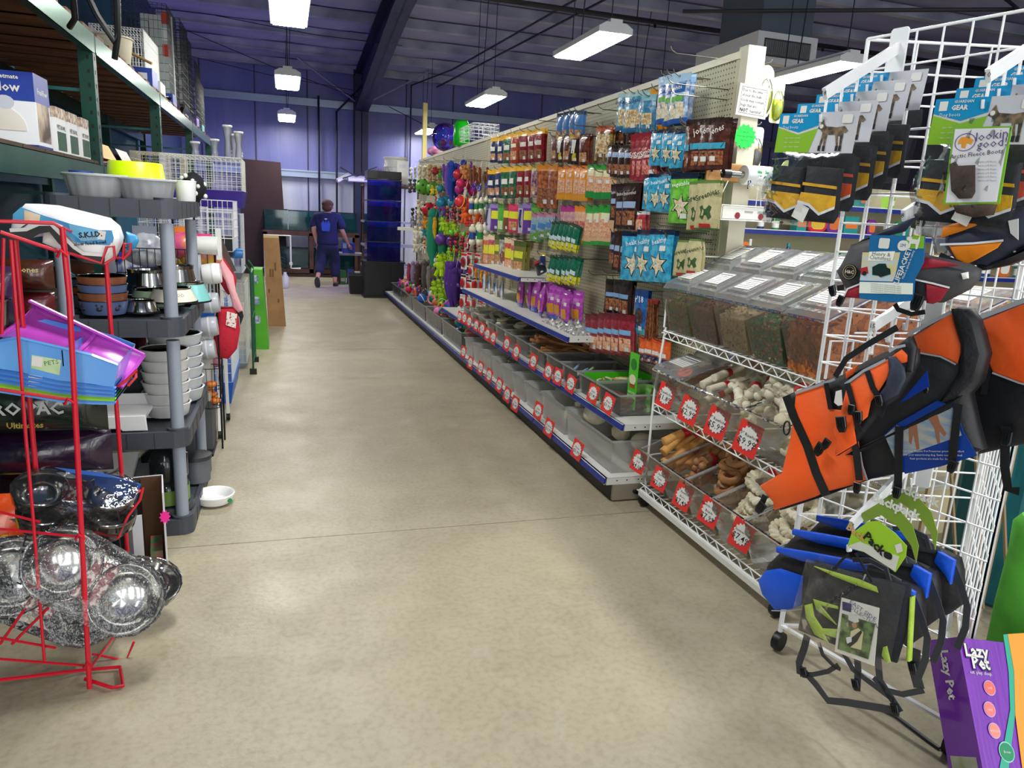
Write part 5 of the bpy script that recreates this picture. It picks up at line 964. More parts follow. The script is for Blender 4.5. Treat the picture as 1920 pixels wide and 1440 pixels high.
# lookin good pack
u, d, z = hC[-1]; pl3 = TP(d+.05); t = thing('fleece_boot_pack', 'white carded pack with brown fleece boots and green border on the tower', 'dog boots', tuple(pl3.o), TRZ)
def trc(P, conv, pts): return [P.px(*conv(*p)) for p in pts]
part('card', MB().prism(trc(pl3, c6, [(1090, 745), (1435, 740), (1360, 1195), (1030, 1200)]), -.001, .001), C('7ab82c', .4), t)
part('white_face', MB().prism(trc(pl3, c6, [(1100, 758), (1420, 750), (1345, 1185), (1045, 1190)]), -.0016, -.0011), C('ecebf0', .3), t)
a = pl3.px(*c6(1160, 835)); part('logo_ring', MB().tube([(a[0]+.023*math.cos(q*PI/8), -.0022, a[1]+.023*math.sin(q*PI/8)*.85) for q in range(16)], .0008, 4, closed=True), C('6a3c8c', .4), t); part('dog_badge', MB().prism([(a[0]+x*.02, a[1]+z_*.02) for x, z_ in [(-.8, .2), (-.5, .6), (.3, .6), (.9, .2), (.7, -.3), (.2, -.1), (.1, -.7), (-.3, -.6), (-.4, -.1), (-.8, -.2)]], -.0024, -.0018), C('f0a02c', .4), t)
for s_, zx, zy, sz in (('lookin\'', 1325, 795, .028), ('good!', 1320, 842, .028), ('Arctic Fleece Boots', 1225, 905, .0145)): q = pl3.px(*c6(zx, zy)); text(s_, sz, C('5a4a78', .5) if sz > .02 else INK, t, q[0], q[1], -.003, rot=.08)
for i in range(6): q = pl3.px(*c6(1290, 950+i*22)); text('warm soft fleece', .006, C('8a8a94', .5), t, q[0], q[1], -.003)
part('brown_boots', MB().prism(trc(pl3, c6, [(1075, 965), (1110, 950), (1125, 975), (1225, 970), (1225, 1130), (1205, 1165), (1130, 1168), (1085, 1120)]), -.012, -.002, .004, seg=2), mat('fleece_brown', '3a2c26', .85, 0, '4a3a30', 30, .5, 80), t, True)
part('boot_cuff', MB().prism(trc(pl3, c6, [(1090, 1205), (1330, 1200), (1310, 1260), (1200, 1275), (1110, 1250)]), -.01, .02, .006, seg=2), mat('fleece_brown', '3a2c26'), t, True)
m = MB(); q0 = pl3.px(*c6(1240, 960)); m.surf(lambda a_, b_: (q0[0]-.066+.13*a_+.01*b_*-1, -.018-.006*math.sin(a_*17+b_*7), q0[1]+.1-.2*b_), 8, 10); part('clear_sleeve', m, BAGC, t, True)
# ---- red and grey life jacket
MAR = mat('maroon_nylon', '8c1226', .55, 0, 'a01a30', 6, .35, 22); CHR = mat('charcoal_nylon', '3c3c3e', .6, 0, '48484c', 6, .35, 22); NVN = mat('navy_nylon', '232838', .6, 0, '2e3448', 6, .35, 22); BLN = mat('black_nylon', '0e0f14', .55, 0, '17181f', 8, .45, 16); ORN = mat('orange_nylon', 'ff5c14', .6, 0, 'f9682a', 5, .35, 18); REFL = C('a9acb4', .35); AMB = mat('amber_nylon', 'f08a10', .55, 0, 'e07c08', 6, .35, 20); BLU = mat('royal_nylon', '0a4fd0', .5, 0, '1259de', 6, .4, 22)
def pad(t, P, conv, pts, nm, mt, y0, y1, bev=.006, lab=None, mside=None):
    return part(nm, MB().prism(trc(P, conv, pts), y0, y1, bev, seg=2), mt, t, True, lab)
def ribbon(t, P, conv, pts, w_, nm, mt, y, th=.002):
    q = [Vector(p) for p in trc(P, conv, pts)]; L1 = []; R1 = []
    for i, p in enumerate(q):
        dd = (q[min(i+1, len(q)-1)]-q[max(i-1, 0)]).normalized(); nn = Vector((-dd.y, dd.x))*w_/2; L1.append(p+nn); R1.append(p-nn)
    m = MB(); k = len(q); vs = [(p.x, y, p.y) for p in L1]+[(p.x, y, p.y) for p in R1]+[(p.x, y+th, p.y) for p in L1]+[(p.x, y+th, p.y) for p in R1]
    fs = []
    for i in range(k-1): fs += [(i, i+1, k+i+1, k+i), (2*k+i, 3*k+i, 3*k+i+1, 2*k+i+1), (i, 2*k+i, 2*k+i+1, i+1), (k+i, k+i+1, 3*k+i+1, 3*k+i)]
    m.add(vs, fs); return part(nm, m, mt, t)
def buckle(t, P, conv, p, s, y, rot=0, nm='buckle'):
    q = P.px(*conv(*p)); m = MB(); c, s_ = math.cos(rot), math.sin(rot)
    def R2(l): return [(q[0]+(a*c-b_*s_)*s, q[1]+(a*s_+b_*c)*s) for a, b_ in l]
    m.prism(R2([(-.5, -.3), (-.3, -.8), (.3, -.8), (.5, -.3), (.5, .7), (-.5, .7)]), y-.008, y, .002); m.prism(R2([(-.3, -.3), (-.2, -.3), (-.2, .5), (-.3, .5)]), y-.011, y-.008); m.prism(R2([(.2, -.3), (.3, -.3), (.3, .5), (.2, .5)]), y-.011, y-.008); m.prism(R2([(-.05, -.3), (.05, -.3), (.05, .5), (-.05, .5)]), y-.011, y-.008)
    return part(nm, m, C('15161a', .35), t)
PB = TP(.30); t = thing('dog_life_jacket', 'folded red and grey small dog life jacket with blue header card', 'life jacket', tuple(PB.o), TRZ)
pad(t, PB, c7, [(480, 190), (560, 165), (620, 150), (790, 230), (1000, 275), (1050, 300), (1045, 340), (1000, 390), (880, 450), (700, 425), (560, 430), (475, 425), (455, 385), (430, 340), (415, 310), (440, 270)], 'foam_body', CHR, -.03, .03, .02)
pad(t, PB, c7, [(600, 232), (800, 240), (920, 262), (1000, 283), (800, 300), (600, 300)], 'red_panel', MAR, -.036, -.03, .004)
pad(t, PB, c7, [(470, 425), (490, 385), (560, 358), (562, 432)], 'red_panel', MAR, -.036, -.03, .004); pad(t, PB, c7, [(838, 362), (945, 382), (905, 440), (870, 455), (840, 450)], 'red_panel', MAR, -.036, -.03, .004)
ribbon(t, PB, c7, [(470, 425), (490, 387), (560, 360)], .004, 'white_piping', WHF, -.038); ribbon(t, PB, c7, [(790, 345), (870, 362), (948, 382)], .004, 'white_piping', WHF, -.038)
pad(t, PB, c7, [(470, 195), (560, 165), (700, 130), (760, 60), (640, 110), (540, 150)], 'navy_flap', NVN, .0, .02)
q = PB.px(*c7(500, 312)); bd = part('crest_badge', MB().prism(circ(q[0], q[1], .021, 20), -.038, -.034), C('1c1c20', .5), t); part('crest_ring', MB().tube([(q[0]+.0185*math.cos(a*PI/10), -.0388, q[1]+.0185*math.sin(a*PI/10)) for a in range(20)], .0008, 4, closed=True).tube([(q[0]+.0135*math.cos(a*PI/10), -.0388, q[1]+.0135*math.sin(a*PI/10)) for a in range(20)], .0005, 4, closed=True), C('b0a47c', .4), bd); text('H&C', .012, C('cfc8b0', .5), bd, q[0], q[1], -.0392, bold=.03)
hd = pad(t, PB, c7, [(598, 148), (845, 152), (838, 270), (800, 340), (792, 440), (700, 448), (550, 430), (555, 330), (590, 240)], 'header_card', C('1f6aa0', .35), -.044, -.041, 0)
pad(t, PB, c7, [(762, 154), (843, 153), (840, 208), (760, 208)], 'green_print', C('7ab32c', .4), -.0448, -.0442, 0); pad(t, PB, c7, [(565, 225), (735, 225), (712, 330), (700, 355), (552, 350), (556, 330)], 'printed_photo', mat('truckphoto', 'b8cfe0', .4, 0, 'd8c46a', 9, stretch=(1, 1, 3)), -.0448, -.0442, 0)
pad(t, PB, c7, [(552, 356), (792, 362), (790, 412), (550, 406)], 'text_panel', C('e9efe4', .5), -.0448, -.0442, 0); pad(t, PB, c7, [(596, 222), (712, 220), (700, 262), (590, 262)], 'name_plate', C('f2efe4', .5), -.0454, -.045, 0)
pad(t, PB, c7, [(610, 290), (640, 275), (670, 275), (676, 292), (690, 298), (692, 322), (660, 332), (610, 325)], 'printed_truck', C('12302c', .4), -.0456, -.045, 0); pad(t, PB, c7, [(556, 296), (588, 288), (592, 318), (560, 325)], 'printed_truck', C('b02c2c', .4), -.0456, -.045, 0)
for a in ((650, 325), (575, 318)): q = PB.px(*c7(*a)); part('printed_wheel', MB().prism(circ(q[0], q[1], .006, 12), -.0462, -.0457), INK, t)
for a in ((663, 185), (748, 195)): q = PB.px(*c7(*a)); part('round_print', MB().prism(rrect(q[0]-.014, q[1]-.013, q[0]+.014, q[1]+.013, .004 if a[0] < 700 else .0125, 4), -.0456, -.045), PAPER, t)
q = PB.px(*c7(748, 195)); text('SM', .012, C('1f6aa0', .4), t, q[0], q[1], -.046); q = PB.px(*c7(650, 233)); text('Henry &', .0145, C('6a7a78', .5), t, q[0], q[1], -.046); q = PB.px(*c7(645, 250)); text('Clemmies', .0145, C('6a7a78', .5), t, q[0], q[1], -.046)
q = PB.px(*c7(748, 285)); text('LIFEJACKET', .0185, PAPER, t, q[0], q[1], -.046, rot=1.35, bold=.02); q = PB.px(*c7(772, 280)); text('Make a splash in safety', .008, PAPER, t, q[0], q[1], -.046, rot=1.35)
m = MB(); dg = PB.px(*c7(795, 182)); m.prism([(dg[0]+x*.03, dg[1]+z_*.03) for x, z_ in [(-.6, .4), (-.3, .55), (-.15, .3), (.3, .25), (.45, .6), (.5, .2), (.4, -.5), (.25, -.5), (.2, -.1), (-.2, -.1), (-.25, -.5), (-.4, -.5), (-.35, .1), (-.6, .2)]], -.0458, -.0452); part('dog_logo', m, PAPER, t)
for i in range(5): q = PB.px(*c7(672, 370+i*9)); text('protects pets in and around the water', .0052, C('6c7a80', .5), t, q[0], q[1], -.046)
for p, s, r in (((425, 395), .02, .4), ((460, 440), .02, -.3), ((805, 445), .028, -.2)): buckle(t, PB, c7, p, s, -.036, r)
ribbon(t, PB, c7, [(815, 360), (818, 420)], .02, 'webbing', BLN, -.039); ribbon(t, PB, c7, [(695, 455), (710, 480), (770, 500), (830, 490)], .012, 'webbing', BLN, -.03); ribbon(t, PB, c7, [(470, 380), (440, 385)], .015, 'webbing', BLN, -.034)
pad(t, PB, c7, [(1000, 318), (1030, 312), (1032, 340), (1008, 345)], 'plastic_ring', WHITE, -.04, -.03, .003)
# clear packs behind it
PB2 = TP(.2); t = thing('clear_leash_pack', 'crumpled clear pack with small round print behind the red life jacket', 'packaged product', tuple(PB2.o), TRZ)
pad(t, PB2, c7, [(740, 110), (800, 60), (910, 60), (940, 110), (905, 250), (850, 230), (840, 160)], 'clear_sleeve', clear('sleeve2', 'f2f2f0', .45, .1, .8, 24, 1.4, 'cfd4d8'), -.01, .01, .003)
q = PB2.px(*c7(780, 90)); part('oval_print', MB().prism(circ(q[0], q[1], .016, 16, 1.3), -.0125, -.0115), C('3c3c30', .5), t); text('E', .02, C('b8b08a', .5), t, q[0], q[1], -.0135, bold=.02); q = PB2.px(*c7(838, 72)); text('4 Life', .014, INK, t, q[0], q[1], -.0135)
# ---- orange and navy life jacket, right edge
PF = TP(.24); t = thing('dog_life_jacket', 'amber and navy dog life jacket tilted at the tower side', 'life jacket', tuple(PF.o), TRZ)
pad(t, PF, c7, [(905, 110), (1060, 70), (1250, 20), (1340, 40), (1350, 160), (1240, 200), (1100, 300), (1020, 275), (960, 270), (905, 200)], 'foam_body', NVN, -.03, .03, .018)
pad(t, PF, c7, [(915, 110), (1020, 80), (1180, 40), (1240, 30), (1180, 60), (1000, 130), (905, 160)], 'amber_panel', AMB, -.036, -.03, .004); pad(t, PF, c7, [(940, 196), (1180, 178), (1160, 205), (1060, 260), (1020, 278), (975, 255)], 'amber_panel', AMB, -.036, -.03, .004)
ribbon(t, PF, c7, [(905, 190), (1050, 185), (1188, 172)], .005, 'white_piping', WHF, -.038); pad(t, PF, c7, [(1215, 85), (1260, 75), (1260, 170), (1225, 140)], 'white_tag', PAPER, -.042, -.04, 0); ribbon(t, PF, c7, [(900, 235), (960, 262), (1010, 280)], .012, 'webbing', BLN, -.034)
pad(t, PF, c7, [(1030, 300), (1150, 250), (1250, 190), (1300, 170), (1300, 230), (1180, 280), (1060, 305)], 'black_edge', BLN, -.02, .03, .012)
# ---- orange vests
PR = TP(.10); t = thing('dog_life_vest', 'largest orange and black dog life vest running off the picture edge', 'life vest', tuple(PR.o), TRZ)
pad(t, PR, c7, [(1000, 560), (1035, 530), (1250, 445), (1480, 360), (1600, 420), (1640, 800), (1500, 1050), (1250, 1085), (1050, 1130), (960, 1000), (1020, 800)], 'vest_body', BLN, -.02, .04, .018)
pad(t, PR, c7, [(1042, 545), (1250, 462), (1480, 380), (1500, 800), (1380, 840), (1250, 805), (1130, 760), (1085, 660)], 'orange_panel', ORN, -.028, -.02, .005)
ribbon(t, PR, c7, [(1032, 530), (1250, 447), (1480, 362)], .012, 'reflective_trim', REFL, -.03); ribbon(t, PR, c7, [(1130, 762), (1250, 807), (1380, 842)], .004, 'reflective_piping', REFL, -.03)
ribbon(t, PR, c7, [(1190, 1000), (1185, 1180), (1200, 1280), (1250, 1290)], .022, 'webbing', BLN, -.03); ribbon(t, PR, c7, [(1060, 560), (1110, 740), (1090, 860)], .014, 'webbing', BLN, -.03); buckle(t, PR, c7, (1198, 1050), .026, -.032)
PL = TP(.20); t = thing('dog_life_vest', 'big orange dog life vest with black webbing and a blue photo card', 'life vest', tuple(PL.o), TRZ)
pad(t, PL, c7, [(195, 860), (250, 838), (430, 775), (560, 700), (650, 660), (760, 590), (860, 520), (950, 470), (1000, 478), (1035, 525), (1060, 600), (1080, 680), (1050, 800), (1000, 860), (1030, 1000), (1060, 1110), (950, 1150), (700, 1215), (550, 1245), (350, 1320), (150, 1385), (140, 1340), (75, 1270), (200, 1180), (225, 1030)], 'vest_body', BLN, -.02, .05, .02)
pad(t, PL, c7, [(244, 858), (370, 812), (405, 925), (450, 930), (520, 1010), (530, 1100), (560, 1240), (505, 1262), (380, 1295), (330, 1318), (145, 1378), (140, 1340), (80, 1270), (180, 1210), (222, 1040)], 'orange_panel', ORN, -.028, -.02, .005)
pad(t, PL, c7, [(468, 760), (530, 725), (500, 770), (470, 790)], 'orange_panel', ORN, -.028, -.02, .003); pad(t, PL, c7, [(775, 600), (945, 495), (965, 560), (995, 650), (970, 722), (900, 690), (800, 675)], 'orange_panel', ORN, -.028, -.02, .005)
ribbon(t, PL, c7, [(205, 865), (240, 960), (300, 1090), (340, 1210), (385, 1310)], .03, 'black_band', BLN, -.031); ribbon(t, PL, c7, [(385, 808), (405, 925)], .015, 'black_band', BLN, -.031)
ribbon(t, PL, c7, [(245, 852), (340, 822), (425, 790)], .008, 'reflective_trim', REFL, -.031); ribbon(t, PL, c7, [(752, 592), (850, 540), (948, 490)], .009, 'reflective_trim', REFL, -.031); ribbon(t, PL, c7, [(800, 672), (900, 690), (968, 724)], .004, 'reflective_piping', REFL, -.031); ribbon(t, PL, c7, [(535, 1100), (545, 1170), (568, 1240)], .005, 'reflective_piping', REFL, -.031)
pad(t, PL, c7, [(950, 475), (1000, 478), (1040, 540), (1075, 680), (1045, 800), (960, 880), (900, 900), (990, 760), (995, 640), (965, 540)], 'padded_shoulder', mat('black_pile', '0c0d12', .95, 0, '16171d', 20, .8, 60), -.045, -.02, .012)
pad(t, PL, c7, [(470, 1130), (700, 1010), (900, 900), (1000, 860), (960, 930), (720, 1040), (510, 1130)], 'belly_flap', mat('black_pile', '0c0d12'), -.04, -.02, .01)
cdn = pad(t, PL, c7, [(650, 1040), (705, 990), (890, 885), (968, 910), (1005, 1020), (1068, 1130), (900, 1180), (745, 1212), (715, 1150)], 'photo_card', C('123c94', .3), -.036, -.033, 0)
pad(t, PL, c7, [(655, 1042), (720, 985), (960, 915), (1000, 1040), (700, 1145)], 'printed_photo', mat('seaphoto', '7f99b8', .3, 0, 'b4b2a8', 14, stretch=(1, 1, 5)), -.0368, -.0362, 0); pad(t, PL, c7, [(705, 992), (885, 888), (960, 908), (740, 1005)], 'card_flap', C('123c94', .3), -.038, -.0372, 0)
for zz_ in ([(765, 1005), (800, 990), (812, 1100), (800, 1105), (785, 1030), (775, 1080), (766, 1070)], [(850, 960), (890, 940), (905, 990), (932, 1030), (925, 1045), (900, 1020), (905, 1075), (893, 1075), (880, 1010)]): pad(t, PL, c7, zz_, 'printed_dog_legs', C('a06a4c', .5), -.0378, -.037, 0)
for i, l_ in enumerate(['For Gear Aquatic Pet Preserver provides comfort', 'for your water-loving dog. Swim vests are ideal', 'Gear products are made for durability']): q = PL.px(*c7(870, 1110+i*17)); text(l_, .0078, PAPER, t, q[0], q[1], -.0385, rot=.29)
for pts_, w_ in (([(725, 1000), (722, 1100), (718, 1270)], .022), ([(990, 900), (975, 1030), (962, 1150)], .02), ([(500, 980), (530, 1110), (545, 1240)], .022), ([(120, 1310), (95, 1370)], .02)): ribbon(t, PL, c7, pts_, w_, 'webbing', BLN, -.042)
for p, s, r in (((718, 1290), .022, 0), ((968, 1175), .022, -.2), ((540, 1270), .022, 0), ((105, 1360), .03, -.5), ((370, 1100), .028, -.4), ((850, 830), .016, .3)): buckle(t, PL, c7, p, s, -.044, r)
q = PL.px(*c7(203, 1010)); part('grab_loop', MB().tube([(q[0]+.012*math.cos(a*PI/6), -.025, q[1]+.022*math.sin(a*PI/6)) for a in range(12)], .003, 5, closed=True), BLN, t, True)
PS = TP(.30); t = thing('dog_life_vest', 'small orange dog life vest with many black buckles hung in front', 'life vest', tuple(PS.o), TRZ)
pad(t, PS, c7, [(405, 1140), (470, 815), (500, 780), (640, 700), (735, 640), (770, 660), (770, 720), (735, 790), (680, 880), (620, 920), (560, 1000), (480, 1090)], 'vest_body', BLN, -.012, .02, .008)
pad(t, PS, c7, [(468, 820), (545, 765), (655, 700), (665, 760), (600, 860), (575, 890), (560, 960), (500, 1010), (510, 1080), (412, 1138), (420, 1060), (405, 1020), (440, 930)], 'orange_panel', ORN, -.019, -.012, .004); pad(t, PS, c7, [(668, 690), (715, 655), (740, 680), (738, 715), (712, 722)], 'orange_panel', ORN, -.019, -.012, .003)
pad(t, PS, c7, [(655, 690), (690, 690), (730, 740), (735, 790), (700, 860), (630, 900), (600, 880), (645, 820), (660, 750)], 'padded_shoulder', NVN, -.026, -.012, .006); ribbon(t, PS, c7, [(462, 815), (545, 755), (645, 705)], .007, 'reflective_trim', REFL, -.021)
ribbon(t, PS, c7, [(660, 668), (690, 650), (735, 640)], .007, 'reflective_trim', REFL, -.021)
for pts_ in ([(565, 755), (590, 830), (640, 910), (620, 960)], [(475, 810), (500, 900), (520, 1000), (530, 1030)], [(420, 780), (470, 700), (560, 640), (700, 560)]): ribbon(t, PS, c7, pts_, .016, 'webbing', BLN, -.024)
for p, s, r in (((625, 885), .02, .4), ((500, 925), .02, 0), ((455, 990), .03, .3), ((385, 1080), .022, -.4), ((530, 960), .024, .2)): buckle(t, PS, c7, p, s, -.026, r)
pad(t, PS, c7, [(430, 845), (455, 838), (460, 905), (440, 910), (422, 895)], 'hang_tag', PAPER, -.03, -.029, 0); pad(t, PS, c7, [(668, 905), (790, 760), (800, 830), (700, 890)], 'blue_card', C('12399c', .3), .022, .024, 0)
pad(t, PS, c7, [(690, 640), (745, 600), (775, 650), (760, 760), (730, 760), (740, 690)], 'neck_strap', BLN, -.02, .0, .006)
# ---- backpacks
def pack(d, off, lab, sc=0):
    P = TP(d); P.o = P.o; t = thing('dog_backpack', lab, 'backpack', tuple(P.o), TRZ); o = off
    def sh(pts): return [(x+o[0], y+o[1]) for x, y in pts]
    pad(t, P, c8, sh([(90, 520), (110, 460), (170, 400), (300, 410), (480, 430), (700, 520), (830, 580), (845, 640), (850, 800), (780, 850), (600, 700), (300, 640), (240, 665), (165, 665), (110, 590)]), 'pannier_body', BLN, -.03, .04, .02)
    pad(t, P, c8, sh([(92, 525), (130, 475), (200, 465), (310, 500), (300, 640), (240, 662), (170, 662), (112, 590)]), 'blue_pocket', BLU, -.045, -.03, .012)
    pad(t, P, c8, sh([(180, 362), (330, 385), (520, 420), (620, 450), (615, 480), (480, 465), (300, 430), (178, 388)]), 'blue_saddle', BLU, -.04, -.028, .003); pad(t, P, c8, sh([(500, 450), (640, 440), (780, 520), (770, 550), (600, 520), (480, 490)]), 'grey_mesh', DKGREY, -.037, -.028, .004)
    pad(t, P, c8, sh([(770, 530), (850, 575), (840, 640), (830, 690), (800, 640), (750, 580)]), 'blue_shoulder', BLU, -.045, -.028, .003)
    ribbon(t, P, c8, sh([(165, 664), (240, 665), (330, 655)]), .003, 'reflective_piping', REFL, -.046); ribbon(t, P, c8, sh([(560, 420), (640, 420), (720, 460), (735, 520)]), .012, 'grab_handle', DKGREY, -.05, .006); ribbon(t, P, c8, sh([(830, 600), (870, 700), (900, 800), (890, 900), (850, 1000)]), .018, 'webbing', DKGREY, -.03); return t
pack(.12, (190, -150), 'blue and black dog backpack, rearmost on the low arm'); pack(.2, (75, -85), 'blue and black dog backpack, middle one on the low arm'); pack(.28, (0, 0), 'blue and black dog backpack, front one on the low arm')
PH = TP(.3)
for k, (dx_, dy_, d, lb) in enumerate(((0, 0, .34, 'front lime and white curved backpack header card'), (110, -90, .26, 'second lime curved backpack header card'), (200, -150, .18, 'rear lime curved backpack header card'))):
    P = TP(d); t = thing('header_card', lb, 'card', tuple(P.o), TRZ); s = [(540, 350), (560, 290), (640, 235), (690, 232), (770, 290), (825, 350), (820, 400), (770, 475), (735, 450), (620, 380), (560, 365)]
    if k: s = [(600, 250), (700, 190), (760, 200), (850, 300), (880, 400), (868, 480), (845, 400), (780, 310), (700, 255), (620, 290)]; 
    s = [(x+(dx_-110 if k else 0), y+(dy_+40 if k else 0)) for x, y in s]
    pad(t, P, c8, s, 'curved_card', C('9ccc2c', .35) if k == 0 else C('7f9c3a', .4), -.052, -.05, 0)
    if k == 0:
        pad(t, P, c8, [(545, 350), (600, 330), (700, 370), (790, 400), (770, 470), (735, 448), (620, 378), (560, 362)], 'pale_band', C('d6d6cc', .4), -.0528, -.0522, 0); pad(t, P, c8, [(768, 345), (800, 335), (808, 375), (780, 385)], 'price_sticker', PAPER, -.0534, -.053, 0)
        q = P.px(*c8(622, 322)); text('Back', .03, C('c8a05c', .5), t, q[0]-.025, q[1]+.012, -.054, rot=-.3, bold=.03); q = P.px(*c8(672, 335)); text('Pack', .034, INK, t, q[0], q[1]-.002, -.0545, rot=-.45, bold=.04)
        q = P.px(*c8(735, 395)); part('logo_patch', MB().prism(rrect(q[0]-.01, q[1]-.009, q[0]+.012, q[1]+.009, .006, 2), -.0538, -.0532), INK, t)
    else: q = P.px(*c8(s[1][0]+70, s[1][1]+22)); text('Backpack', .034, PAPER, t, q[0], q[1], -.0535, rot=-.05, bold=.04)
# ---- sling pack in clear bag
PK = TP(.40); t = thing('pet_sling_pack', 'black and lime pet sling folded in a clear zip bag', 'pet sling', tuple(PK.o), TRZ)
pad(t, PK, c8, [(325, 440), (560, 520), (640, 530), (790, 560), (760, 800), (720, 935), (600, 900), (440, 855), (245, 775), (280, 600)], 'folded_sling', mat('black_fleece', '12161f', .9, 0, '1d222c', 14, .6, 50), -.01, .02, .012)
LF = mat('lime_fleece', '9cb83a', .85, 0, 'a9c648', 18, .5, 60)
pad(t, PK, c8, [(340, 462), (440, 490), (560, 525), (640, 560), (650, 590), (560, 560), (430, 510)], 'lime_edge', LF, -.016, -.01, .003); pad(t, PK, c8, [(292, 650), (330, 640), (340, 700), (380, 760), (470, 765), (465, 815), (390, 790), (410, 830), (340, 790), (300, 710)], 'lime_patch', LF, -.016, -.01, .004)
pad(t, PK, c8, [(335, 620), (455, 655), (455, 668), (370, 650), (450, 745), (435, 735), (350, 670)], 'lime_patch', LF, -.016, -.01, .002); pad(t, PK, c8, [(672, 850), (690, 845), (708, 920), (690, 930), (665, 890)], 'lime_patch', LF, -.016, -.01, .002)
pad(t, PK, c8, [(782, 615), (796, 615), (780, 930), (765, 925)], 'lime_strip', LF, .0, .02, .003)
cdd = pad(t, PK, c8, [(478, 610), (660, 660), (635, 938), (445, 868)], 'paper_card', C('e6e4da', .5), -.02, -.018, 0)
pad(t, PK, c8, [(484, 628), (528, 640), (525, 680), (484, 668)], 'crest_print', C('20205c', .4), -.0212, -.0205, 0); q = PK.px(*c8(582, 672)); text('EAST SIDE', .0175, C('5a5c90', .5), t, q[0], q[1], -.0215, rot=-.2); q = PK.px(*c8(580, 695)); text('COLLECTION', .0155, C('5a5c90', .5), t, q[0], q[1], -.0215, rot=-.2)
pad(t, PK, c8, [(482, 685), (642, 735), (608, 905), (460, 855)], 'printed_photo', mat('parkphoto', '1c3018', .4, 0, '6a8a4c', 40, contrast=(.4, .6)), -.0212, -.0205, 0)
pad(t, PK, c8, [(525, 770), (560, 755), (585, 775), (575, 860), (515, 845)], 'printed_shirt', C('d8d0a0', .5), -.0218, -.0213, 0); q = PK.px(*c8(542, 742)); part('printed_face', MB().prism(circ(q[0], q[1], .0075, 10), -.0218, -.0213), C('c08a6a', .5), t); pad(t, PK, c8, [(500, 825), (575, 765), (580, 775), (555, 820), (520, 848)], 'printed_sling', C('101014', .5), -.0224, -.0219, 0); pad(t, PK, c8, [(503, 800), (530, 795), (530, 820), (508, 830)], 'printed_pup', C('e4e4e8', .5), -.023, -.0225, 0)
pad(t, PK, c8, [(515, 690), (560, 695), (565, 725), (545, 730), (515, 715)], 'price_sticker', PAPER, -.0232, -.0226, 0)
q = [PK.px(*c8(*p)) for p in ((320, 420), (800, 550), (712, 968), (222, 775))]
m = MB()
def bl(a, b_):
    x = (q[0][0]*(1-a)+q[1][0]*a)*(1-b_)+(q[3][0]*(1-a)+q[2][0]*a)*b_; z = (q[0][1]*(1-a)+q[1][1]*a)*(1-b_)+(q[3][1]*(1-a)+q[2][1]*a)*b_; return x, z
m.surf(lambda a, b_: (bl(a, b_)[0], -.03-.006*math.sin(a*19+b_*13)*math.sin(a*PI), bl(a, b_)[1]), 18, 14); m.surf(lambda a, b_: (bl(1-a, b_)[0], .03, bl(1-a, b_)[1]), 2, 2); part('clear_zip_bag', m, BAGC, t, True)
ribbon(t, PK, c8, [(455, 470), (500, 420), (530, 395)], .006, 'hang_cord', BLN, -.035); ribbon(t, PK, c8, [(640, 530), (590, 440), (560, 390)], .006, 'hang_cord', BLN, -.035)
# ---- dangling straps to the floor
PW = TP(.24); t = thing('dangling_webbing', 'dark grey backpack straps and buckles trailing to the floor', 'straps', tuple(PW.o), TRZ)
for pts_, w_ in (([(300, 800), (285, 860), (260, 930), (265, 985)], .022), ([(355, 830), (375, 890), (430, 945), (460, 960)], .012), ([(265, 985), (330, 985), (400, 970), (450, 940)], .014), ([(290, 975), (340, 1030), (400, 1110), (500, 1120), (620, 1140), (740, 1160)], .022), ([(540, 870), (545, 960), (540, 1060)], .02), ([(470, 870), (520, 960), (600, 1020), (720, 1110)], .016), ([(620, 1000), (680, 1060), (760, 1080), (860, 1060)], .016), ([(820, 860), (815, 960), (840, 1050)], .03), ([(640, 900), (650, 1010), (700, 1090), (750, 1165)], .02)): ribbon(t, PW, c8, pts_, w_, 'webbing', DKGREY, -.01, .003)
for p in ((290, 970), (730, 1150), (815, 950), (540, 1030)): buckle(t, PW, c8, p, .022, -.012, .4)
m = MB(); pts_ = [atz(*c8(*p), .006) for p in ((640, 1150), (720, 1190), (800, 1250), (880, 1310), (930, 1345))]; o = T0
st_ = MB(); 
for i in range(4): st_.tube([pts_[i], pts_[i+1]], .006, 5)
solo('floor_strap', st_, DKGREY, 'dark webbing strap end lying on the concrete under the backpacks', 'strap')
# ---- purple box
PU = C('7a1ca8', .35)
_b = atz(1880, 1640, 0); _t = aty(1774, 1193, _b.y+.33); _d = _t-_b; _k = _d.length/.434
t = thing('window_perch_box', 'glossy purple printed carton leaning back against the tower', 'box', (_b.x, _b.y, 0), rot=(-math.atan2(_d.y, _d.z), math.atan2(_d.x, _d.z), math.radians(-6))); t.scale = (_k, _k, _k)
Wb, Db, Hb = .62, .085, .434
_M = (Matrix.Translation(_b) @ t.rotation_euler.to_matrix().to_4x4() @ Matrix.Diagonal((_k, _k, _k, 1))).inverted(); _o = _M @ CAM0
def bxp(x, y): d = _M.to_3x3() @ ray(x, y); q = _o+d*(-_o.y/d.y); return q.x, q.z
part('carton', MB().b2((0, 0, 0), (Wb, Db, Hb)), mat('purplebox', '6c1ba0', .28, 0, '7c2bb0', 8, .12, 4, (30, 1, 1), coat=.4), t)
part('box_side_print', MB().b2((-.001, .01, .0), (-.0005, Db-.01, .2)), mat('catphoto', '6a7a4c', .4, 0, 'b8b4a4', 16), t)
def face(poly, mt, nm, y=-.0012): return part(nm, MB().prism(poly, y-.0004, y), mt, t)
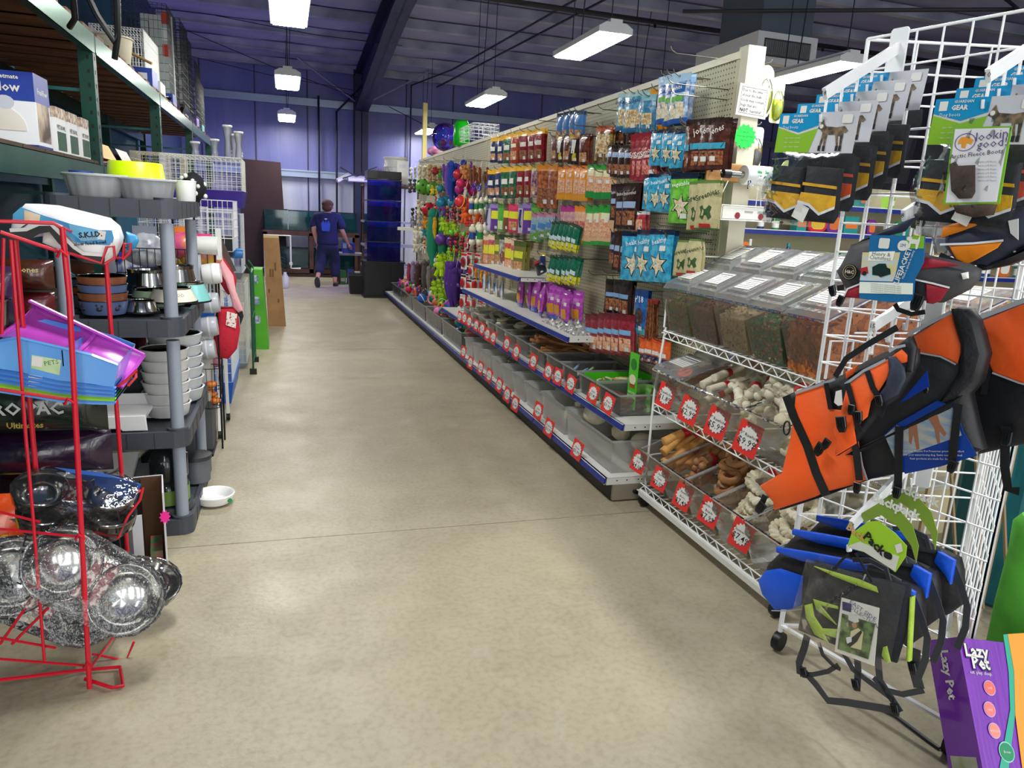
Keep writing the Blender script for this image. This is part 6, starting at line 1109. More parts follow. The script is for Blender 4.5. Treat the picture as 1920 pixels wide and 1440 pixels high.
for pts_, c_, nm, y in (([(1873, 1440), (1893, 1330), (1890, 1260), (1880, 1190), (1888, 1189), (1900, 1260), (1902, 1340), (1890, 1440), (1900, 1600), (1890, 1600)], C('2aa88a', .35), 'teal_stripe', -.0012), ([(1888, 1189), (1920, 1187), (1925, 1300), (1935, 1440), (1915, 1440), (1902, 1340), (1900, 1260)], C('f09a2c', .35), 'orange_stripe', -.0018), ([(1920, 1187), (2040, 1180), (2080, 1440), (1935, 1440), (1925, 1300)], mat('winphoto', 'a8c4d8', .35, 0, 'd8dde0', 3), 'printed_window', -.0015)): face([bxp(*p) for p in pts_], c_, nm, y)
for s_, p, sz in (('Lazy', (1828, 1222), .052), ('Pet', (1836, 1244), .052)):
    q = bxp(*p); sz /= _k*1.15; text(s_, sz, PAPER, t, q[0], q[1], -.0034, bold=.03); text(s_, sz, C('1c1450', .4), t, q[0]+.002, q[1]-.002, -.0024, bold=.08)
q = bxp(1838, 1262); text('eat. play. sleep.', .0125/_k, PAPER, t, q[0], q[1], -.0024)
for i, (p, r_, c_) in enumerate((((1854, 1290), .017, 'f06a5c'), ((1854, 1330), .017, 'f47a7a'), ((1863, 1370), .017, 'ee8a7a'), ((1886, 1410), .022, '128a5c'))):
    q = bxp(*p); r_ /= _k; face(circ(q[0], q[1], r_*1.15, 18), C('c0a8d8' if i < 3 else '8ad0b8', .4), 'badge_ring', -.0018); face(circ(q[0], q[1], r_, 18), C(c_, .4), 'badge', -.0026); text(['soft', 'easy', 'washable', 'Bonus'][i], .009/_k, PAPER, t, q[0], q[1], -.0034)
sd = text('Lazy Pet', .03, PAPER, t, 0, 0, 0, bold=.03); sd.location = (-.0015, Db/2, .36); sd.rotation_euler = (0, PI/2, -PI/2)
sd = text('Window Perch', .022, C('e0d02c', .4), t, 0, 0, 0, bold=.02); sd.location = (-.002, Db/2, .1); sd.rotation_euler = (0, PI/2, -PI/2)
# ---- behind the tower: folding lattice, shelves, rolled mat
gt = thing('folding_gate', 'tan folding wooden lattice gate leaning behind the tower', 'gate', (2.62, 1.95, 0))
for i in range(8):
    wpart('slat', MB().tube([(2.42+i*.085, 2.1-i*.04, .0), (2.42+i*.085, 2.1-i*.04, .95)], .009, 4), C('a08a6a', .6), gt)
    wpart('brace_slat', MB().tube([(2.42+i*.085, 2.09-i*.04, .9), (2.42+(i+2)*.085, 2.09-(i+2)*.04, .05)], .007, 4), C('8f7a5a', .6), gt)
rm = thing('rolled_mat', 'fat bright green rolled mat standing at the picture edge', 'mat', (2.34, 1.60, 0)); rs_ = [(.05, 0), (.07, .02), (.072, .3), (.066, .5), (.07, .6), (.05, .63), (.02, .62)]
part('roll', MB().lathe(rs_, 20), mat('greenmat', '3c8c1c', .7, 0, '4fa42c', 5, .5, 14), rm, True)
tb = thing('teal_tote_bin', 'dark teal corrugated bin standing behind the lattice gate', 'bin', (2.95, 2.15, 0)); part('bin_body', MB().lathe([(.18, 0), (.2, .02), (.22, .9), (.23, .9), (.23, .92)], 32, flute=.02, nf=16), mat('tealbin', '0c5660', .5, 0, '12707a', 5), tb)
cb_ = thing('beige_cabinet', 'beige low gondola end behind the wire tower', 'cabinet', (2.9, 2.7, 0)); part('cabinet_side', MB().b2((-.35, 0, 0), (.6, .5, .86)), C('c9bd98', .55), cb_)
for z in (.3, .6): part('cabinet_shelf', MB().b2((-.35, -.12, z), (.6, 0, z+.02)), SHELFW, cb_)
for i, (x, c1, c2, nm) in enumerate(((3.02, '14307c', 'c82c5c', 'navy'), (3.18, '0f9ac0', 'e0e4e8', 'cyan'), (3.34, '128a8a', 'f0f0f0', 'teal'), (3.5, '1f5cb8', '9ad0e8', 'blue'))):
    t = thing('pad_carton', '%s boxed pads on the shelf seen through the wire grid' % nm, 'box', (x-.35, 2.8, .865)); part('carton', MB().b2((-.07, 0, 0), (.07, .12, .27)), C(c1, .35), t); part('printed_panel', MB().b2((-.055, -.001, .08), (.055, 0, .16)), C(c2, .4), t); text('Odor Control', .02, PAPER, t, 0, .21, -.003, bold=.02)
# ================================================================ green pallet rack on the left
PGR = mat('rack_green', '0f3d33', .4, .2, '134a3c', 4); BEAMM = mat('rack_beam', '1f5a44', .28, .75, '2b6b52', 3); WOODD = mat('deck_board', '8a5a34', .7, 0, '6b4324', 4, stretch=(.5, 6, 1))
pr = thing('pallet_rack', 'tall dark green pallet rack with boarded upper deck along the teal wall', 'rack', (-1.05, 2.7, 0))
for y in (2.55, 5.1, 7.5, 9.95, 12.35):
    for x in (-1.09, -1.98):
        m = MB(); m.b2((x-.04, y-.038, 0), (x+.04, y+.038, 2.42 if y < 12 else 2.42)); 
        if x > -1.5:
            for i in range(28): z = .3+i*.0762; m.box((x+.012, y-.0385, z), (.014, .002, .022), 1); m.box((x+.0405, y, z), (.002, .014, .022), 1)
        wpart('upright_post', m, [PGR, C('04100d', .6)], pr)
    for z, z2 in ((.3, .3), (.9, .9), (1.5, 1.5), (2.1, 2.1), (.9, 1.5), (1.5, 2.1)): wpart('cross_brace', MB().tube([(-1.09, y, z), (-1.98, y, z2)], .013, 4), C('1d5f62', .4), pr)
ys = [0.2, 2.59, 5.14, 7.54, 9.99, 12.31]
def beam(y0, y1, z, x=-1.05, h=.11):
    m = MB(); m.b2((x-.045, y0, z-h), (x-.005, y1, z)); m.b2((x-.0, y0, z-h), (x+.004, y1, z-h+.012)); m.b2((x-.005, y0, z-h*.92), (x+.002, y1, z-.005)); wpart('load_beam', m, BEAMM, pr)
for i in range(5):
    beam(ys[i], ys[i+1]-.04, 2.42); beam(ys[i], ys[i+1]-.04, 2.42, -1.96)
    if i < 3: beam(ys[i], ys[i+1]-.04, 1.68); beam(ys[i], ys[i+1]-.04, 1.68, -1.96)
    if i > 0: beam(ys[i], ys[i+1]-.04, .88, -1.96); beam(ys[i], ys[i+1]-.04, .88, -1.07)
y = .3
while y < 12.2:
    wpart('deck_board', MB().b2((-1.98, y, 2.425), (-1.06, y+.19, 2.443)), WOODD, pr); y += .33
y = .3
for (a, b_, z) in ((.3, 7.4, 1.685), (2.7, 12.2, .885)):
    y = a
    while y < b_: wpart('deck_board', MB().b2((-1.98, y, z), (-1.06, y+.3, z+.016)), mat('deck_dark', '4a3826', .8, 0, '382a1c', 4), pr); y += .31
m = MB(); m.add([(-1.95, .3, 2.46), (-1.1, .3, 2.46), (-1.1, 12.2, 2.46), (-1.95, 12.2, 2.46), (-1.95, .3, 2.465), (-1.1, .3, 2.465), (-1.1, 12.2, 2.465), (-1.95, 12.2, 2.465)], [(0, 3, 2, 1), (4, 5, 6, 7)]); wpart('dark_deck_sheet', m, C('15120e', .9), pr)  # near-black sheet above the boards, so their gaps look black
# boxed fountain and pet bowl cartons
fb_ = thing('fountain_box', 'large blue and white boxed pet fountain on the rack shelf', 'box', (-1.08, 4.0, 1.702))
part('carton', MB().b2((-.34, 0, 0), (0, .22, .325)), C('eceef2', .3, coat=.4), fb_)
part('blue_print', MB().b2((-.341, -.001, .2), (.001, .2205, .3255)), mat('bluebox', '1a2f86', .3, 0, '2a4aa8', 4), fb_); part('base_stripe', MB().b2((-.341, -.001, 0), (.001, .2205, .012)), C('1a2f86', .3), fb_)
part('printed_fountain', MB().prism([(-.3+.13*(1+math.cos(a*PI/10)), .08+.1*math.sin(a*PI/10)) for a in range(11)]+[(-.3, .07), (-.04, .07)], -.0025, -.0012), mat('cream_ftn', 'dcd6c8', .4, 0, 'efebe2', 3), fb_)
part('red_badge', MB().prism(starpoly(-.285, .165, .032, .027, 14), -.003, -.0018), C('c81c34', .4), fb_); part('printed_bowl', MB().prism(circ(-.12, .19, .03, 14, 1.3), -.0026, -.0016), C('c8ccd8', .4), fb_)
text('FreshFlow', .055, PAPER, fb_, -.17, .255, -.004, bold=.02, align='CENTER'); text('Petmate', .026, PAPER, fb_, -.1, .3, -.004, bold=.02)
part('side_photo', MB().b2((.0, .02, .03), (.0015, .2, .2)), mat('sidephoto', 'c8b49c', .4, 0, '4a3420', 9), fb_)
s_ = text('FreshFlow', .035, PAPER, fb_, 0, 0, 0, bold=.02); s_.location = (.0025, .11, .25); s_.rotation_euler = (0, 0, PI/2)
for i, y in enumerate((4.27, 4.5, 4.75)):
    t = thing('bowl_carton', 'white and green heated bowl carton on the rack shelf, %s from the fountain box' % ORD[i], 'box', (-1.07, y, 1.702)); part('carton', MB().b2((-.28, 0, 0), (0, .17, .215)), C('e9e9e8', .35), t)
    part('photo_top', MB().b2((-.281, -.001, .165), (.001, .1705, .2155)), mat('puppyphoto', '7a5230', .4, 0, 'd8c8b4', 30), t)
    part('green_oval', MB().prism([(-.14+.1*math.cos(a*PI/9), .01+.1*max(0, math.sin(a*PI/9))) for a in range(10)]+[(-.24, .003), (-.04, .003)], -.003, -.0015), C('0f4a2c', .4), t); text('HEATED', .026, C('b01c2c', .4), t, -.14, .148, -.003, bold=.02); text('PET BOWL', .03, C('14321f', .4), t, -.14, .122, -.003, bold=.02)
    part('green_side', MB().b2((0, .01, .01), (.0015, .16, .1)), C('0f4a2c', .4), t); part('printed_bowl', MB().prism(circ(-.14, .05, .03, 12, 1.6), -.0045, -.0035), C('121a16', .4), t)
    s_ = text('PET BOWL', .03, C('14321f', .4), t, 0, 0, 0, bold=.02); s_.location = (.002, .085, .12); s_.rotation_euler = (0, 0, PI/2)
# bags and cages on the rack
r4 = random.Random(9)
def cage(o, s, lab, wire='dfe4e8', base=None, baseh=.12, sp=.028, dome=False, cat='pet cage', rz=0, r=.0022, nh=None, top=True):
    t = thing('wire_cage', lab, cat, o, rz); W, D, Hh = s; m = MB(); z0 = baseh if base else 0
    nx = max(2, int(W/sp)); ny = max(2, int(D/sp)); nz = nh or max(2, int((Hh-z0)/.075))
    for i in range(nx+1):
        x = -W/2+W*i/nx
        m.tube([(x, 0, z0), (x, 0, Hh)], r, 3); m.tube([(x, D, z0), (x, D, Hh)], r, 3)
        if top: m.tube([(x, 0, Hh), (x, D, Hh)], r, 3)
    for i in range(ny+1):
        y = D*i/ny
        m.tube([(-W/2, y, z0), (-W/2, y, Hh)], r, 3); m.tube([(W/2, y, z0), (W/2, y, Hh)], r, 3)
    for j in range(nz+1):
        z = z0+(Hh-z0)*j/nz; q = r*1.3; m.tube([(-W/2, 0, z), (W/2, 0, z), (W/2, D, z), (-W/2, D, z)], q, 4, closed=True)
    for j in range(4): y = D*(j+.5)/4; m.tube([(-W/2, y, Hh), (W/2, y, Hh)], r*1.3, 3)
    part('wire_body', m, C(wire, .35), t)
    m = MB(); dx = W*.16; 
    for a, b_ in (((-dx, z0+(Hh-z0)*.2), (dx, z0+(Hh-z0)*.2)), ((-dx, z0+(Hh-z0)*.8), (dx, z0+(Hh-z0)*.8)), ((-dx, z0+(Hh-z0)*.2), (-dx, z0+(Hh-z0)*.8)), ((dx, z0+(Hh-z0)*.2), (dx, z0+(Hh-z0)*.8))): m.tube([(a[0], -.008, a[1]), (b_[0], -.008, b_[1])], r*1.6, 4)
    part('cage_door', m, C(wire, .35), t)
    if base:
        m = MB(); q = .012; m.add([(-W/2+q, q, 0), (W/2-q, q, 0), (W/2-q, D-q, 0), (-W/2+q, D-q, 0), (-W/2-q, -q, baseh), (W/2+q, -q, baseh), (W/2+q, D+q, baseh), (-W/2-q, D+q, baseh)], [(3, 2, 1, 0), (4, 5, 6, 7), (0, 1, 5, 4), (1, 2, 6, 5), (2, 3, 7, 6), (3, 0, 4, 7)]); part('plastic_base', m, C(base, .35), t)
    return t
cage((-1.36, 7.5, 2.47), (.42, .8, .46), 'white wire bird cage with a perch lying on the upper deck', 'd8dad6', None, sp=.024)
t = thing('perch', 'wooden dowel perch poking out of the white bird cage', 'perch', (-1.3, 7.45, 2.7)); part('dowel', MB().tube([(0, 0, .04), (.22, -.05, -.06)], .012, 7), C('b8905a', .6), t)
t = thing('cream_bucket', 'cream plastic tub lying beside the bird cage on the upper deck', 'tub', (-1.3, 6.9, 2.47)); part('tub_body', MB().lathe([(.1, 0), (.13, .02), (.16, .24), (.165, .25)], 20), C('cfc9b0', .5), t, True); part('tub_rim', MB().lathe([(.165, .245), (.172, .25), (.165, .26)], 20), C('d8d2bc', .5), t, True)
for i, (y, h, w_, c) in enumerate(((8.7, .95, .5, '20242a'), (9.5, 1.0, .55, '1a1d22'), (10.1, .98, .5, '24282c'), (11.1, .85, .5, '1c2126'), (11.8, .7, .45, '262a2e'))): cage((-1.36, y, 2.47), (w_, .7, h), 'tall dark wire cage on the upper deck, %s toward the back wall' % ORD[i], c, '101114', .06, sp=.04)
for i, (y, c, c2) in enumerate(((9.0, 'b8c0bc', 'c83a1c'), (10.2, 'a8b0b0', 'e8e8e8'))):
    t = thing('cage_panel', ['grey flat cage panel with a red hang tag on the deck', 'second grey flat cage panel with white tags on the deck'][i], 'panel', (-1.1, y, 2.47)); part('panel_sheet', MB().b2((-.3, 0, 0), (0, .06, .9)), C(c, .5), t)
    for k in range(3): part('hang_tag', MB().b2((-.1, -.004, .5+.16*k-.3*i), (-.02, -.001, .62+.16*k-.3*i)), C([c2, 'f0f0ee', c2][k], .5), t)
for i, (y, c, h) in enumerate(((7.45, '2246a8', .14), (8.7, '1c3c9c', .1), (9.7, '3a2418', .12), (10.9, '6a4aa8', .1), (11.6, '4aa0a8', .08), (7.9, 'c8ccd0', .1))):
    t = thing('deck_carton', '%s small carton at the edge of the upper deck' % ['royal blue', 'deep blue', 'dark brown', 'violet', 'pale teal', 'light grey'][i], 'box', (-1.09, y, 2.47)); part('carton', MB().b2((-.2, 0, 0), (0, .3, h)), C(c, .4), t); part('printed_panel', MB().b2((-.16, -.0015, h*.3), (-.04, -.0005, h*.7)), C('e8e8ea', .5), t)
# black bent tube hooks over the near beam
bh = thing('bent_tube_hanger', 'thick black bent tubes hanging by the upper rack beam', 'hanger', (-.6, 3.0, 2.1)); part('bent_tube', MB().tube([(-.08, 0, .5), (-.07, 0, .18), (-.09, .1, .0), (-.12, .15, -.02)], .011, 7), BLACK, bh, True); part('bent_tube', MB().tube([(-.04, 0, .5), (-.05, 0, .12), (0, 0, 0.0), (.05, .0, -.08), (.06, 0, -.05)], .011, 7), BLACK, bh, True); part('bent_tube', MB().tube([(.06, 0, .5), (.065, 0, .04), (.06, 0, -.06), (.04, .03, -.13)], .011, 7), BLACK, bh, True)
# dark bagged stock inside the rack
sc = ['1d1426', '401018', '0f2c1c', '4a2a14', '14203c', '5a1c2c', '241c14', '8a1c1c']
sn = ['dark purple', 'maroon', 'dark green', 'brown', 'navy', 'wine red', 'black brown', 'red']
k = 0
for (yb_, z, n) in ((2.75, .0, 3), (2.75, .905, 2), (5.3, .0, 3), (5.3, .905, 4), (5.3, 1.705, 2), (7.7, .0, 4), (7.7, .905, 4), (10.1, .905, 3)):
    for i in range(n):
        c = k % 8; y = yb_+.1+i*.62; h = .13; t = thing('feed_sack', '%s feed sack on the %s of the green rack, bay %s, %s along' % (sn[c], 'floor level' if z < .1 else ('top shelf' if z > 1 else 'middle shelf'), ['one', 'two', 'three', 'four'][min(3, int((yb_-2.7)/2.4))], ORD[i]), 'pet food bag', (-1.45, y+.28, z+.004))
        m = MB(); m.surf(lambda u, v: ((u-.5)*.66, (v-.5)*.56, .004+.16*max(0, math.sin(PI*u))**.45*max(0, math.sin(PI*v))**.45+.006*math.sin(u*17+k)*math.sin(v*13)), 14, 12); m.surf(lambda u, v: ((.5-u)*.66, (v-.5)*.56, .003), 1, 1)
        part('sack_body', m, mat('sack_'+sc[c], sc[c], .3, 0, sc[(c+3) % 8], 5, .5, 14, coat=.3), t, True); part('printed_band', MB().surf(lambda u, v: (.335-.05*u, (v-.5)*.4, .03+.1*u), 1, 1), C(['d8b04a', 'c8c8c0', '3f8a4c', 'b0a08a'][k % 4], .5), t); k += 1
def sack(loc, s, c, c2, lab, words=(), tilt=0, rz=0):
    t = thing('feed_sack', lab, 'pet food bag', loc, rz, rot=(tilt, 0, rz)); W, D, Hh = s
    m = MB(); m.surf(lambda u, v: ((u-.5)*W, -D/2*max(0, math.sin(PI*u))**.5*max(0, math.sin(PI*v))**.4, v*Hh), 12, 12); m.surf(lambda u, v: ((.5-u)*W, D/2*max(0, math.sin(PI*u))**.5*max(0, math.sin(PI*v))**.4, v*Hh), 8, 8); part('sack_body', m, mat('sack_%s' % c, c, .25, 0, c2, 6, .6, 12, coat=.5), t, True)
    for (w_, sz, z, cc) in words: text(w_, sz, C(cc, .5), t, 0, z*Hh, -D/2-.004, bold=.03)
    return t
sack((-.91, 2.99, .63), (.5, .16, .2), '0c1410', '14201a', 'black feed sack reading PRO PAC behind the red rack', [('PRO PAC', .062, .55, 'b9bcb6'), ('Ultimates', .03, .25, '9c8a3a')])
sack((-.92, 3.02, .46), (.52, .17, .165), '160c1c', '2c1030', 'dark purple glossy feed sack under the black one')
sack((-1.0, 2.84, .13), (.34, .18, .32), 'd8501c', 'b83a10', 'orange feed sack low behind the red rack', [('Dog', .06, .6, 'e8c82c')])
sack((-1.02, 3.05, .0), (.5, .3, .12), '1a4a24', '0f2c18', 'green feed sack on the floor behind the red rack')
sack((-1.1, 3.02, 1.02), (.34, .12, .22), '3c1c4a', '241030', 'dark violet feed sack at the picture edge', [('Adult', .04, .6, 'b8a8c0')])
sack((-1.0, 3.34, 1.12), (.22, .1, .12), '3c2a14', '4a1414', 'brown and red treat sack behind the grey post', [('Meat Bones', .03, .7, 'd8c88a')])
sack((-1.0, 3.36, 1.0), (.2, .1, .11), '4a0e14', '5a1818', 'wine red treat sack left of the middle black shelf')
# ================================================================ grey and black plastic shelf unit
SX0, SX1, SY0, SY1 = -.93, -.43, 3.38, 4.32
su = thing('plastic_shelf_unit', 'charcoal plastic shelf unit with round grey poles beside the aisle', 'shelf unit', (-.68, 3.85, 0)); SHB = mat('charcoal_plastic', '3a3e47', .5, 0, '41454e', 3)
for i, z in enumerate((.0, .42, .92, 1.42)):
    m = MB(); hh = .075; P_ = rrect(SX0, SY0, SX1, SY1, .06, 4); n = len(P_)
    Q_ = rrect(SX0+.02, SY0+.02, SX1-.02, SY1-.02, .045, 4)
    vs = [(p[0], p[1], z) for p in P_]+[(p[0], p[1], z+hh) for p in P_]+[(p[0], p[1], z+hh) for p in Q_]+[(p[0], p[1], z+hh-.012) for p in Q_]+[(p[0], p[1], z) for p in Q_]+[(p[0], p[1], z+hh-.018) for p in Q_]
    fs = []
    for a, b_ in ((0, 1), (1, 2), (2, 3), (4, 0), (5, 4)): fs += [(a*n+j, a*n+(j+1) % n, b_*n+(j+1) % n, b_*n+j) for j in range(n)]
    fs += [tuple(range(3*n, 4*n)), tuple(range(5*n, 6*n))[::-1]]; m.add(vs, fs)
    for x in (SX0+.14, SX0+.25, SX0+.36): m.box((x, SY0-.0005, z+hh/2), (.003, .002, hh*.9), 1)
    for q in range(5): m.box((SX1+.0005, SY0+.16+q*.155, z+hh/2), (.002, .003, hh*.9), 1)
    wpart('shelf', m, [SHB, C('22242a', .6)], su)
    for x in (SX0+.05, SX1-.05):
        for y in (SY0+.05, SY1-.05): wpart('pole_collar', MB().lathe([(.045, z-.0), (.045, z+.085)], 14, (x, y, 0)), SHB, su, True)
for x in (SX0+.05, SX1-.05):
    for y in (SY0+.05, SY1-.05):
        for i, z in enumerate((.08, .5, 1.0)): wpart('round_pole', MB().lathe([(.028, z), (.028, z+.4)], 16, (x, y, 0)), GREY, su, True)
        wpart('foot', MB().lathe([(.05, 0), (.047, .06)], 14, (x, y, 0)), SHB, su, True)
def bowl(kind, loc, r, h, c, lab, c2=None, group=None, rot=(0, 0, 0), nm='pet_bowl', cat='pet bowl'):
    t = thing(nm, lab, cat, loc, 0, group, rot=rot); mt = c if not isinstance(c, str) else C(c, .35)
    if kind == 'flute':
        m = MB(); m.lathe([(r*.8, 0), (r*.84, .006), (r*.97, h*.9)], 64, flute=.018, nf=16); part('fluted_wall', m, mt, t, True); part('rolled_rim', MB().lathe([(r*.95, h*.88), (r*1.03, h*.9), (r*1.03, h*.97), (r, h), (r*.93, h*.97), (r*.75, .01)], 32), mt, t, True)
    elif kind == 'plain':
        part('wall', MB().lathe([(r*.85, 0), (r*.88, .004), (r, h*.93)], 28), mt, t, True); part('rim', MB().lathe([(r, h*.93), (r*1.03, h*.96), (r, h), (r*.94, h*.97), (r*.8, .008), (0, .008)], 28), c2 and (C(c2, .3) if isinstance(c2, str) else c2) or mt, t, True)
    elif kind == 'dish':  # widening foot with steel cup
        part('skirt', MB().lathe([(r, 0), (r*.98, .008), (r*.72, h*.9)], 28), mt, t, True); part('steel_cup', MB().lathe([(r*.74, h*.9), (r*.76, h), (r*.66, h*.97), (r*.56, h*.3), (0, h*.25)], 28), STEEL, t, True); part('rubber_foot', MB().lathe([(r*1.01, 0), (r*1.01, .008)], 28), BLACK, t, True)
    elif kind == 'steel':
        part('bowl_wall', MB().lathe([(r*.7, 0), (r*.8, .012), (r*.92, h*.9), (r*1.02, h*.97), (r, h), (r*.9, h*.95), (r*.75, .02), (0, .015)], 32), STEEL, t, True)
    return t
LG_ = C('a4a6a8', .4)
bowl('flute', (-.775, 3.62, 1.495), .125, .095, LG_, 'grey fluted dog bowl on the shelf unit top, beside the pole')
bowl('flute', (-.575, 3.62, 1.495), .118, .088, LG_, 'grey fluted dog bowl on the shelf unit top, aisle side')
bowl('plain', (-.66, 3.88, 1.53), .13, .13, 'c8ec10', 'bright lime plastic bowl upside down behind the fluted bowls', rot=(PI, 0, 0)).location.z = 1.66
bowl('plain', (-.87, 4.05, 1.495), .07, .08, 'd8d8d4', 'small white bowl behind the grey fluted bowls'); bowl('plain', (-.47, 4.05, 1.495), .05, .1, 'e4e4e4', 'white cup on the corner of the shelf unit top')
bp_ = bowl('plain', (-.88, 3.85, 1.495), .05, .11, '1c3c9c', 'small blue cup on the shelf unit top')
sk = thing('skull_print_toy', 'black cloth with white skull prints on the shelf unit corner', 'dog toy', (-.45, 4.2, 1.495)); part('cloth', MB().ell((0, 0, .07), (.06, .06, .075), 14, jit=.1), mat('skullcloth', '0c0c10', .85), sk, True)
for i in range(9): a = i*1.3; part('skull_print', MB().ell((.055*math.cos(a), -.05*abs(math.sin(a)), .03+.012*i), (.012, .012, .013), 7), PAPER, sk, True)
# middle shelf bowls
BLB = C('5a6c98', .35); COP = mat('copper_enamel', 'a5664c', .35, .4)
def stackb(x, y, n, r, lab):
    for i in range(n):
        t = bowl('plain', (x, y, 1.0+i*.035), r, .062, BLB if i == 0 else (COP if i % 2 else BLB), lab % ORD[i], STEEL, 'stacked paw print bowls')
        if i == 0:
            for q in range(3):
                a = -PI/2+(q-1)*.75; c_ = Vector((math.cos(a), math.sin(a), 0)); part('paw_print', MB().ell(c_*(r*.94)+Vector((0, 0, .028)), (.012, .006, .01), 7).ell(c_*(r*.955)+Vector((.012, 0, .042)), (.005, .005, .006), 6).ell(c_*(r*.955)+Vector((-.008, 0, .045)), (.005, .005, .006), 6), C('2c2430', .5), t, True)
stackb(-.765, 3.55, 4, .098, 'blue and copper paw print bowl, %s up in the taller stack'); stackb(-.875, 3.78, 3, .085, 'blue and copper paw print bowl, %s up in the rear stack')
bowl('dish', (-.66, 4.0, 1.0), .12, .16, STEEL, 'tall steel flared bowl behind the paw print stack'); bowl('dish', (-.55, 4.15, 1.0), .12, .17, STEEL, 'tallest steel flared bowl near the back pole')
bowl('dish', (-.625, 3.6, 1.0), .075, .055, STEEL, 'small steel flared bowl on a black rubber foot'); bowl('dish', (-.6, 3.83, 1.0), .125, .085, 'a8c8a4', 'mint green skirted bowl on the middle shelf')
gb_ = bowl('dish', (-.515, 3.75, 1.03), .11, .07, 'ddd8c4', 'cream skirted bowl lettered GO on the middle shelf'); text('GOOD', .022, C('8a8478', .5), gb_, .03, .04, -.1); bowl('dish', (-.49, 4.02, 1.0), .12, .1, '7cc4c0', 'turquoise skirted bowl on the middle shelf'); bowl('dish', (-.7, 3.78, 1.0), .12, .05, 'b8d0b0', 'pale green skirted bowl on the middle shelf')
bowl('steel', (-1.0, 2.9, 1.04), .09, .1, STEEL, 'dark shiny steel bowl behind the magenta scoop'); bowl('steel', (-1.12, 2.75, 1.04), .1, .09, STEEL, 'steel bowl with flame print at the picture edge'); bowl('plain', (-1.08, 2.62, .98), .1, .1, '3a9cb0', 'turquoise dog bowl at the picture edge')
# third shelf: white bowls and tray
for i in range(6): bowl('plain', (-.555, 3.68, .5+i*.052), .105-.0*i, .062, 'd4d4d2', 'white ribbed bowl, %s up in the front stack' % ORD[i], None, 'white bowls stacked on the third shelf')
for i in range(6): bowl('plain', (-.55, 3.98, .5+i*.056), .13, .066, 'c4c8cc', 'large white bowl, %s up in the rear stack' % ORD[i], None, 'white bowls stacked on the third shelf')
et = thing('white_feeder_tray', 'glossy white raised feeder tray on the third shelf', 'pet feeder', (-.76, 3.47, .497)); part('tray_side', MB().prism([(-.16, 0), (-.05, 0), (-.04, .012), (.05, .012), (.06, 0), (.16, 0), (.155, .07), (-.155, .07)], -.06, -.05, .003), C('e6e6e4', .25), et); part('tray_top', MB().b2((-.155, -.05, .055), (.155, .16, .07)), C('e6e6e4', .25), et); part('tray_wall', MB().b2((-.155, .15, .0), (.155, .16, .12)), C('d8d8d6', .3), et)
dk = thing('dark_bin', 'dark grey open storage bin on the third shelf', 'bin', (-.74, 3.9, .497)); part('bin_body', MB().b2((-.1, -.15, 0), (.08, .15, .22)), C('2c3036', .4), dk); part('bin_rim', MB().b2((-.11, -.16, .21), (.09, .16, .225)), C('383c42', .4), dk)
# wire basket with toys behind
wbk = thing('wire_basket', 'black wire basket of bagged toys behind the shelf unit', 'basket', (-.68, 4.65, .0)); m = MB()
for i in range(15): x = -.28+i*.04; m.tube([(x, 0, .95), (x, 0, 1.22)], .003, 4)
for z in (.95, 1.08, 1.22): m.tube([(-.28, 0, z), (.28, 0, z), (.28, .18, z), (-.28, .18, z)], .004, 4, closed=True)
for x in (-.28, .28):
    for y in (0, .18): m.tube([(x, y, 0), (x, y, 1.22)], .006, 5)
part('basket_wire', m, BLACK, wbk)
for i, (x, z, c, c2, s) in enumerate(((-.18, 1.05, 'd8dce0', '2c4aa8', .13), (-.05, 1.02, '2044a0', 'e0e0e0', .12), (.08, 1.03, '2c7a3c', 'f0c82c', .11), (.2, 1.18, 'f0c82c', 'e83a8c', .12), (.1, 1.24, 'e85aa0', 'f08a2c', .1), (-.1, 1.2, 'c8ccd0', '8a90a0', .13))):
    t = thing('bagged_toy', '%s bagged toy in the black wire basket' % ['white and blue', 'royal blue', 'green', 'yellow', 'pink and orange', 'silver'][i], 'dog toy', (-.68+x, 4.74, z)); part('bag_body', MB().ell((0, 0, 0), (s, .08, s*.8), 12, jit=.08), mat('bagtoy'+c, c, .3, 0, c2, 14, .4, 20), t, True); part('header', MB().prism(rect(-s*.5, s*.6, s*.5, s*1.1), -.01, -.008), C(c2, .4), t)
# floor level: raised feeder, open box, bottle, double dish
ef = thing('raised_feeder', 'grey raised dog feeder with two steel bowls on the floor', 'pet feeder', (-.79, 3.05, 0)); GF = mat('feeder_grey', '5a5a58', .5, 0, '646462', 4)
m = MB(); m.add([(-.2, -.28, .36), (.2, -.28, .36), (.16, .3, .40), (-.16, .3, .40), (-.2, -.28, .38), (.2, -.28, .38), (.16, .3, .42), (-.16, .3, .42)], [(0, 3, 2, 1), (4, 5, 6, 7), (0, 1, 5, 4), (1, 2, 6, 5), (2, 3, 7, 6), (3, 0, 4, 7)]); part('feeder_top', m, GF, ef)
for x in (-.2, .17): part('feeder_side', MB().b2((x, -.26, 0), (x+.03, .28, .375)), C('1c1d20', .4), ef)
part('feeder_back', MB().b2((-.18, -.25, .02), (.18, -.22, .36)), C('141518', .4), ef)
for yy, z in ((-.12, .392), (.14, .408)): bq = bowl('steel', (-.79, 3.05+yy, z-.055), .125, .06, STEEL, 'steel bowl set in the grey raised feeder, %s' % ('front one' if yy < 0 else 'rear one'))
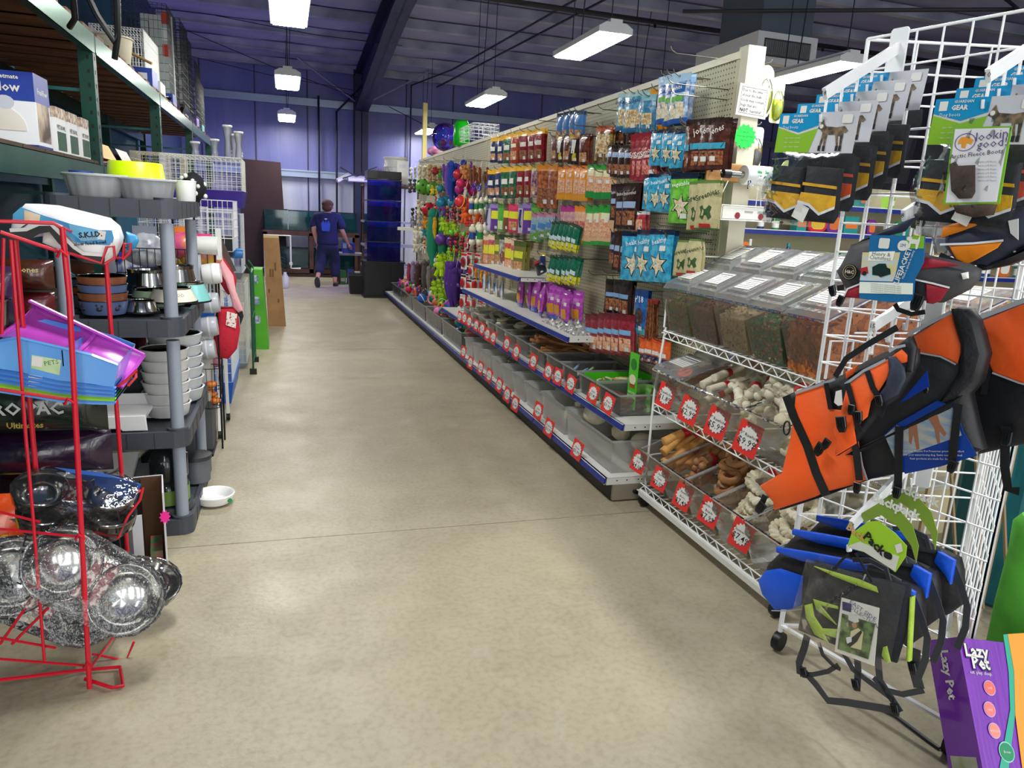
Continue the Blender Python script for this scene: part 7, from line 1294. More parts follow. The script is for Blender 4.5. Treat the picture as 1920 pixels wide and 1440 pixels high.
ob = thing('open_carton', 'white open-front carton with a neon pink starburst on the floor', 'box', (-.535, 2.93, 0), .15); m = MB(); m.b2((-.09, 0, 0), (-.085, .22, .38)); m.b2((-.09, .215, 0), (.06, .22, .38)); m.b2((-.09, 0, 0), (.06, .22, .005)); m.b2((.055, 0, 0), (.06, .22, .38)); m.b2((-.09, -.003, 0), (-.02, 0, .3)); part('carton', m, C('d9dade', .5), ob); part('carton_lining', MB().b2((-.084, .21, .005), (.054, .214, .378)), C('5a3c22', .7), ob)
part('pink_starburst', MB().prism(starpoly(.06, .28, .03, .02, 10, 0, .7), -.004, -.002), C('ff2ca0', .5), ob); part('packed_item', MB().b2((-.0, .04, .01), (.045, .2, .12)), mat('packeditem', '1c8a5a', .5, 0, 'c02c4c', 20), ob)
pb = thing('water_jug', 'smoky clear dispenser bottle on the lowest shelf', 'dispenser', (-.56, 3.55, .077)); part('jug_body', MB().lathe([(.08, 0), (.1, .02), (.1, .12), (.085, .14), (.1, .16), (.1, .26), (.04, .31), (.035, .33)], 22), clear('smoky', '7c8488', .25, .1, .1, 10, 1.2, '50585c'), pb, True); part('jug_label', MB().lathe([(.102, .04), (.102, .11)], 22), C('6a8a3c', .5), pb, True); part('jug_base', MB().lathe([(.12, 0), (.12, .03)], 22), C('3c4044', .4), pb, True)
pb2 = thing('grey_lidded_jar', 'dark grey lidded jar behind the dispenser bottle', 'jar', (-.47, 3.9, .077)); part('jar_body', MB().lathe([(.07, 0), (.075, .12)], 18), C('5c6068', .4), pb2, True); part('jar_lid', MB().lathe([(.08, .12), (.08, .14), (.02, .15)], 18), C('2c2e34', .4), pb2, True)
dd = thing('double_dish', 'white double pet dish jutting out from under the shelf unit', 'pet bowl', (-.37, 3.75, .1), .35)
def dishp(x, y): return MB().lathe([(.07, 0), (.09, .015), (.098, .05), (.094, .055), (.08, .05), (.065, .014), (0, .012)], 24, (x, y, 0))
part('bowl_half', dishp(0, 0), C('f2f2f0', .2), dd, True); part('bowl_half', dishp(-.18, .06), C('f2f2f0', .2), dd, True); part('bridge', MB().b2((-.13, -.03, .015), (-.05, .08, .04)), C('f2f2f0', .2), dd); part('green_sticker', MB().prism(circ(.05, .03, .012, 10), -.088, -.086), C('1c8a4c', .4), dd)
dd.location.z = .004
# ================================================================ red wire merchandiser with bowls
FRP = Plane((-.6, 2.27, 0), 0); c2_ = lambda x, y: (x/3, 360+y/3); c3_ = lambda x, y: (x/2.6667, 780+y/2.6667); c4_ = lambda x, y: (x/4.235, 480+y/4.235)
rr = thing('red_wire_rack', 'bright red wire display rack holding bowls and litter scoops', 'display rack', (-.6, 2.27, 0))
def P3(conv, x, y, yy): r = ray(*conv(x, y)); return CAM0+r*(yy/r.y)
A_t = P3(c2_, 350, 200, 2.27); A_b = atz(168, 1290, .01)
wpart('thick_post', MB().tube([A_t, P3(c2_, 390, 600, 2.27), A_b], .0075, 8), RED, rr, True)
B_t = P3(c2_, 590, 300, 2.75); B_b = P3(c3_, 640, 740, 2.75); wpart('thick_post', MB().tube([B_t, B_b, B_b+Vector((.0, 0, -.25))], .0075, 8), RED, rr, True)
C_t = P3(c2_, 85, 260, 2.5); C_b = P3(c3_, 180, 280, 2.5); wpart('thick_post', MB().tube([C_t, C_b, C_b+Vector((.01, 0, -.5))], .0075, 8), RED, rr, True)
for pts_, yy, r_ in (([(20, 260), (10, 800)], 2.27, .0045), ([(60, 270), (110, 900), (150, 1440)], 2.27, .0045)): wpart('thin_upright', MB().tube([P3(c2_, *p, yy) for p in pts_], r_, 6), RED, rr, True)
wpart('thin_upright', MB().tube([P3(c3_, *p, 2.27) for p in ((120, 0), (165, 500), (222, 1222))], .0045, 6), RED, rr, True)
for pts_ in ([(0, 1315), (600, 1255), (612, 1340), (425, 1315)],): wpart('foot_loop', MB().tube([P3(c3_, 0, 1320, 2.3), atz(*c3_(420, 1270), .012), atz(*c3_(600, 1255), .012), atz(*c3_(615, 1350), .012), atz(*c3_(560, 1358), .012), atz(*c3_(425, 1315), .012)], .006, 6), RED, rr, True)
for (a, ya), (b_, yb_) in ((((0, 1110), 2.25), ((400, 1170), 2.27)), (((0, 165), 2.25), ((300, 175), 2.27)), (((0, 225), 2.2), ((330, 335), 2.27))): wpart('cross_wire', MB().tube([P3(c2_, *a, ya), P3(c2_, *b_, yb_)]+([A_t] if b_ == (300, 175) else []), .005, 6), RED, rr, True)
for a, b_ in (((0, 565), (405, 605)), ((0, 1215), (450, 1250)), ((0, 480), (200, 530)), ((0, 1110), (280, 1160)), ((0, 1140), (120, 970)), ((60, 1140), (240, 960))): wpart('cross_wire', MB().tube([P3(c3_, *a, 2.3), P3(c3_, *b_, 2.28)], .0042, 6), RED, rr, True)
for cv, pts_, yy in ((c2_, [(345, 330), (440, 360), (570, 400), (600, 310), (640, 305), (645, 370), (590, 405)], 2.35), (c2_, [(640, 370), (690, 370), (700, 290), (735, 290), (730, 340), (690, 380)], 2.5), (c2_, [(380, 1165), (560, 1190), (620, 1190), (650, 1100), (700, 1070), (770, 1000), (765, 1040), (720, 1090)], 2.35), (c3_, [(405, 605), (480, 580), (590, 610), (640, 500), (700, 420), (715, 360), (690, 380)], 2.4), (c3_, [(200, 545), (400, 575), (590, 600)], 2.45), (c3_, [(460, 1190), (630, 1222), (670, 1130)], 2.42), (c3_, [(770, 940), (775, 985), (750, 985)], 2.6)):
    wpart('tray_lip', MB().tube([P3(cv, *p, yy) for p in pts_], .0042, 6), RED, rr, True)
for q in ((350, 345), (390, 1175)): p = P3(c2_, *q, 2.26); wpart('clip', MB().tube([p+Vector((-.012, 0, -.01)), p+Vector((0, -.012, .01)), p+Vector((.012, 0, -.008))], .0045, 6), RED, rr, True)
for q in ((400, 600), (440, 1240)): p = P3(c3_, *q, 2.26); wpart('clip', MB().tube([p+Vector((-.012, 0, -.01)), p+Vector((0, -.012, .01)), p+Vector((.012, 0, -.008))], .0045, 6), RED, rr, True)
wpart('depth_wire', MB().tube([A_t, B_t], .004, 6), RED, rr, True); wpart('depth_wire', MB().tube([A_b+Vector((0, 0, .06)), B_b+Vector((0, 0, -.2))], .004, 6), RED, rr, True)
# slow feed bowl
PT = Plane((-.6, 2.36, 0), 0); t = thing('slow_feed_bowl', 'white slow feed bowl in a blue printed sleeve on the red rack', 'pet bowl', tuple(PT.o))
pad(t, PT, c2_, [(60, 135), (130, 65), (250, 75), (400, 110), (560, 150), (620, 200), (640, 260), (635, 300), (590, 400), (480, 385), (420, 340), (330, 215), (230, 200), (150, 260), (70, 265), (40, 245)], 'bowl_body', C('f4f4f4', .25), 0, .16, .02)
pad(t, PT, c2_, [(75, 125), (120, 85), (240, 130), (400, 180), (560, 215), (630, 215), (640, 260), (630, 300), (470, 290), (420, 280), (330, 185), (230, 165), (150, 180), (75, 160)], 'printed_sleeve', mat('sleeveblue', '1a7cb8', .35, 0, '49a6cf', 5), -.004, 0, 0)
ribbon(t, PT, c2_, [(60, 215), (150, 210), (220, 180), (290, 180), (350, 240), (420, 310), (470, 345), (590, 355), (640, 290)], .01, 'white_edge', PAPER, -.007); ribbon(t, PT, c2_, [(50, 245), (150, 245), (210, 210), (290, 200), (350, 270), (420, 335), (480, 370), (590, 385)], .026, 'tyre_print', BLACK, -.005)
pad(t, PT, c2_, [(140, 100), (230, 130), (225, 165), (140, 165)], 'printed_pup', mat('pupphoto', 'd8b07a', .5, 0, 'f0e0c8', 20), -.0055, -.0045, 0); pad(t, PT, c2_, [(390, 180), (555, 215), (560, 270), (460, 275), (400, 225)], 'label_panel', C('62b4dc', .4), -.0062, -.005, 0); pad(t, PT, c2_, [(555, 215), (600, 222), (592, 270), (552, 265)], 'price_sticker', PAPER, -.0066, -.006, 0)
q = PT.px(*c2_(512, 240)); text('S.K.I.D.', .02, INK, t, q[0], q[1], -.0072, rot=.12, bold=.04); q = PT.px(*c2_(505, 262)); text('STOP', .016, C('8a949c', .4), t, q[0], q[1], -.0072, rot=.12, bold=.04); q = PT.px(*c2_(510, 288)); text('slow feed bowl', .0135, INK, t, q[0], q[1], -.0072, rot=.12, bold=.02)
t = thing('slow_feed_bowl', 'white inner bowl showing below the blue sleeve', 'pet bowl', tuple(PT.o)); pad(t, PT, c2_, [(215, 230), (300, 215), (380, 260), (395, 320), (360, 335), (270, 315), (210, 290)], 'inner_bowl', C('f2efe6', .25), .03, .14, .015)
t = thing('slow_feed_bowl', 'second blue sleeved bowl behind, at the red hooks', 'pet bowl', tuple(PT.o)); pad(t, PT, c2_, [(640, 235), (700, 260), (715, 290), (690, 340), (645, 350)], 'printed_sleeve', mat('sleeveblue', '1a7cb8', .35, 0, '49a6cf', 5), .16, .2, .01)
# magenta scoop and blue trays
def tray3(t, P, conv, top, bot, mt, nm='tray_wall', dy=.26, th=.004, inner=None):
    """open tray: near side wall from traced outline, far wall and floor behind it"""
    q = trc(P, conv, top+bot[::-1]); k = len(top); m = MB(); m.prism(q, 0, th); part(nm, m, mt, t)
    T_ = q[:k]; B_ = q[k:][::-1]; m = MB()
    for i in range(k-1):  # floor and rim
        a, b_ = T_[i], T_[i+1]; m.add([(a[0], 0, a[1]), (b_[0], 0, b_[1]), (b_[0], -.008, b_[1]-.004), (a[0], -.008, a[1]-.004)], [(0, 1, 2, 3)])
    for i in range(len(B_)-1):
        a, b_ = B_[i], B_[i+1]; m.add([(a[0], 0, a[1]+.004), (b_[0], 0, b_[1]+.004), (b_[0], dy, b_[1]+.01), (a[0], dy, a[1]+.01)], [(0, 1, 2, 3)])
    part('tray_floor', m, mt, t); part('far_wall', MB().prism([(x, z+.01) for x, z in q], dy, dy+th), mt, t)
    for e in (0, -1):
        a, b_ = T_[e], B_[e]; part('end_wall', MB().add([(a[0], 0, a[1]), (b_[0], 0, b_[1]), (b_[0], dy, b_[1]+.01), (a[0], dy, a[1]+.01)], [(0, 1, 2, 3)]), mt, t)
MG = mat('magenta_plastic', 'b43cb4', .25, 0, 'c254c0', 3); PM = Plane((-.6, 2.42, 0), 0)
t = thing('litter_scoop_tray', 'glossy magenta scoop-shaped litter tray on the red rack', 'litter tray', tuple(PM.o))
q0, q1, q2, q3 = [PM.px(*c2_(*p)) for p in ((100, 640), (775, 955), (690, 1090), (20, 800))]
def scoop(u, v):
    x = (q0[0]*(1-u)+q1[0]*u)*(1-v)+(q3[0]*(1-u)+q2[0]*u)*v; z = (q0[1]*(1-u)+q1[1]*u)*(1-v)+(q3[1]*(1-u)+q2[1]*u)*v
    return (x, -.02+.14*math.sin(PI*v)*(.6+.4*math.cos(u*3))+.13*(1-v), z-.0*v+.02*math.sin(PI*u)*v)
m = MB(); m.surf(scoop, 20, 14); part('scoop_shell', m, MG, t, True); m = MB(); m.tube([scoop(i/16, 0) for i in range(17)], .006, 6); m.tube([scoop(i/16, 1) for i in range(17)], .006, 6); m.tube([scoop(0, i/10) for i in range(11)], .006, 6); m.tube([scoop(1, i/10) for i in range(11)], .006, 6); part('rolled_edge', m, MG, t, True)
m = MB(); m.surf(lambda u, v: tuple(Vector(scoop(.55+.03*u, v*.8))+Vector((0, -.02, 0))), 2, 8); part('divider_rib', m, MG, t, True)
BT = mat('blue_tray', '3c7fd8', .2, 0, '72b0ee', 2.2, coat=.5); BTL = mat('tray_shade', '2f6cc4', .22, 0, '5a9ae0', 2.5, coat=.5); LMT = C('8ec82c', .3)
PBt = Plane((-.6, 2.27, 0), 0)
for i in range(6):
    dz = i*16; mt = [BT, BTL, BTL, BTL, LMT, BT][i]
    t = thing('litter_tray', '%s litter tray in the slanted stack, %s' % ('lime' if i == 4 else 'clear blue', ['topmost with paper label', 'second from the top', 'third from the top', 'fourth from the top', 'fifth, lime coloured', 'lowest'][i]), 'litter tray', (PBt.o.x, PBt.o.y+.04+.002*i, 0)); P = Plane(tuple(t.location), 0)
    top = [(0, 830+dz), (100, 812+dz), (330, 865+dz), (520, 910+dz), (665, 965+dz)]
    if i == 0: bot = [(-60, 985), (100, 1010), (330, 1060), (520, 1080), (640, 1100)]
    else: top = [(-60, 960+i*26), (100, 985+i*26), (330, 1035+i*24), (520, 1060+i*22), (655, 1075+i*20)]; bot = [(-60, 990+i*26), (100, 1015+i*26), (330, 1062+i*24), (520, 1085+i*22), (640, 1098+i*20)]
    tray3(t, P, c2_, top, bot, mt)
    if i == 0:
        pad(t, P, c2_, [(178, 915), (345, 945), (335, 1030), (175, 990)], 'paper_label', mat('traylabel', 'c8dcb0', .4, 0, '9cc480', 9), -.0015, -.0005, 0); pad(t, P, c2_, [(182, 920), (242, 932), (238, 985), (178, 975)], 'price_sticker', PAPER, -.0025, -.0017, 0); q = P.px(*c2_(290, 960)); text('PETS', .018, C('3c7a3c', .5), t, q[0], q[1], -.0028, rot=.15)
        for a, b_ in (((340, 880), (370, 890)),): part('tray_divider', MB().b2((P.px(*c2_(345, 890))[0], .0, P.px(*c2_(345, 980))[1]), (P.px(*c2_(352, 890))[0], .25, P.px(*c2_(345, 890))[1])), BT, t)
    else: pad(t, P, c2_, [(160+i*2, 1000+i*24), (240, 1015+i*24), (240, 1030+i*23), (160, 1018+i*24)], 'price_sticker', PAPER, -.0015, -.0005, 0)
# double diners in shrink wrap
def diner(center, L_, r, rot, lab, frame_h=.09):
    t = thing('double_diner', lab, 'pet feeder', center, rot=rot)
    for s_ in (-1, 1):
        part('steel_bowl', MB().lathe([(r*.5, -.06), (r*.8, -.042), (r*.95, -.004), (r*1.04, 0), (r*1.0, .003), (r*.93, -.006), (r*.86, -.025), (r*.7, -.043), (r*.45, -.054), (r*.2, -.058), (0, -.06)], 30, (s_*L_/2, 0, 0)), STEEL, t, True)
        part('wire_ring', MB().tube([(s_*L_/2+r*1.03*math.cos(2*PI*i/24), r*1.03*math.sin(2*PI*i/24), -.004) for i in range(24)], .0025, 5, closed=True), C('9a9a9a', .25, metal=1), t, True)
        for e in (-1, 1): part('wire_leg', MB().tube([(s_*(L_/2+r*.4), e*r*.9, -.004), (s_*(L_/2+r*.6), e*r*.85, -frame_h), (s_*(L_/2+r*.1), e*r*.85, -frame_h)], .0025, 5), C('2c2c30', .3), t, True)
    m = MB(); part('printed_card', m.b2((-L_*.18, -r*.6, -.004), (L_*.18, r*.6, -.002)), mat('redcard', '7a1c20', .35, 0, 'c8bcae', 45, contrast=(.5, .6)), t); text('Double Diner', r*.2, PAPER, t, 0, 0, 0, bold=.02).rotation_euler = (-PI/2, 0, PI/2)
    pts = [((s_*L_/2)+r*1.12*math.cos(a), r*1.12*math.sin(a)) for s_ in (1,) for a in [i*PI/8-PI/2 for i in range(9)]]+[((-L_/2)+r*1.12*math.cos(a), r*1.12*math.sin(a)) for a in [i*PI/8+PI/2 for i in range(9)]]
    n = len(pts); m = MB(); vs = [(0, 0, .01)]+[(x*.75, y*.75, .012) for x, y in pts]+[(x, y, .008) for x, y in pts]+[(x*.97, y*.97, -.04) for x, y in pts]+[(x*.8, y*.8, -.075) for x, y in pts]+[(0, 0, -.07)]
    fs = [(0, 1+i, 1+(i+1) % n) for i in range(n)]
    for g in range(3): fs += [(1+g*n+i, 1+(g+1)*n+i, 1+(g+1)*n+(i+1) % n, 1+g*n+(i+1) % n) for i in range(n)]
    fs += [(1+4*n, 1+3*n+(i+1) % n, 1+3*n+i) for i in range(n)]; m.add(vs, fs); part('shrink_film', m, SHRINK, t, True); return t
diner(P3(c3_, 380, 370, 2.42), .185, .072, (.42, .16, .1), 'shrink-wrapped double diner with small steel bowls, upper shelf of red rack'); diner(P3(c3_, 390, 480, 2.44), .18, .07, (.25, .16, .1), 'second shrink-wrapped double diner just below the small upper one')
diner(P3(c3_, 480, 830, 2.30), .21, .105, (1.0, .72, .1), 'big shrink-wrapped double diner tilted toward the aisle'); diner(P3(c3_, 250, 880, 2.42), .23, .115, (1.05, .62, .1), 'big shrink-wrapped double diner behind the tilted one'); diner(P3(c3_, 640, 810, 2.62), .17, .085, (.5, .3, .1), 'smaller wrapped double diner sticking out behind the large ones')
t = thing('blue_card', 'blue cardboard insert behind the upper double diner', 'card', tuple(PM.o)); pad(t, PM, c3_, [(250, 285), (480, 310), (690, 370), (660, 470), (560, 420), (300, 300)], 'card_sheet', C('2f62b8', .4), .05, .053, 0)
# dog litter items hanging from the red rack edge at left
# ================================================================ beyond the shelf unit: clip-on cups, hoodie, ladder, cages
for i, (px, py, c) in enumerate(((397, 513, 'f2f2f2'), (394, 568, 'b4b8be'), (391, 612, 'b4b8be'), (387, 655, 'b4b8be'))):
    P = aty(px, py, 4.6); t = thing('clip_on_cup', '%s clip-on coop cup hanging behind the shelf unit, %s from the top' % ('white' if i == 0 else 'grey', ORD[i]), 'pet bowl', P); Rx = Euler((0, PI/2-.1, 0)).to_matrix()
    part('cup', MB().lathe([(.052, -.05), (.056, -.045), (.06, .0), (.061, .02), (.057, .045), (.054, .05)], 22, R=Rx), C(c, .3), t, True); part('cup_floor', MB().lathe([(.054, .048), (0, .05)], 22, R=Rx), C(c, .35), t, True); part('clip_bracket', MB().b2((-.085, -.02, -.04), (-.055, .02, .11)), C('c8ccd2', .3), t); part('band', MB().lathe([(.0615, .0), (.062, .01)], 22, R=Rx), C('d8dade', .3), t, True)
P = aty(388, 460, 4.6); t = thing('white_food_tub', 'white plastic feeder tub hanging above the clip-on cups', 'tub', P); part('tub_body', MB().lathe([(.05, -.06), (.055, .06)], 18, R=Euler((0, PI/2, 0)).to_matrix()), C('e2e2dc', .4), t, True); part('bracket', MB().b2((.05, -.02, -.08), (.08, .02, .1)), C('d0d0cc', .4), t)
cs = thing('clip_stand', 'thin black wire display strip behind the shelf unit', 'stand', (-.5, 4.62, 0)); part('strip_wire', MB().tube([(0, 0, 0), (0, 0, 1.42), (.02, 0, 1.45)], .006, 5), BLACK, cs, True); part('strip_wire', MB().tube([(-.12, .05, 0), (-.12, .05, 1.42), (.0, 0, 1.42)], .006, 5), BLACK, cs, True); part('foot_bar', MB().b2((-.2, -.12, 0), (.06, .14, .015)), BLACK, cs)
# pink and red hoodie on a hanger
cH = lambda x, y: (360+x/3.2, 250+y/3.2); PHd = Plane((-.36, 4.85, 0), 0); t = thing('dog_hoodie', 'red and pink dog hoodie hanging on a hook by the cups', 'dog clothes', tuple(PHd.o))
RDF = mat('red_fleece', 'b3122c', .85, 0, 'c01c36', 5, .5, 40); PKF = mat('pink_fleece', 'e8a0a8', .85, 0, 'f0b4ba', 5, .5, 40)
pad(t, PHd, cH, [(150, 1040), (250, 1040), (275, 1080), (288, 1180), (270, 1290), (220, 1350), (160, 1340), (130, 1250), (140, 1120)], 'red_body', RDF, -.06, .05, .035)
pad(t, PHd, cH, [(95, 740), (150, 715), (185, 720), (240, 800), (268, 880), (255, 960), (215, 970), (170, 900), (120, 830)], 'hood', RDF, -.03, .05, .03)
pad(t, PHd, cH, [(80, 800), (110, 740), (150, 700), (180, 705), (190, 760), (250, 850), (265, 940), (310, 1060), (280, 1070), (250, 1040), (230, 960), (200, 880), (150, 790), (130, 800), (100, 850)], 'pink_trim', PKF, -.05, -.02, .012)
pad(t, PHd, cH, [(160, 930), (230, 960), (250, 1040), (160, 1045)], 'clear_sleeve', SHRINK, -.045, -.02, .004); pad(t, PHd, cH, [(215, 1060), (275, 1075), (265, 1160), (208, 1140)], 'hang_tag', mat('tagprint', 'e8e0d8', .5, 0, 'b02030', 60, contrast=(.55, .62)), -.068, -.065, 0); pad(t, PHd, cH, [(110, 1340), (180, 1350), (175, 1395), (120, 1400), (100, 1370)], 'mauve_cuff', C('8a5c6c', .8), -.04, .02, .012)
pad(t, PHd, cH, [(255, 1060), (300, 1060), (310, 1100), (290, 1150), (285, 1100)], 'dark_lining', BKF, -.02, .02, .006)
t = thing('hanging_leash', 'dark brown leash strap hanging over the hoodie', 'leash', tuple(PHd.o)); ribbon(t, PHd, cH, [(170, 650), (200, 720), (250, 830)], .035, 'strap', C('4a3c34', .7), -.01, .01)
# white step ladder
ld = thing('step_ladder', 'white folding step ladder with black casters behind the cups', 'ladder', (-.43, 5.05, 0))
for (x, ya, yb_) in ((-.43, 4.87, 5.0), (-.41, 5.3, 5.08), (-.83, 4.87, 5.0), (-.83, 5.3, 5.08)):
    wpart('leg', MB().tube([(x, ya, .05), (x, yb_, 1.28)], .014, 4), WHITE, ld); wpart('caster', MB().lathe([(.012, -.012), (.026, -.012), (.026, .012), (.012, .012)], 12, (x, ya, .027), R=Euler((0, PI/2, 0)).to_matrix()), BLACK, ld, True)
for z in (.25, .55, .85, 1.15): wpart('rung', MB().b2((-.83, 4.87+z*.1, z), (-.42, 4.95+z*.1, z+.02)), C('d8d8d6', .5), ld)
bb = thing('bio_carton', 'grey printed carton reading Bio behind the cups', 'box', (-.62, 4.6, .0)); part('carton', MB().b2((-.12, 0, .32), (.17, .25, .60)), C('b8b8b4', .5), bb); text('Bio', .06, INK, bb, .08, .55, -.003, bold=.01)
for i in range(6): text('filter system', .014, INK, bb, .07, .49-.025*i, -.003)
part('lower_carton', MB().b2((-.12, .0, 0), (.17, .25, .318)), C('4a4c50', .6), bb)
rb = thing('round_wire_basket', 'small black wire basket with red toys beside the grey carton', 'basket', (-.45, 4.62, .28)); m = MB()
for k in range(14): a = 2*PI*k/14; m.tube([(.05*math.cos(a), .05*math.sin(a), 0), (.075*math.cos(a), .075*math.sin(a), .25)], .002, 4)
for z, r_ in ((0, .05), (.12, .063), (.25, .075)): m.tube([(r_*math.cos(2*PI*q/16), r_*math.sin(2*PI*q/16), z) for q in range(16)], .0028, 4, closed=True)
part('basket_wire', m, BLACK, rb); part('hanger', MB().tube([(0, .07, .25), (-.05, .0, .4)], .003, 4), BLACK, rb)
for i in range(4): t = thing('red_toy', 'small red toy in the round wire basket, %s up' % ORD[i], 'dog toy', (-.45+.02*math.cos(i*1.6), 4.62+.02*math.sin(i*1.6), .32+.035*i), group='red toys in the round basket'); part('toy_body', MB().ell((0, 0, 0), (.035, .03, .022), 9, jit=.1), mat('redtoy', 'c01c24', .4, 0, 'd8882c', 20), t, True)
# cages stacked beside the aisle
cage((-.62, 5.75, .0), (.42, .9, .60), 'tall wire cage on a royal blue base at floor level by the aisle', 'cdd6dc', '1456b8', .17, nh=6)
cage((-.62, 5.78, .61), (.40, .85, .50), 'wire cage with blue base stacked on the floor one', 'cdd6dc', '1c62c4', .10, nh=6)
cage((-.66, 5.6, 1.16), (.60, .6, .27), 'flat white wire cage in the middle of the stack', 'dce2e8', None, sp=.05, nh=3)
cage((-.61, 6.25, 1.46), (.58, .6, .38), 'white wire cage on a purple base at the top of the stack', 'e6e6dc', '3c2290', .13, nh=7, sp=.035)
cage((-.98, 6.6, 1.46), (.36, .5, .40), 'yellow-topped small bird cage behind the top cage', 'b8b49a', 'b8982c', .06, nh=7)
cage((-.55, 5.2, 1.27), (.45, .45, .24), 'open white wire cage lid leaning before the purple one', 'e2e2e6', None, sp=.06, nh=4)
cage((-.6, 7.05, .0), (.46, .7, .78), 'white rounded wire cage farther down the aisle', 'c8d0c8', '8a949c', .05, nh=9)
cage((-.64, 7.1, .82), (.5, .7, .58), 'grey wire cage standing behind the stack', 'b4bcc2', '7a8288', .06, nh=8)
t = thing('black_tub', 'small black plastic tub wedged between the cages', 'tub', (-.42, 5.68, .0)); part('tub_body', MB().b2((-.055, 0, 1.12-.0), (.055, .2, 1.26)), BLACK, t)
t.location = (-.42, 5.68, .0)
t = thing('blue_bottle', 'small blue plastic bottle lying beside the black tub', 'bottle', (-.36, 5.9, 1.13)); part('bottle_body', MB().lathe([(.035, -.04), (.04, 0), (.035, .05)], 14, R=Euler((0, PI/2, 0)).to_matrix()), C('2a7ac8', .3), t, True)
for i, (x, y, h) in enumerate(((-.66, 6.4, .1), (-.52, 6.42, .13), (-.42, 6.4, .24), (-.38, 6.55, .19), (-.34, 6.42, .2))):
    t = thing('glass_feeder', 'clear feeder bottle standing on the top cage, %s from the rack' % ORD[i], 'feeder', (x, y, 1.845)); part('bottle_body', MB().lathe([(.035, 0), (.03, .01), (.022, h*.5), (.03, h*.8), (.034, h), (.02, h)], 16), clear('feedglass', 'e8ecec', .3, .08, 0, 10, 1.3), t, True); part('rim', MB().lathe([(.036, h-.01), (.038, h), (.034, h+.004)], 16), WHITE, t, True)
gs_ = thing('green_wire_stand', 'narrow dark green wire stand beside the cages', 'stand', (-.3, 6.9, 0)); m = MB()
for y in (6.8, 7.35): m.tube([(-.3, y, .04), (-.3, y, .92), (-.34, y, .98)], .009, 6)
for z in (.1, .5, .9): m.tube([(-.3, 6.8, z), (-.3, 7.35, z)], .006, 5)
for i in range(8): y = 6.85+i*.065; m.tube([(-.3, y, .1), (-.3, y, .9)], .003, 4)
wpart('wire_frame', m, C('14583c', .4), gs_, True)
for y in (6.8, 7.35): wpart('stand_foot', MB().b2((-.33, y-.02, 0), (-.27, y+.02, .05)), BLACK, gs_)
gp_ = thing('tall_green_carton', 'tall narrow bright green printed carton leaning beyond the cages', 'box', (-.26, 8.0, .0), 0, rot=(0, 0, .0)); part('carton', MB().prism([(-.06, 0), (.07, 0), (.02, .84), (-.09, .84)], 0, .35), mat('greenbox', '3f9c14', .4, 0, '57b41c', 3), gp_)
for z in (.28, .48, .7): part('printed_panel', MB().prism([(-.05-.03*z, z), (.0-.03*z, z), (.0-.03*z, z+.08), (-.05-.03*z, z+.08)], -.003, -.001), mat('boxprint', 'c8d0d8', .4, 0, '3a5a8c', 30), gp_)
cbx = thing('flat_cardboard_box', 'tall flat brown cardboard box leaning beside the green carton', 'box', (-.14, 9.6, 0)); part('carton', MB().prism([(-.09, 0), (.125, 0), (.06, 1.13), (-.12, 1.13)], -.0, .12), mat('cardboard', 'a07a50', .75, 0, '8f6b44', 6), cbx)
for (a, z) in ((-.06, .62), (-.03, .62), (.0, .7), (.03, .3), (-.08, .42)): part('printed_mark', MB().prism(rect(a, z, a+.022, z+.1 if z > .5 else z+.05), -.002, -.001), C('6a4c2c', .7), cbx)
pass; part('tape_strip', MB().prism([(-.118, 1.1), (.06, 1.1), (.06, 1.132), (-.12, 1.132)], -.002, -.001), C('c0a878', .5), cbx)
# ================================================================ back of the shop
bd_ = thing('brown_board', 'tall dark brown panel standing against the back wall', 'panel', (-.45, 17.1, 0)); part('panel_sheet', MB().prism([(-.5, 0), (.5, 0), (.38, 2.4), (-.42, 2.42)], 0, .06), mat('darkpanel', '2a0f12', .6, 0, '33141a', 3), bd_)
BRW = mat('stand_wood', '5a3a30', .7, 0, '4a2e26', 4); TG = clear('tank_glass', '9fc6c8', .3, .05, 0, 10, 1.4, '2f6a72'); TW = mat('tank_water', '1d4a50', .15, 0, '37717a', 1.5, coat=.6)
ts = thing('aquarium_stand', 'brown wooden two-level aquarium stand at the back wall', 'stand', (.6, 16.85, 0))
for x in (-.42, .53, 1.5):
    for y in (16.6, 17.15): wpart('post', MB().b2((x-.04, y-.03, 0), (x+.05, y+.03, .94)), BRW, ts)
for z in (.08, .88): wpart('rail', MB().b2((-.46, 16.57, z), (1.55, 16.63, z+.09)), BRW, ts); wpart('deck', MB().b2((-.44, 16.6, z+.07), (1.53, 17.2, z+.09)), BRW, ts)
wpart('foot_rail', MB().b2((-.46, 16.55, 0), (1.55, 16.6, .06)), C('3a2a22', .7), ts)
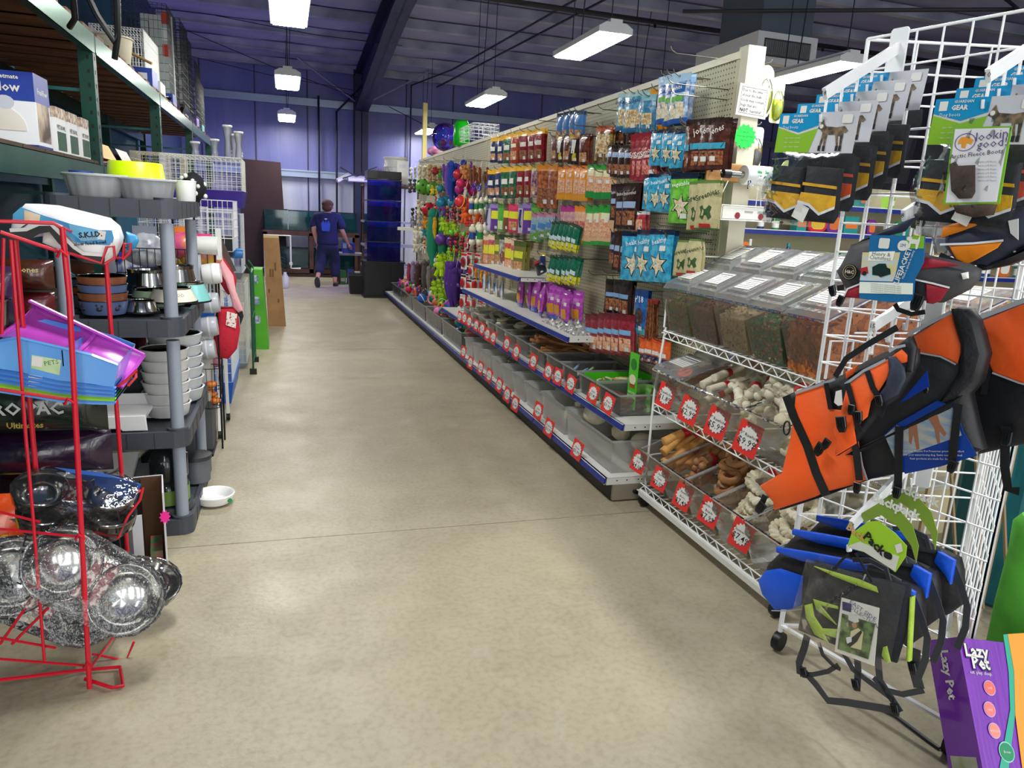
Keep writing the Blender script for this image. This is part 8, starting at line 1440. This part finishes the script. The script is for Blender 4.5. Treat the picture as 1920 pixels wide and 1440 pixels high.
for i, (x0_, x1_, z, h, lb) in enumerate(((-.42, .05, .975, .43, 'small dark aquarium at the left of the wooden stand'), (.07, 1.5, .975, .42, 'long greenish aquarium on top of the wooden stand'), (-.36, .48, .175, .42, 'long aquarium on the lower level of the stand'), (.6, 1.45, .175, .42, 'second lower aquarium behind the walking woman'))):
    t = thing('aquarium', lb, 'aquarium', (x0_, 16.66, z)); w_ = x1_-x0_
    part('tank_glass', MB().b2((0, 0, .005), (w_, .42, h)), TG, t); part('water_body', MB().b2((.01, .01, .01), (w_-.01, .41, h*.72)), TW if i != 1 else mat('tank_water2', '2f6a62', .15, 0, '6aa094', 1.2, coat=.6), t)
    m = MB()
    for zz in (0, h): m.b2((-.008, -.008, zz-.005), (w_+.008, .0, zz+.015)); m.b2((-.008, .42, zz-.005), (w_+.008, .428, zz+.015)); m.b2((-.008, 0, zz-.005), (0, .42, zz+.015)); m.b2((w_, 0, zz-.005), (w_+.008, .42, zz+.015))
    part('black_trim', m, BLACK, t); part('gravel_bed', MB().b2((.012, .008, .012), (w_-.012, .012, .07)), mat('gravel_print', '6a6450', .9, 0, '9a947c', 60), t)
pp = thing('drain_pipe_stack', 'white plastic plumbing pipe beside the aquarium stand', 'pipe', (0, 16.2, 0)); part('pipe_run', MB().tube([(-.42, .1, .0), (-.42, .1, .88), (.1, .1, .88), (.1, .1, .2), (.3, .1, .2)], .022, 8), WHITE, pp, True); part('valve', MB().tube([(.1, 0, .3), (.1, .2, .3)], .035, 8), WHITE, pp, True)
t = thing('cable_coil', 'black coiled hose and red plug beside the white pipe', 'cable', (-.1, 15.9, 0)); part('coil', MB().tube([(.12*math.cos(i*.6), .05*math.sin(i*.3), .13+.12*math.sin(i*.6)+.006*i) for i in range(40)], .012, 5), BLACK, t, True); part('red_plug', MB().b2((-.2, -.02, .48), (-.15, .02, .54)), C('c02030', .4), t); part('lead_wire', MB().tube([(-.17, 0, .5), (-.3, .1, .3), (-.4, .2, .15)], .006, 4), C('d0d0d0', .5), t, True)
t = thing('white_jug', 'small white plastic jug standing on the floor by the pipe', 'jug', (-.02, 14.2, 0)); part('jug_body', MB().lathe([(.06, 0), (.07, .02), (.07, .2), (.03, .26), (.03, .3)], 16), C('d8d8d8', .4), t, True); part('jug_cap', MB().lathe([(.032, .3), (.032, .33)], 12), BLACK, t, True)
# tall rack of blue lit tanks at the end of the gondola
TB = clear('blue_tank', '4a5cc0', .28, .05, 0, 10, 1.5, '26329c'); BG = mat('blue_glow', '2433ff', .5, emit=1.6)
tk = thing('tank_pedestal', 'black square pedestal cabinet under the stacked fish tanks', 'cabinet', (1.62, 12.86, 0)); part('cabinet_body', MB().b2((-.32, 0, 0), (.36, .55, .60)), mat('pedestal', '0c0c12', .35, 0, '14141c', 3), tk); part('cabinet_top', MB().b2((-.34, -.02, .60), (.38, .57, .63)), BLACK, tk); part('kick_base', MB().b2((-.34, -.03, 0), (.38, .56, .04)), BLACK, tk)
for i in range(4):
    z = .635+i*.345; t = thing('fish_tank', 'blue-lit fish tank in the stack at the aisle end, %s from the bottom' % ORD[i], 'aquarium', (1.62, 12.9, z)); part('tank_glass', MB().b2((-.28, 0, 0), (.3, .45, .335)), TB, t); part('water_body', MB().b2((-.27, .01, .01), (.29, .44, .24)), mat('tankblue%d' % (i % 2), ['121a4c', '1a2a5c'][i % 2], .12, 0, '2a3f86', 3, coat=.7), t)
    m = MB(); m.b2((-.285, -.005, .32), (.305, .455, .34)); part('tank_lid', m, C('1a1c30', .3), t); part('gravel_bed', MB().b2((-.268, .004, .008), (.288, .009, .05)), C('4a4a3c', .9), t); part('led_strip', MB().b2((-.2, .2, .312), (.2, .23, .318)), BG, t)
t = thing('black_canopy', 'black tank hood with silver handle on top of the fish tanks', 'hood', (1.62, 12.9, 2.02)); part('hood_body', MB().b2((-.28, 0, 0), (.3, .42, .13)), C('101014', .3), t); part('front_panel', MB().b2((-.1, -.004, .02), (.2, 0, .11)), BLACK, t)
bk = thing('black_waste_bin', 'black tapered plastic bin on the floor before the pedestal', 'bin', (1.22, 13.5, 0)); part('bin_body', MB().add([(-.12, -.12, 0), (.12, -.12, 0), (.12, .12, 0), (-.12, .12, 0), (-.15, -.15, .34), (.15, -.15, .34), (.15, .15, .34), (-.15, .15, .34)], [(3, 2, 1, 0), (0, 1, 5, 4), (1, 2, 6, 5), (2, 3, 7, 6), (3, 0, 4, 7)]), BLACK, bk); part('bin_rim', MB().b2((-.16, -.16, .33), (.16, -.145, .355)).b2((-.16, .145, .33), (.16, .16, .355)).b2((-.16, -.145, .33), (-.145, .145, .355)).b2((.145, -.145, .33), (.16, .145, .355)), C('2a2c34', .4), bk)
# wooden rack with blue tanks behind
wr = thing('wood_tank_rack', 'brown timber rack holding blue tanks and white tubes', 'rack', (1.9, 14.6, 0))
for x in (1.5, 2.6):
    for y in (14.4, 15.0): wpart('post', MB().b2((x-.04, y-.04, 0), (x+.04, y+.04, 2.0)), BRW, wr)
for z in (.45, .85, 1.3, 1.98): wpart('shelf', MB().b2((1.44, 14.36, z-.04), (2.66, 15.05, z)), BRW if z > 1.5 else C('8a8a98', .5), wr)
for i, z in enumerate((.86, 1.31)):
    t = thing('blue_tub', 'glowing deep blue tank on the timber rack, %s one' % ['lower', 'upper'][i], 'aquarium', (1.75, 14.42, z)); part('tank_wall', MB().b2((-.2, 0, 0), (.3, .5, .36)), mat('deepblue', '1420a0', .25, 0, '2030d8', 3), t); part('tank_glass', MB().b2((-.205, -.006, 0), (.305, 0, .37)), TB, t)
t = thing('blue_table_tub', 'royal blue tub on the low table behind the woman', 'tub', (1.2, 15.2, .62)); part('tub_body', MB().b2((-.1, 0, 0), (.14, .3, .2)), mat('tubblue', '1a28b0', .35, 0, '2234c8', 3), t); part('tub_label', MB().b2((-.1, -.003, .1), (-.02, 0, .2)), C('c8d8e8', .5), t)
tb_ = thing('work_table', 'low grey work table with boxes under it at the back', 'table', (1.2, 15.1, 0)); part('table_top', MB().b2((-.2, 0, .58), (.3, .6, .62)), C('8a8494', .5), tb_)
for x in (-.18, .26):
    for y in (.03, .55): part('leg', MB().b2((x-.02, y-.02, 0), (x+.02, y+.02, .58)), BRW, tb_)
for i, (x, c, h) in enumerate(((-.1, '2a8a4c', .12), (.05, '2a4aa0', .15), (.2, 'c8c0b4', .1))):
    t = thing('supply_box', '%s supply box under the work table' % ['green', 'blue', 'pale'][i], 'box', (1.2+x, 15.2, 0)); part('carton', MB().b2((-.06, 0, 0), (.06, .2, h+.15)), C(c, .5), t); part('box_label', MB().b2((-.04, -.002, .05), (.04, 0, .12)), PAPER, t)
for i in range(3):
    t = thing('white_tube', 'white rolled tube on top of the timber rack, %s' % ['longest', 'lower', 'short tilted'][i], 'tube', (1.45, 14.5+.12*i, 2.04+.04*i)); part('tube_body', MB().tube([(-.3, 0, .0), (.55, .1, 0)] if i < 2 else [(-.5, -.2, -.12), (-.25, -.1, .02)], .04, 10), WHITE, t, True); part('tube_opening', MB().tube([(-.302, 0, 0), (-.3, 0, 0)] if i < 2 else [(-.503, -.2, -.122), (-.5, -.2, -.12)], .03, 10), DKGREY, t, True)
t = thing('steel_bracket', 'tangle of black pump brackets over the timber rack', 'bracket', (1.3, 14.5, 2.1)); part('bracket_rod', MB().tube([(-.3, 0, .15), (.0, 0, .0), (.3, .1, .1), (.5, 0, .05)], .012, 5), BLACK, t, True); part('bracket_rod', MB().tube([(-.25, 0, -.05), (.05, 0, .06), (.4, .1, .2)], .01, 5), BLACK, t, True)
t = thing('white_bucket', 'large white ribbed bucket on the timber rack top', 'bucket', (2.05, 14.6, 2.0)); part('bucket_body', MB().lathe([(.19, 0), (.2, .01), (.21, .3), (.225, .31), (.225, .34), (.215, .35), (.215, .45), (.23, .46), (.23, .48)], 28), C('d8d8cc', .4), t, True); part('bucket_lid', MB().lathe([(.235, .48), (.235, .5), (.21, .505)], 28), C('e6e6dc', .4), t, True); part('wire_handle', MB().tube([(-.22, -.05, .4), (-.12, -.22, .2), (.12, -.22, .2), (.22, -.05, .4)], .005, 5), C('8a8a80', .4), t, True)
t = thing('purple_plant', 'purple plastic aquarium plant beside the white bucket', 'plant', (1.72, 14.45, 2.0)); r5 = random.Random(3); m = MB()
for i in range(60): a = r5.random()*6.28; q = r5.random()*.16; m.tube([(0, 0, 0), (q*math.cos(a)*.6, q*math.sin(a)*.6, .1), (q*math.cos(a), q*math.sin(a), .1+.2*r5.random())], [.004, .01, .003], 4)
o = part('frond', m, mat('purplefrond', '5a1c5c', .6, 0, '8a3a80', 20), t); o['kind'] = 'stuff'; part('weight', MB().lathe([(.03, 0), (.03, .03)], 10), DKGREY, t)
yp = solo('yellow_post', MB().b2((-.035, -.035, 0), (.035, .035, 3.3)), C('c9bb6e', .5), 'pale yellow square post rising at the far end of the pegboard', 'post', (XP+.1, 12.9, 0))
# things on the gondola top
P = atx(835, 268, XP+.02); t = thing('iridescent_ball', 'clear ball of coloured swirls on the pegboard top', 'toy', (XP+.02, P.y, 2.366)); part('ball_shell', MB().ell((0, 0, .2), .2, 18), clear('irid', 'b0b8ff', .2, .05, 0, 10, 1.6, '6a3cc8'), t, True)
for i in range(10): part('swirl', MB().ell((.1*math.cos(i*2.1), .1*math.sin(i*2.1), .2+.1*math.sin(i*1.3)), .05, 8), C(['2c5ae0', '8a2cc8', '1ca8b0', 'e03c2c', '2cc84a'][i % 5], .3), t, True)
P = atx(862, 268, XP+.02); t = thing('green_cylinder', 'glossy green cylinder beside the coloured ball', 'toy', (XP+.02, P.y-.1, 2.366)); part('cylinder_wall', MB().lathe([(.09, 0), (.11, .04), (.11, .26), (.08, .3)], 18), mat('hotgreen', '18c81c', .25, 0, '0f9c14', 4), t, True); part('end_cap', MB().lathe([(.08, .3), (.07, .32)], 14), C('0f8a14', .4), t, True)
P = atx(815, 285, XP+.02); t = thing('pink_bag', 'pink and purple bag slumped beside the coloured ball', 'toy', (XP+.02, P.y, 2.366)); part('bag_body', MB().ell((0, 0, .06), (.12, .2, .07), 12, jit=.06), mat('pinkbag', 'c84aa0', .4, 0, 'e8c8e0', 8), t, True)
P = atx(890, 265, XP+.02); cage((XP+.03, P.y-.5, 2.37), (.3, .7, .16), 'low flat white wire rack lying on the pegboard top', 'c8ccd0', None, sp=.06, nh=4, top=True)
# hanging white card far end
P = atx(755, 315, 2.0); t = thing('white_card', 'blank white card hanging at the far end of the toy wall', 'card', P, -.3); part('card_sheet', MB().prism(rect(-.1, -.28, .1, .12), 0, .003), PAPER, t); part('card_print', MB().prism(rect(-.06, .0, .06, .06), -.001, 0), C('c8ccd0', .5), t)
P = atx(765, 432, 1.95); t = thing('white_carton_flap', 'white folded card tray glowing by the fish tanks', 'card', P, -.3); part('flap', MB().b2((-.16, -.1, 0), (.14, .1, .05)), PAPER, t)
# ================================================================ the woman walking away
PX0, PY0 = .78, 14.7
pw = thing('person', 'woman in navy T-shirt and trousers walking away toward the aquariums', 'person', (PX0, PY0, 0), -.25); pw.scale = (1.16, 1.1, 1)
def skin(name, nodes, edges, mt, root, sub=2, label=None):
    me = bpy.data.meshes.new(name); me.from_pydata([n[:3] for n in nodes], edges, []); o = inst(name, me, pw, label=label); me.materials.append(mt)
    md = o.modifiers.new('skin', 'SKIN'); md.use_smooth_shade = True; sv = me.skin_vertices[0].data
    for i, n in enumerate(nodes): sv[i].radius = (n[3], n[4] if len(n) > 4 else n[3]); sv[i].use_root = (i == root)
    md = o.modifiers.new('sub', 'SUBSURF'); md.levels = sub; md.render_levels = sub; return o
SK = mat('skin_tone', 'b98670', .55, 0, 'c08d78', 8)
nodes = [(0, 0, .86, .13, .10), (0, 0, 1.08, .12, .09), (0, .0, 1.28, .15, .10), (0, .0, 1.38, .07, .06), (0, .02, 1.44, .045), (0, .02, 1.50, .07, .085), (0, .015, 1.58, .075, .09),
    (.17, 0, 1.33, .055), (.24, -.0, 1.08, .042), (.30, .10, .88, .032), (.325, .14, .82, .026), (-.17, 0, 1.33, .055), (-.22, -.06, 1.08, .042), (-.19, .02, .86, .032), (-.18, .05, .80, .026),
    (.09, 0, .8, .09), (.10, .10, .46, .055), (.11, .03, .10, .038), (.11, .10, .04, .032), (.11, .17, .03, .026), (-.09, 0, .8, .09), (-.10, -.04, .46, .055), (-.11, -.34, .17, .036), (-.11, -.33, .10, .03), (-.11, -.28, .04, .025)]
body = skin('figure', nodes, [(0, 1), (1, 2), (2, 3), (3, 4), (4, 5), (5, 6), (2, 7), (7, 8), (8, 9), (9, 10), (2, 11), (11, 12), (12, 13), (13, 14), (0, 15), (15, 16), (16, 17), (17, 18), (18, 19), (0, 20), (20, 21), (21, 22), (22, 23), (23, 24)], SK, 0)
NVT = mat('navy_cotton', '121640', .85, 0, '171c4c', 8, .4, 14); NVP = mat('navy_trousers', '121538', .85, 0, '1a1e44', 6, .4, 12)
skin('shirt', [(0, -.005, .76, .2, .15), (0, -.0, .86, .195, .15), (0, -.0, 1.0, .185, .14), (0, 0, 1.2, .19, .14), (0, 0, 1.33, .15, .11), (0, .005, 1.40, .07, .06), (.17, 0, 1.33, .085), (.235, 0, 1.16, .075), (.245, 0, 1.10, .078), (-.17, 0, 1.33, .085), (-.225, -.02, 1.16, .075), (-.23, -.03, 1.10, .078)], [(0, 1), (1, 2), (2, 3), (3, 4), (4, 5), (4, 6), (6, 7), (7, 8), (4, 9), (9, 10), (10, 11)], NVT, 3)
skin('trousers', [(0, 0, .84, .185, .14), (0, 0, .76, .17, .13), (.095, .01, .68, .1), (.105, .09, .44, .092), (.11, .04, .16, .082), (-.095, -.01, .68, .1), (-.105, -.05, .45, .092), (-.11, -.26, .24, .078)], [(0, 1), (1, 2), (2, 3), (3, 4), (1, 5), (5, 6), (6, 7)], NVP, 1)
part('hair', MB().ell((0, .01, 1.565), (.096, .105, .085), 16, jit=.03).ell((0, -.03, 1.50), (.085, .07, .08), 14, jit=.03), mat('brown_hair', '3a2016', .8, 0, '5a3420', 40, .8, 60), pw, True)
for s_ in (-1, 1): part('ear', MB().ell((s_*.085, .03, 1.5), (.012, .02, .028), 8), SK, pw, True)
part('face', MB().ell((0, .085, 1.50), (.012, .025, .02), 8).ell((.03, .085, 1.53), (.012, .008, .008), 6).ell((-.03, .085, 1.53), (.012, .008, .008), 6).ell((0, .09, 1.455), (.022, .006, .006), 6), C('a06a58', .5), pw, True)
for (c_, d_) in (((.325, .14, .80), (.35, .5, -.8)), ((-.18, .05, .79), (0, .3, -1))):
    c_ = Vector(c_); d_ = Vector(d_).normalized(); s_ = d_.cross(Vector((0, 0, 1))).normalized(); part('palm', MB().ell(c_+d_*.02, (.022, .03, .035), 10), SK, pw, True)
    for k in range(4): b_ = c_+d_*.045+s_*(.012*(k-1.5)); e = [.055, .065, .06, .045][k]; part('finger', MB().tube([b_, b_+d_*e*.5, b_+d_*e*.8+Vector((0, .012, -.01)), b_+d_*e+Vector((0, .022, -.005))], [.0085, .008, .007, .005], 6), SK, pw, True)
    part('thumb', MB().tube([c_+s_*.022+d_*.005, c_+s_*.04+d_*.03, c_+s_*.04+d_*.05], [.01, .009, .006], 6), SK, pw, True)
for (x, y, z, R) in ((.11, .10, .03, 0), (-.11, -.32, .09, -1.15)):
    part('shoe', MB().ell((0, 0, 0), (.045, .13, .035), 12), C('0c0c14', .6), pw, True, loc=(x, y, z+.005), rot=(R, 0, 0)); part('shoe_sole', MB().ell((0, 0, -.02), (.046, .132, .016), 12), C('3a3a44', .6), pw, True, loc=(x, y, z+.005), rot=(R, 0, 0))
part('shirt_logo', MB().prism([(-.06, 1.06), (.06, 1.06), (.075, 1.2), (.04, 1.26), (.015, 1.2), (0, 1.27), (-.015, 1.2), (-.04, 1.26), (-.075, 1.2)], -.1605, -.159), C('2a4ab0', .7), pw); part('shirt_mark', MB().prism([(-.03, 1.285), (0, 1.30), (.03, 1.285), (0, 1.275)], -.152, -.150), C('b8c4e0', .7), pw)
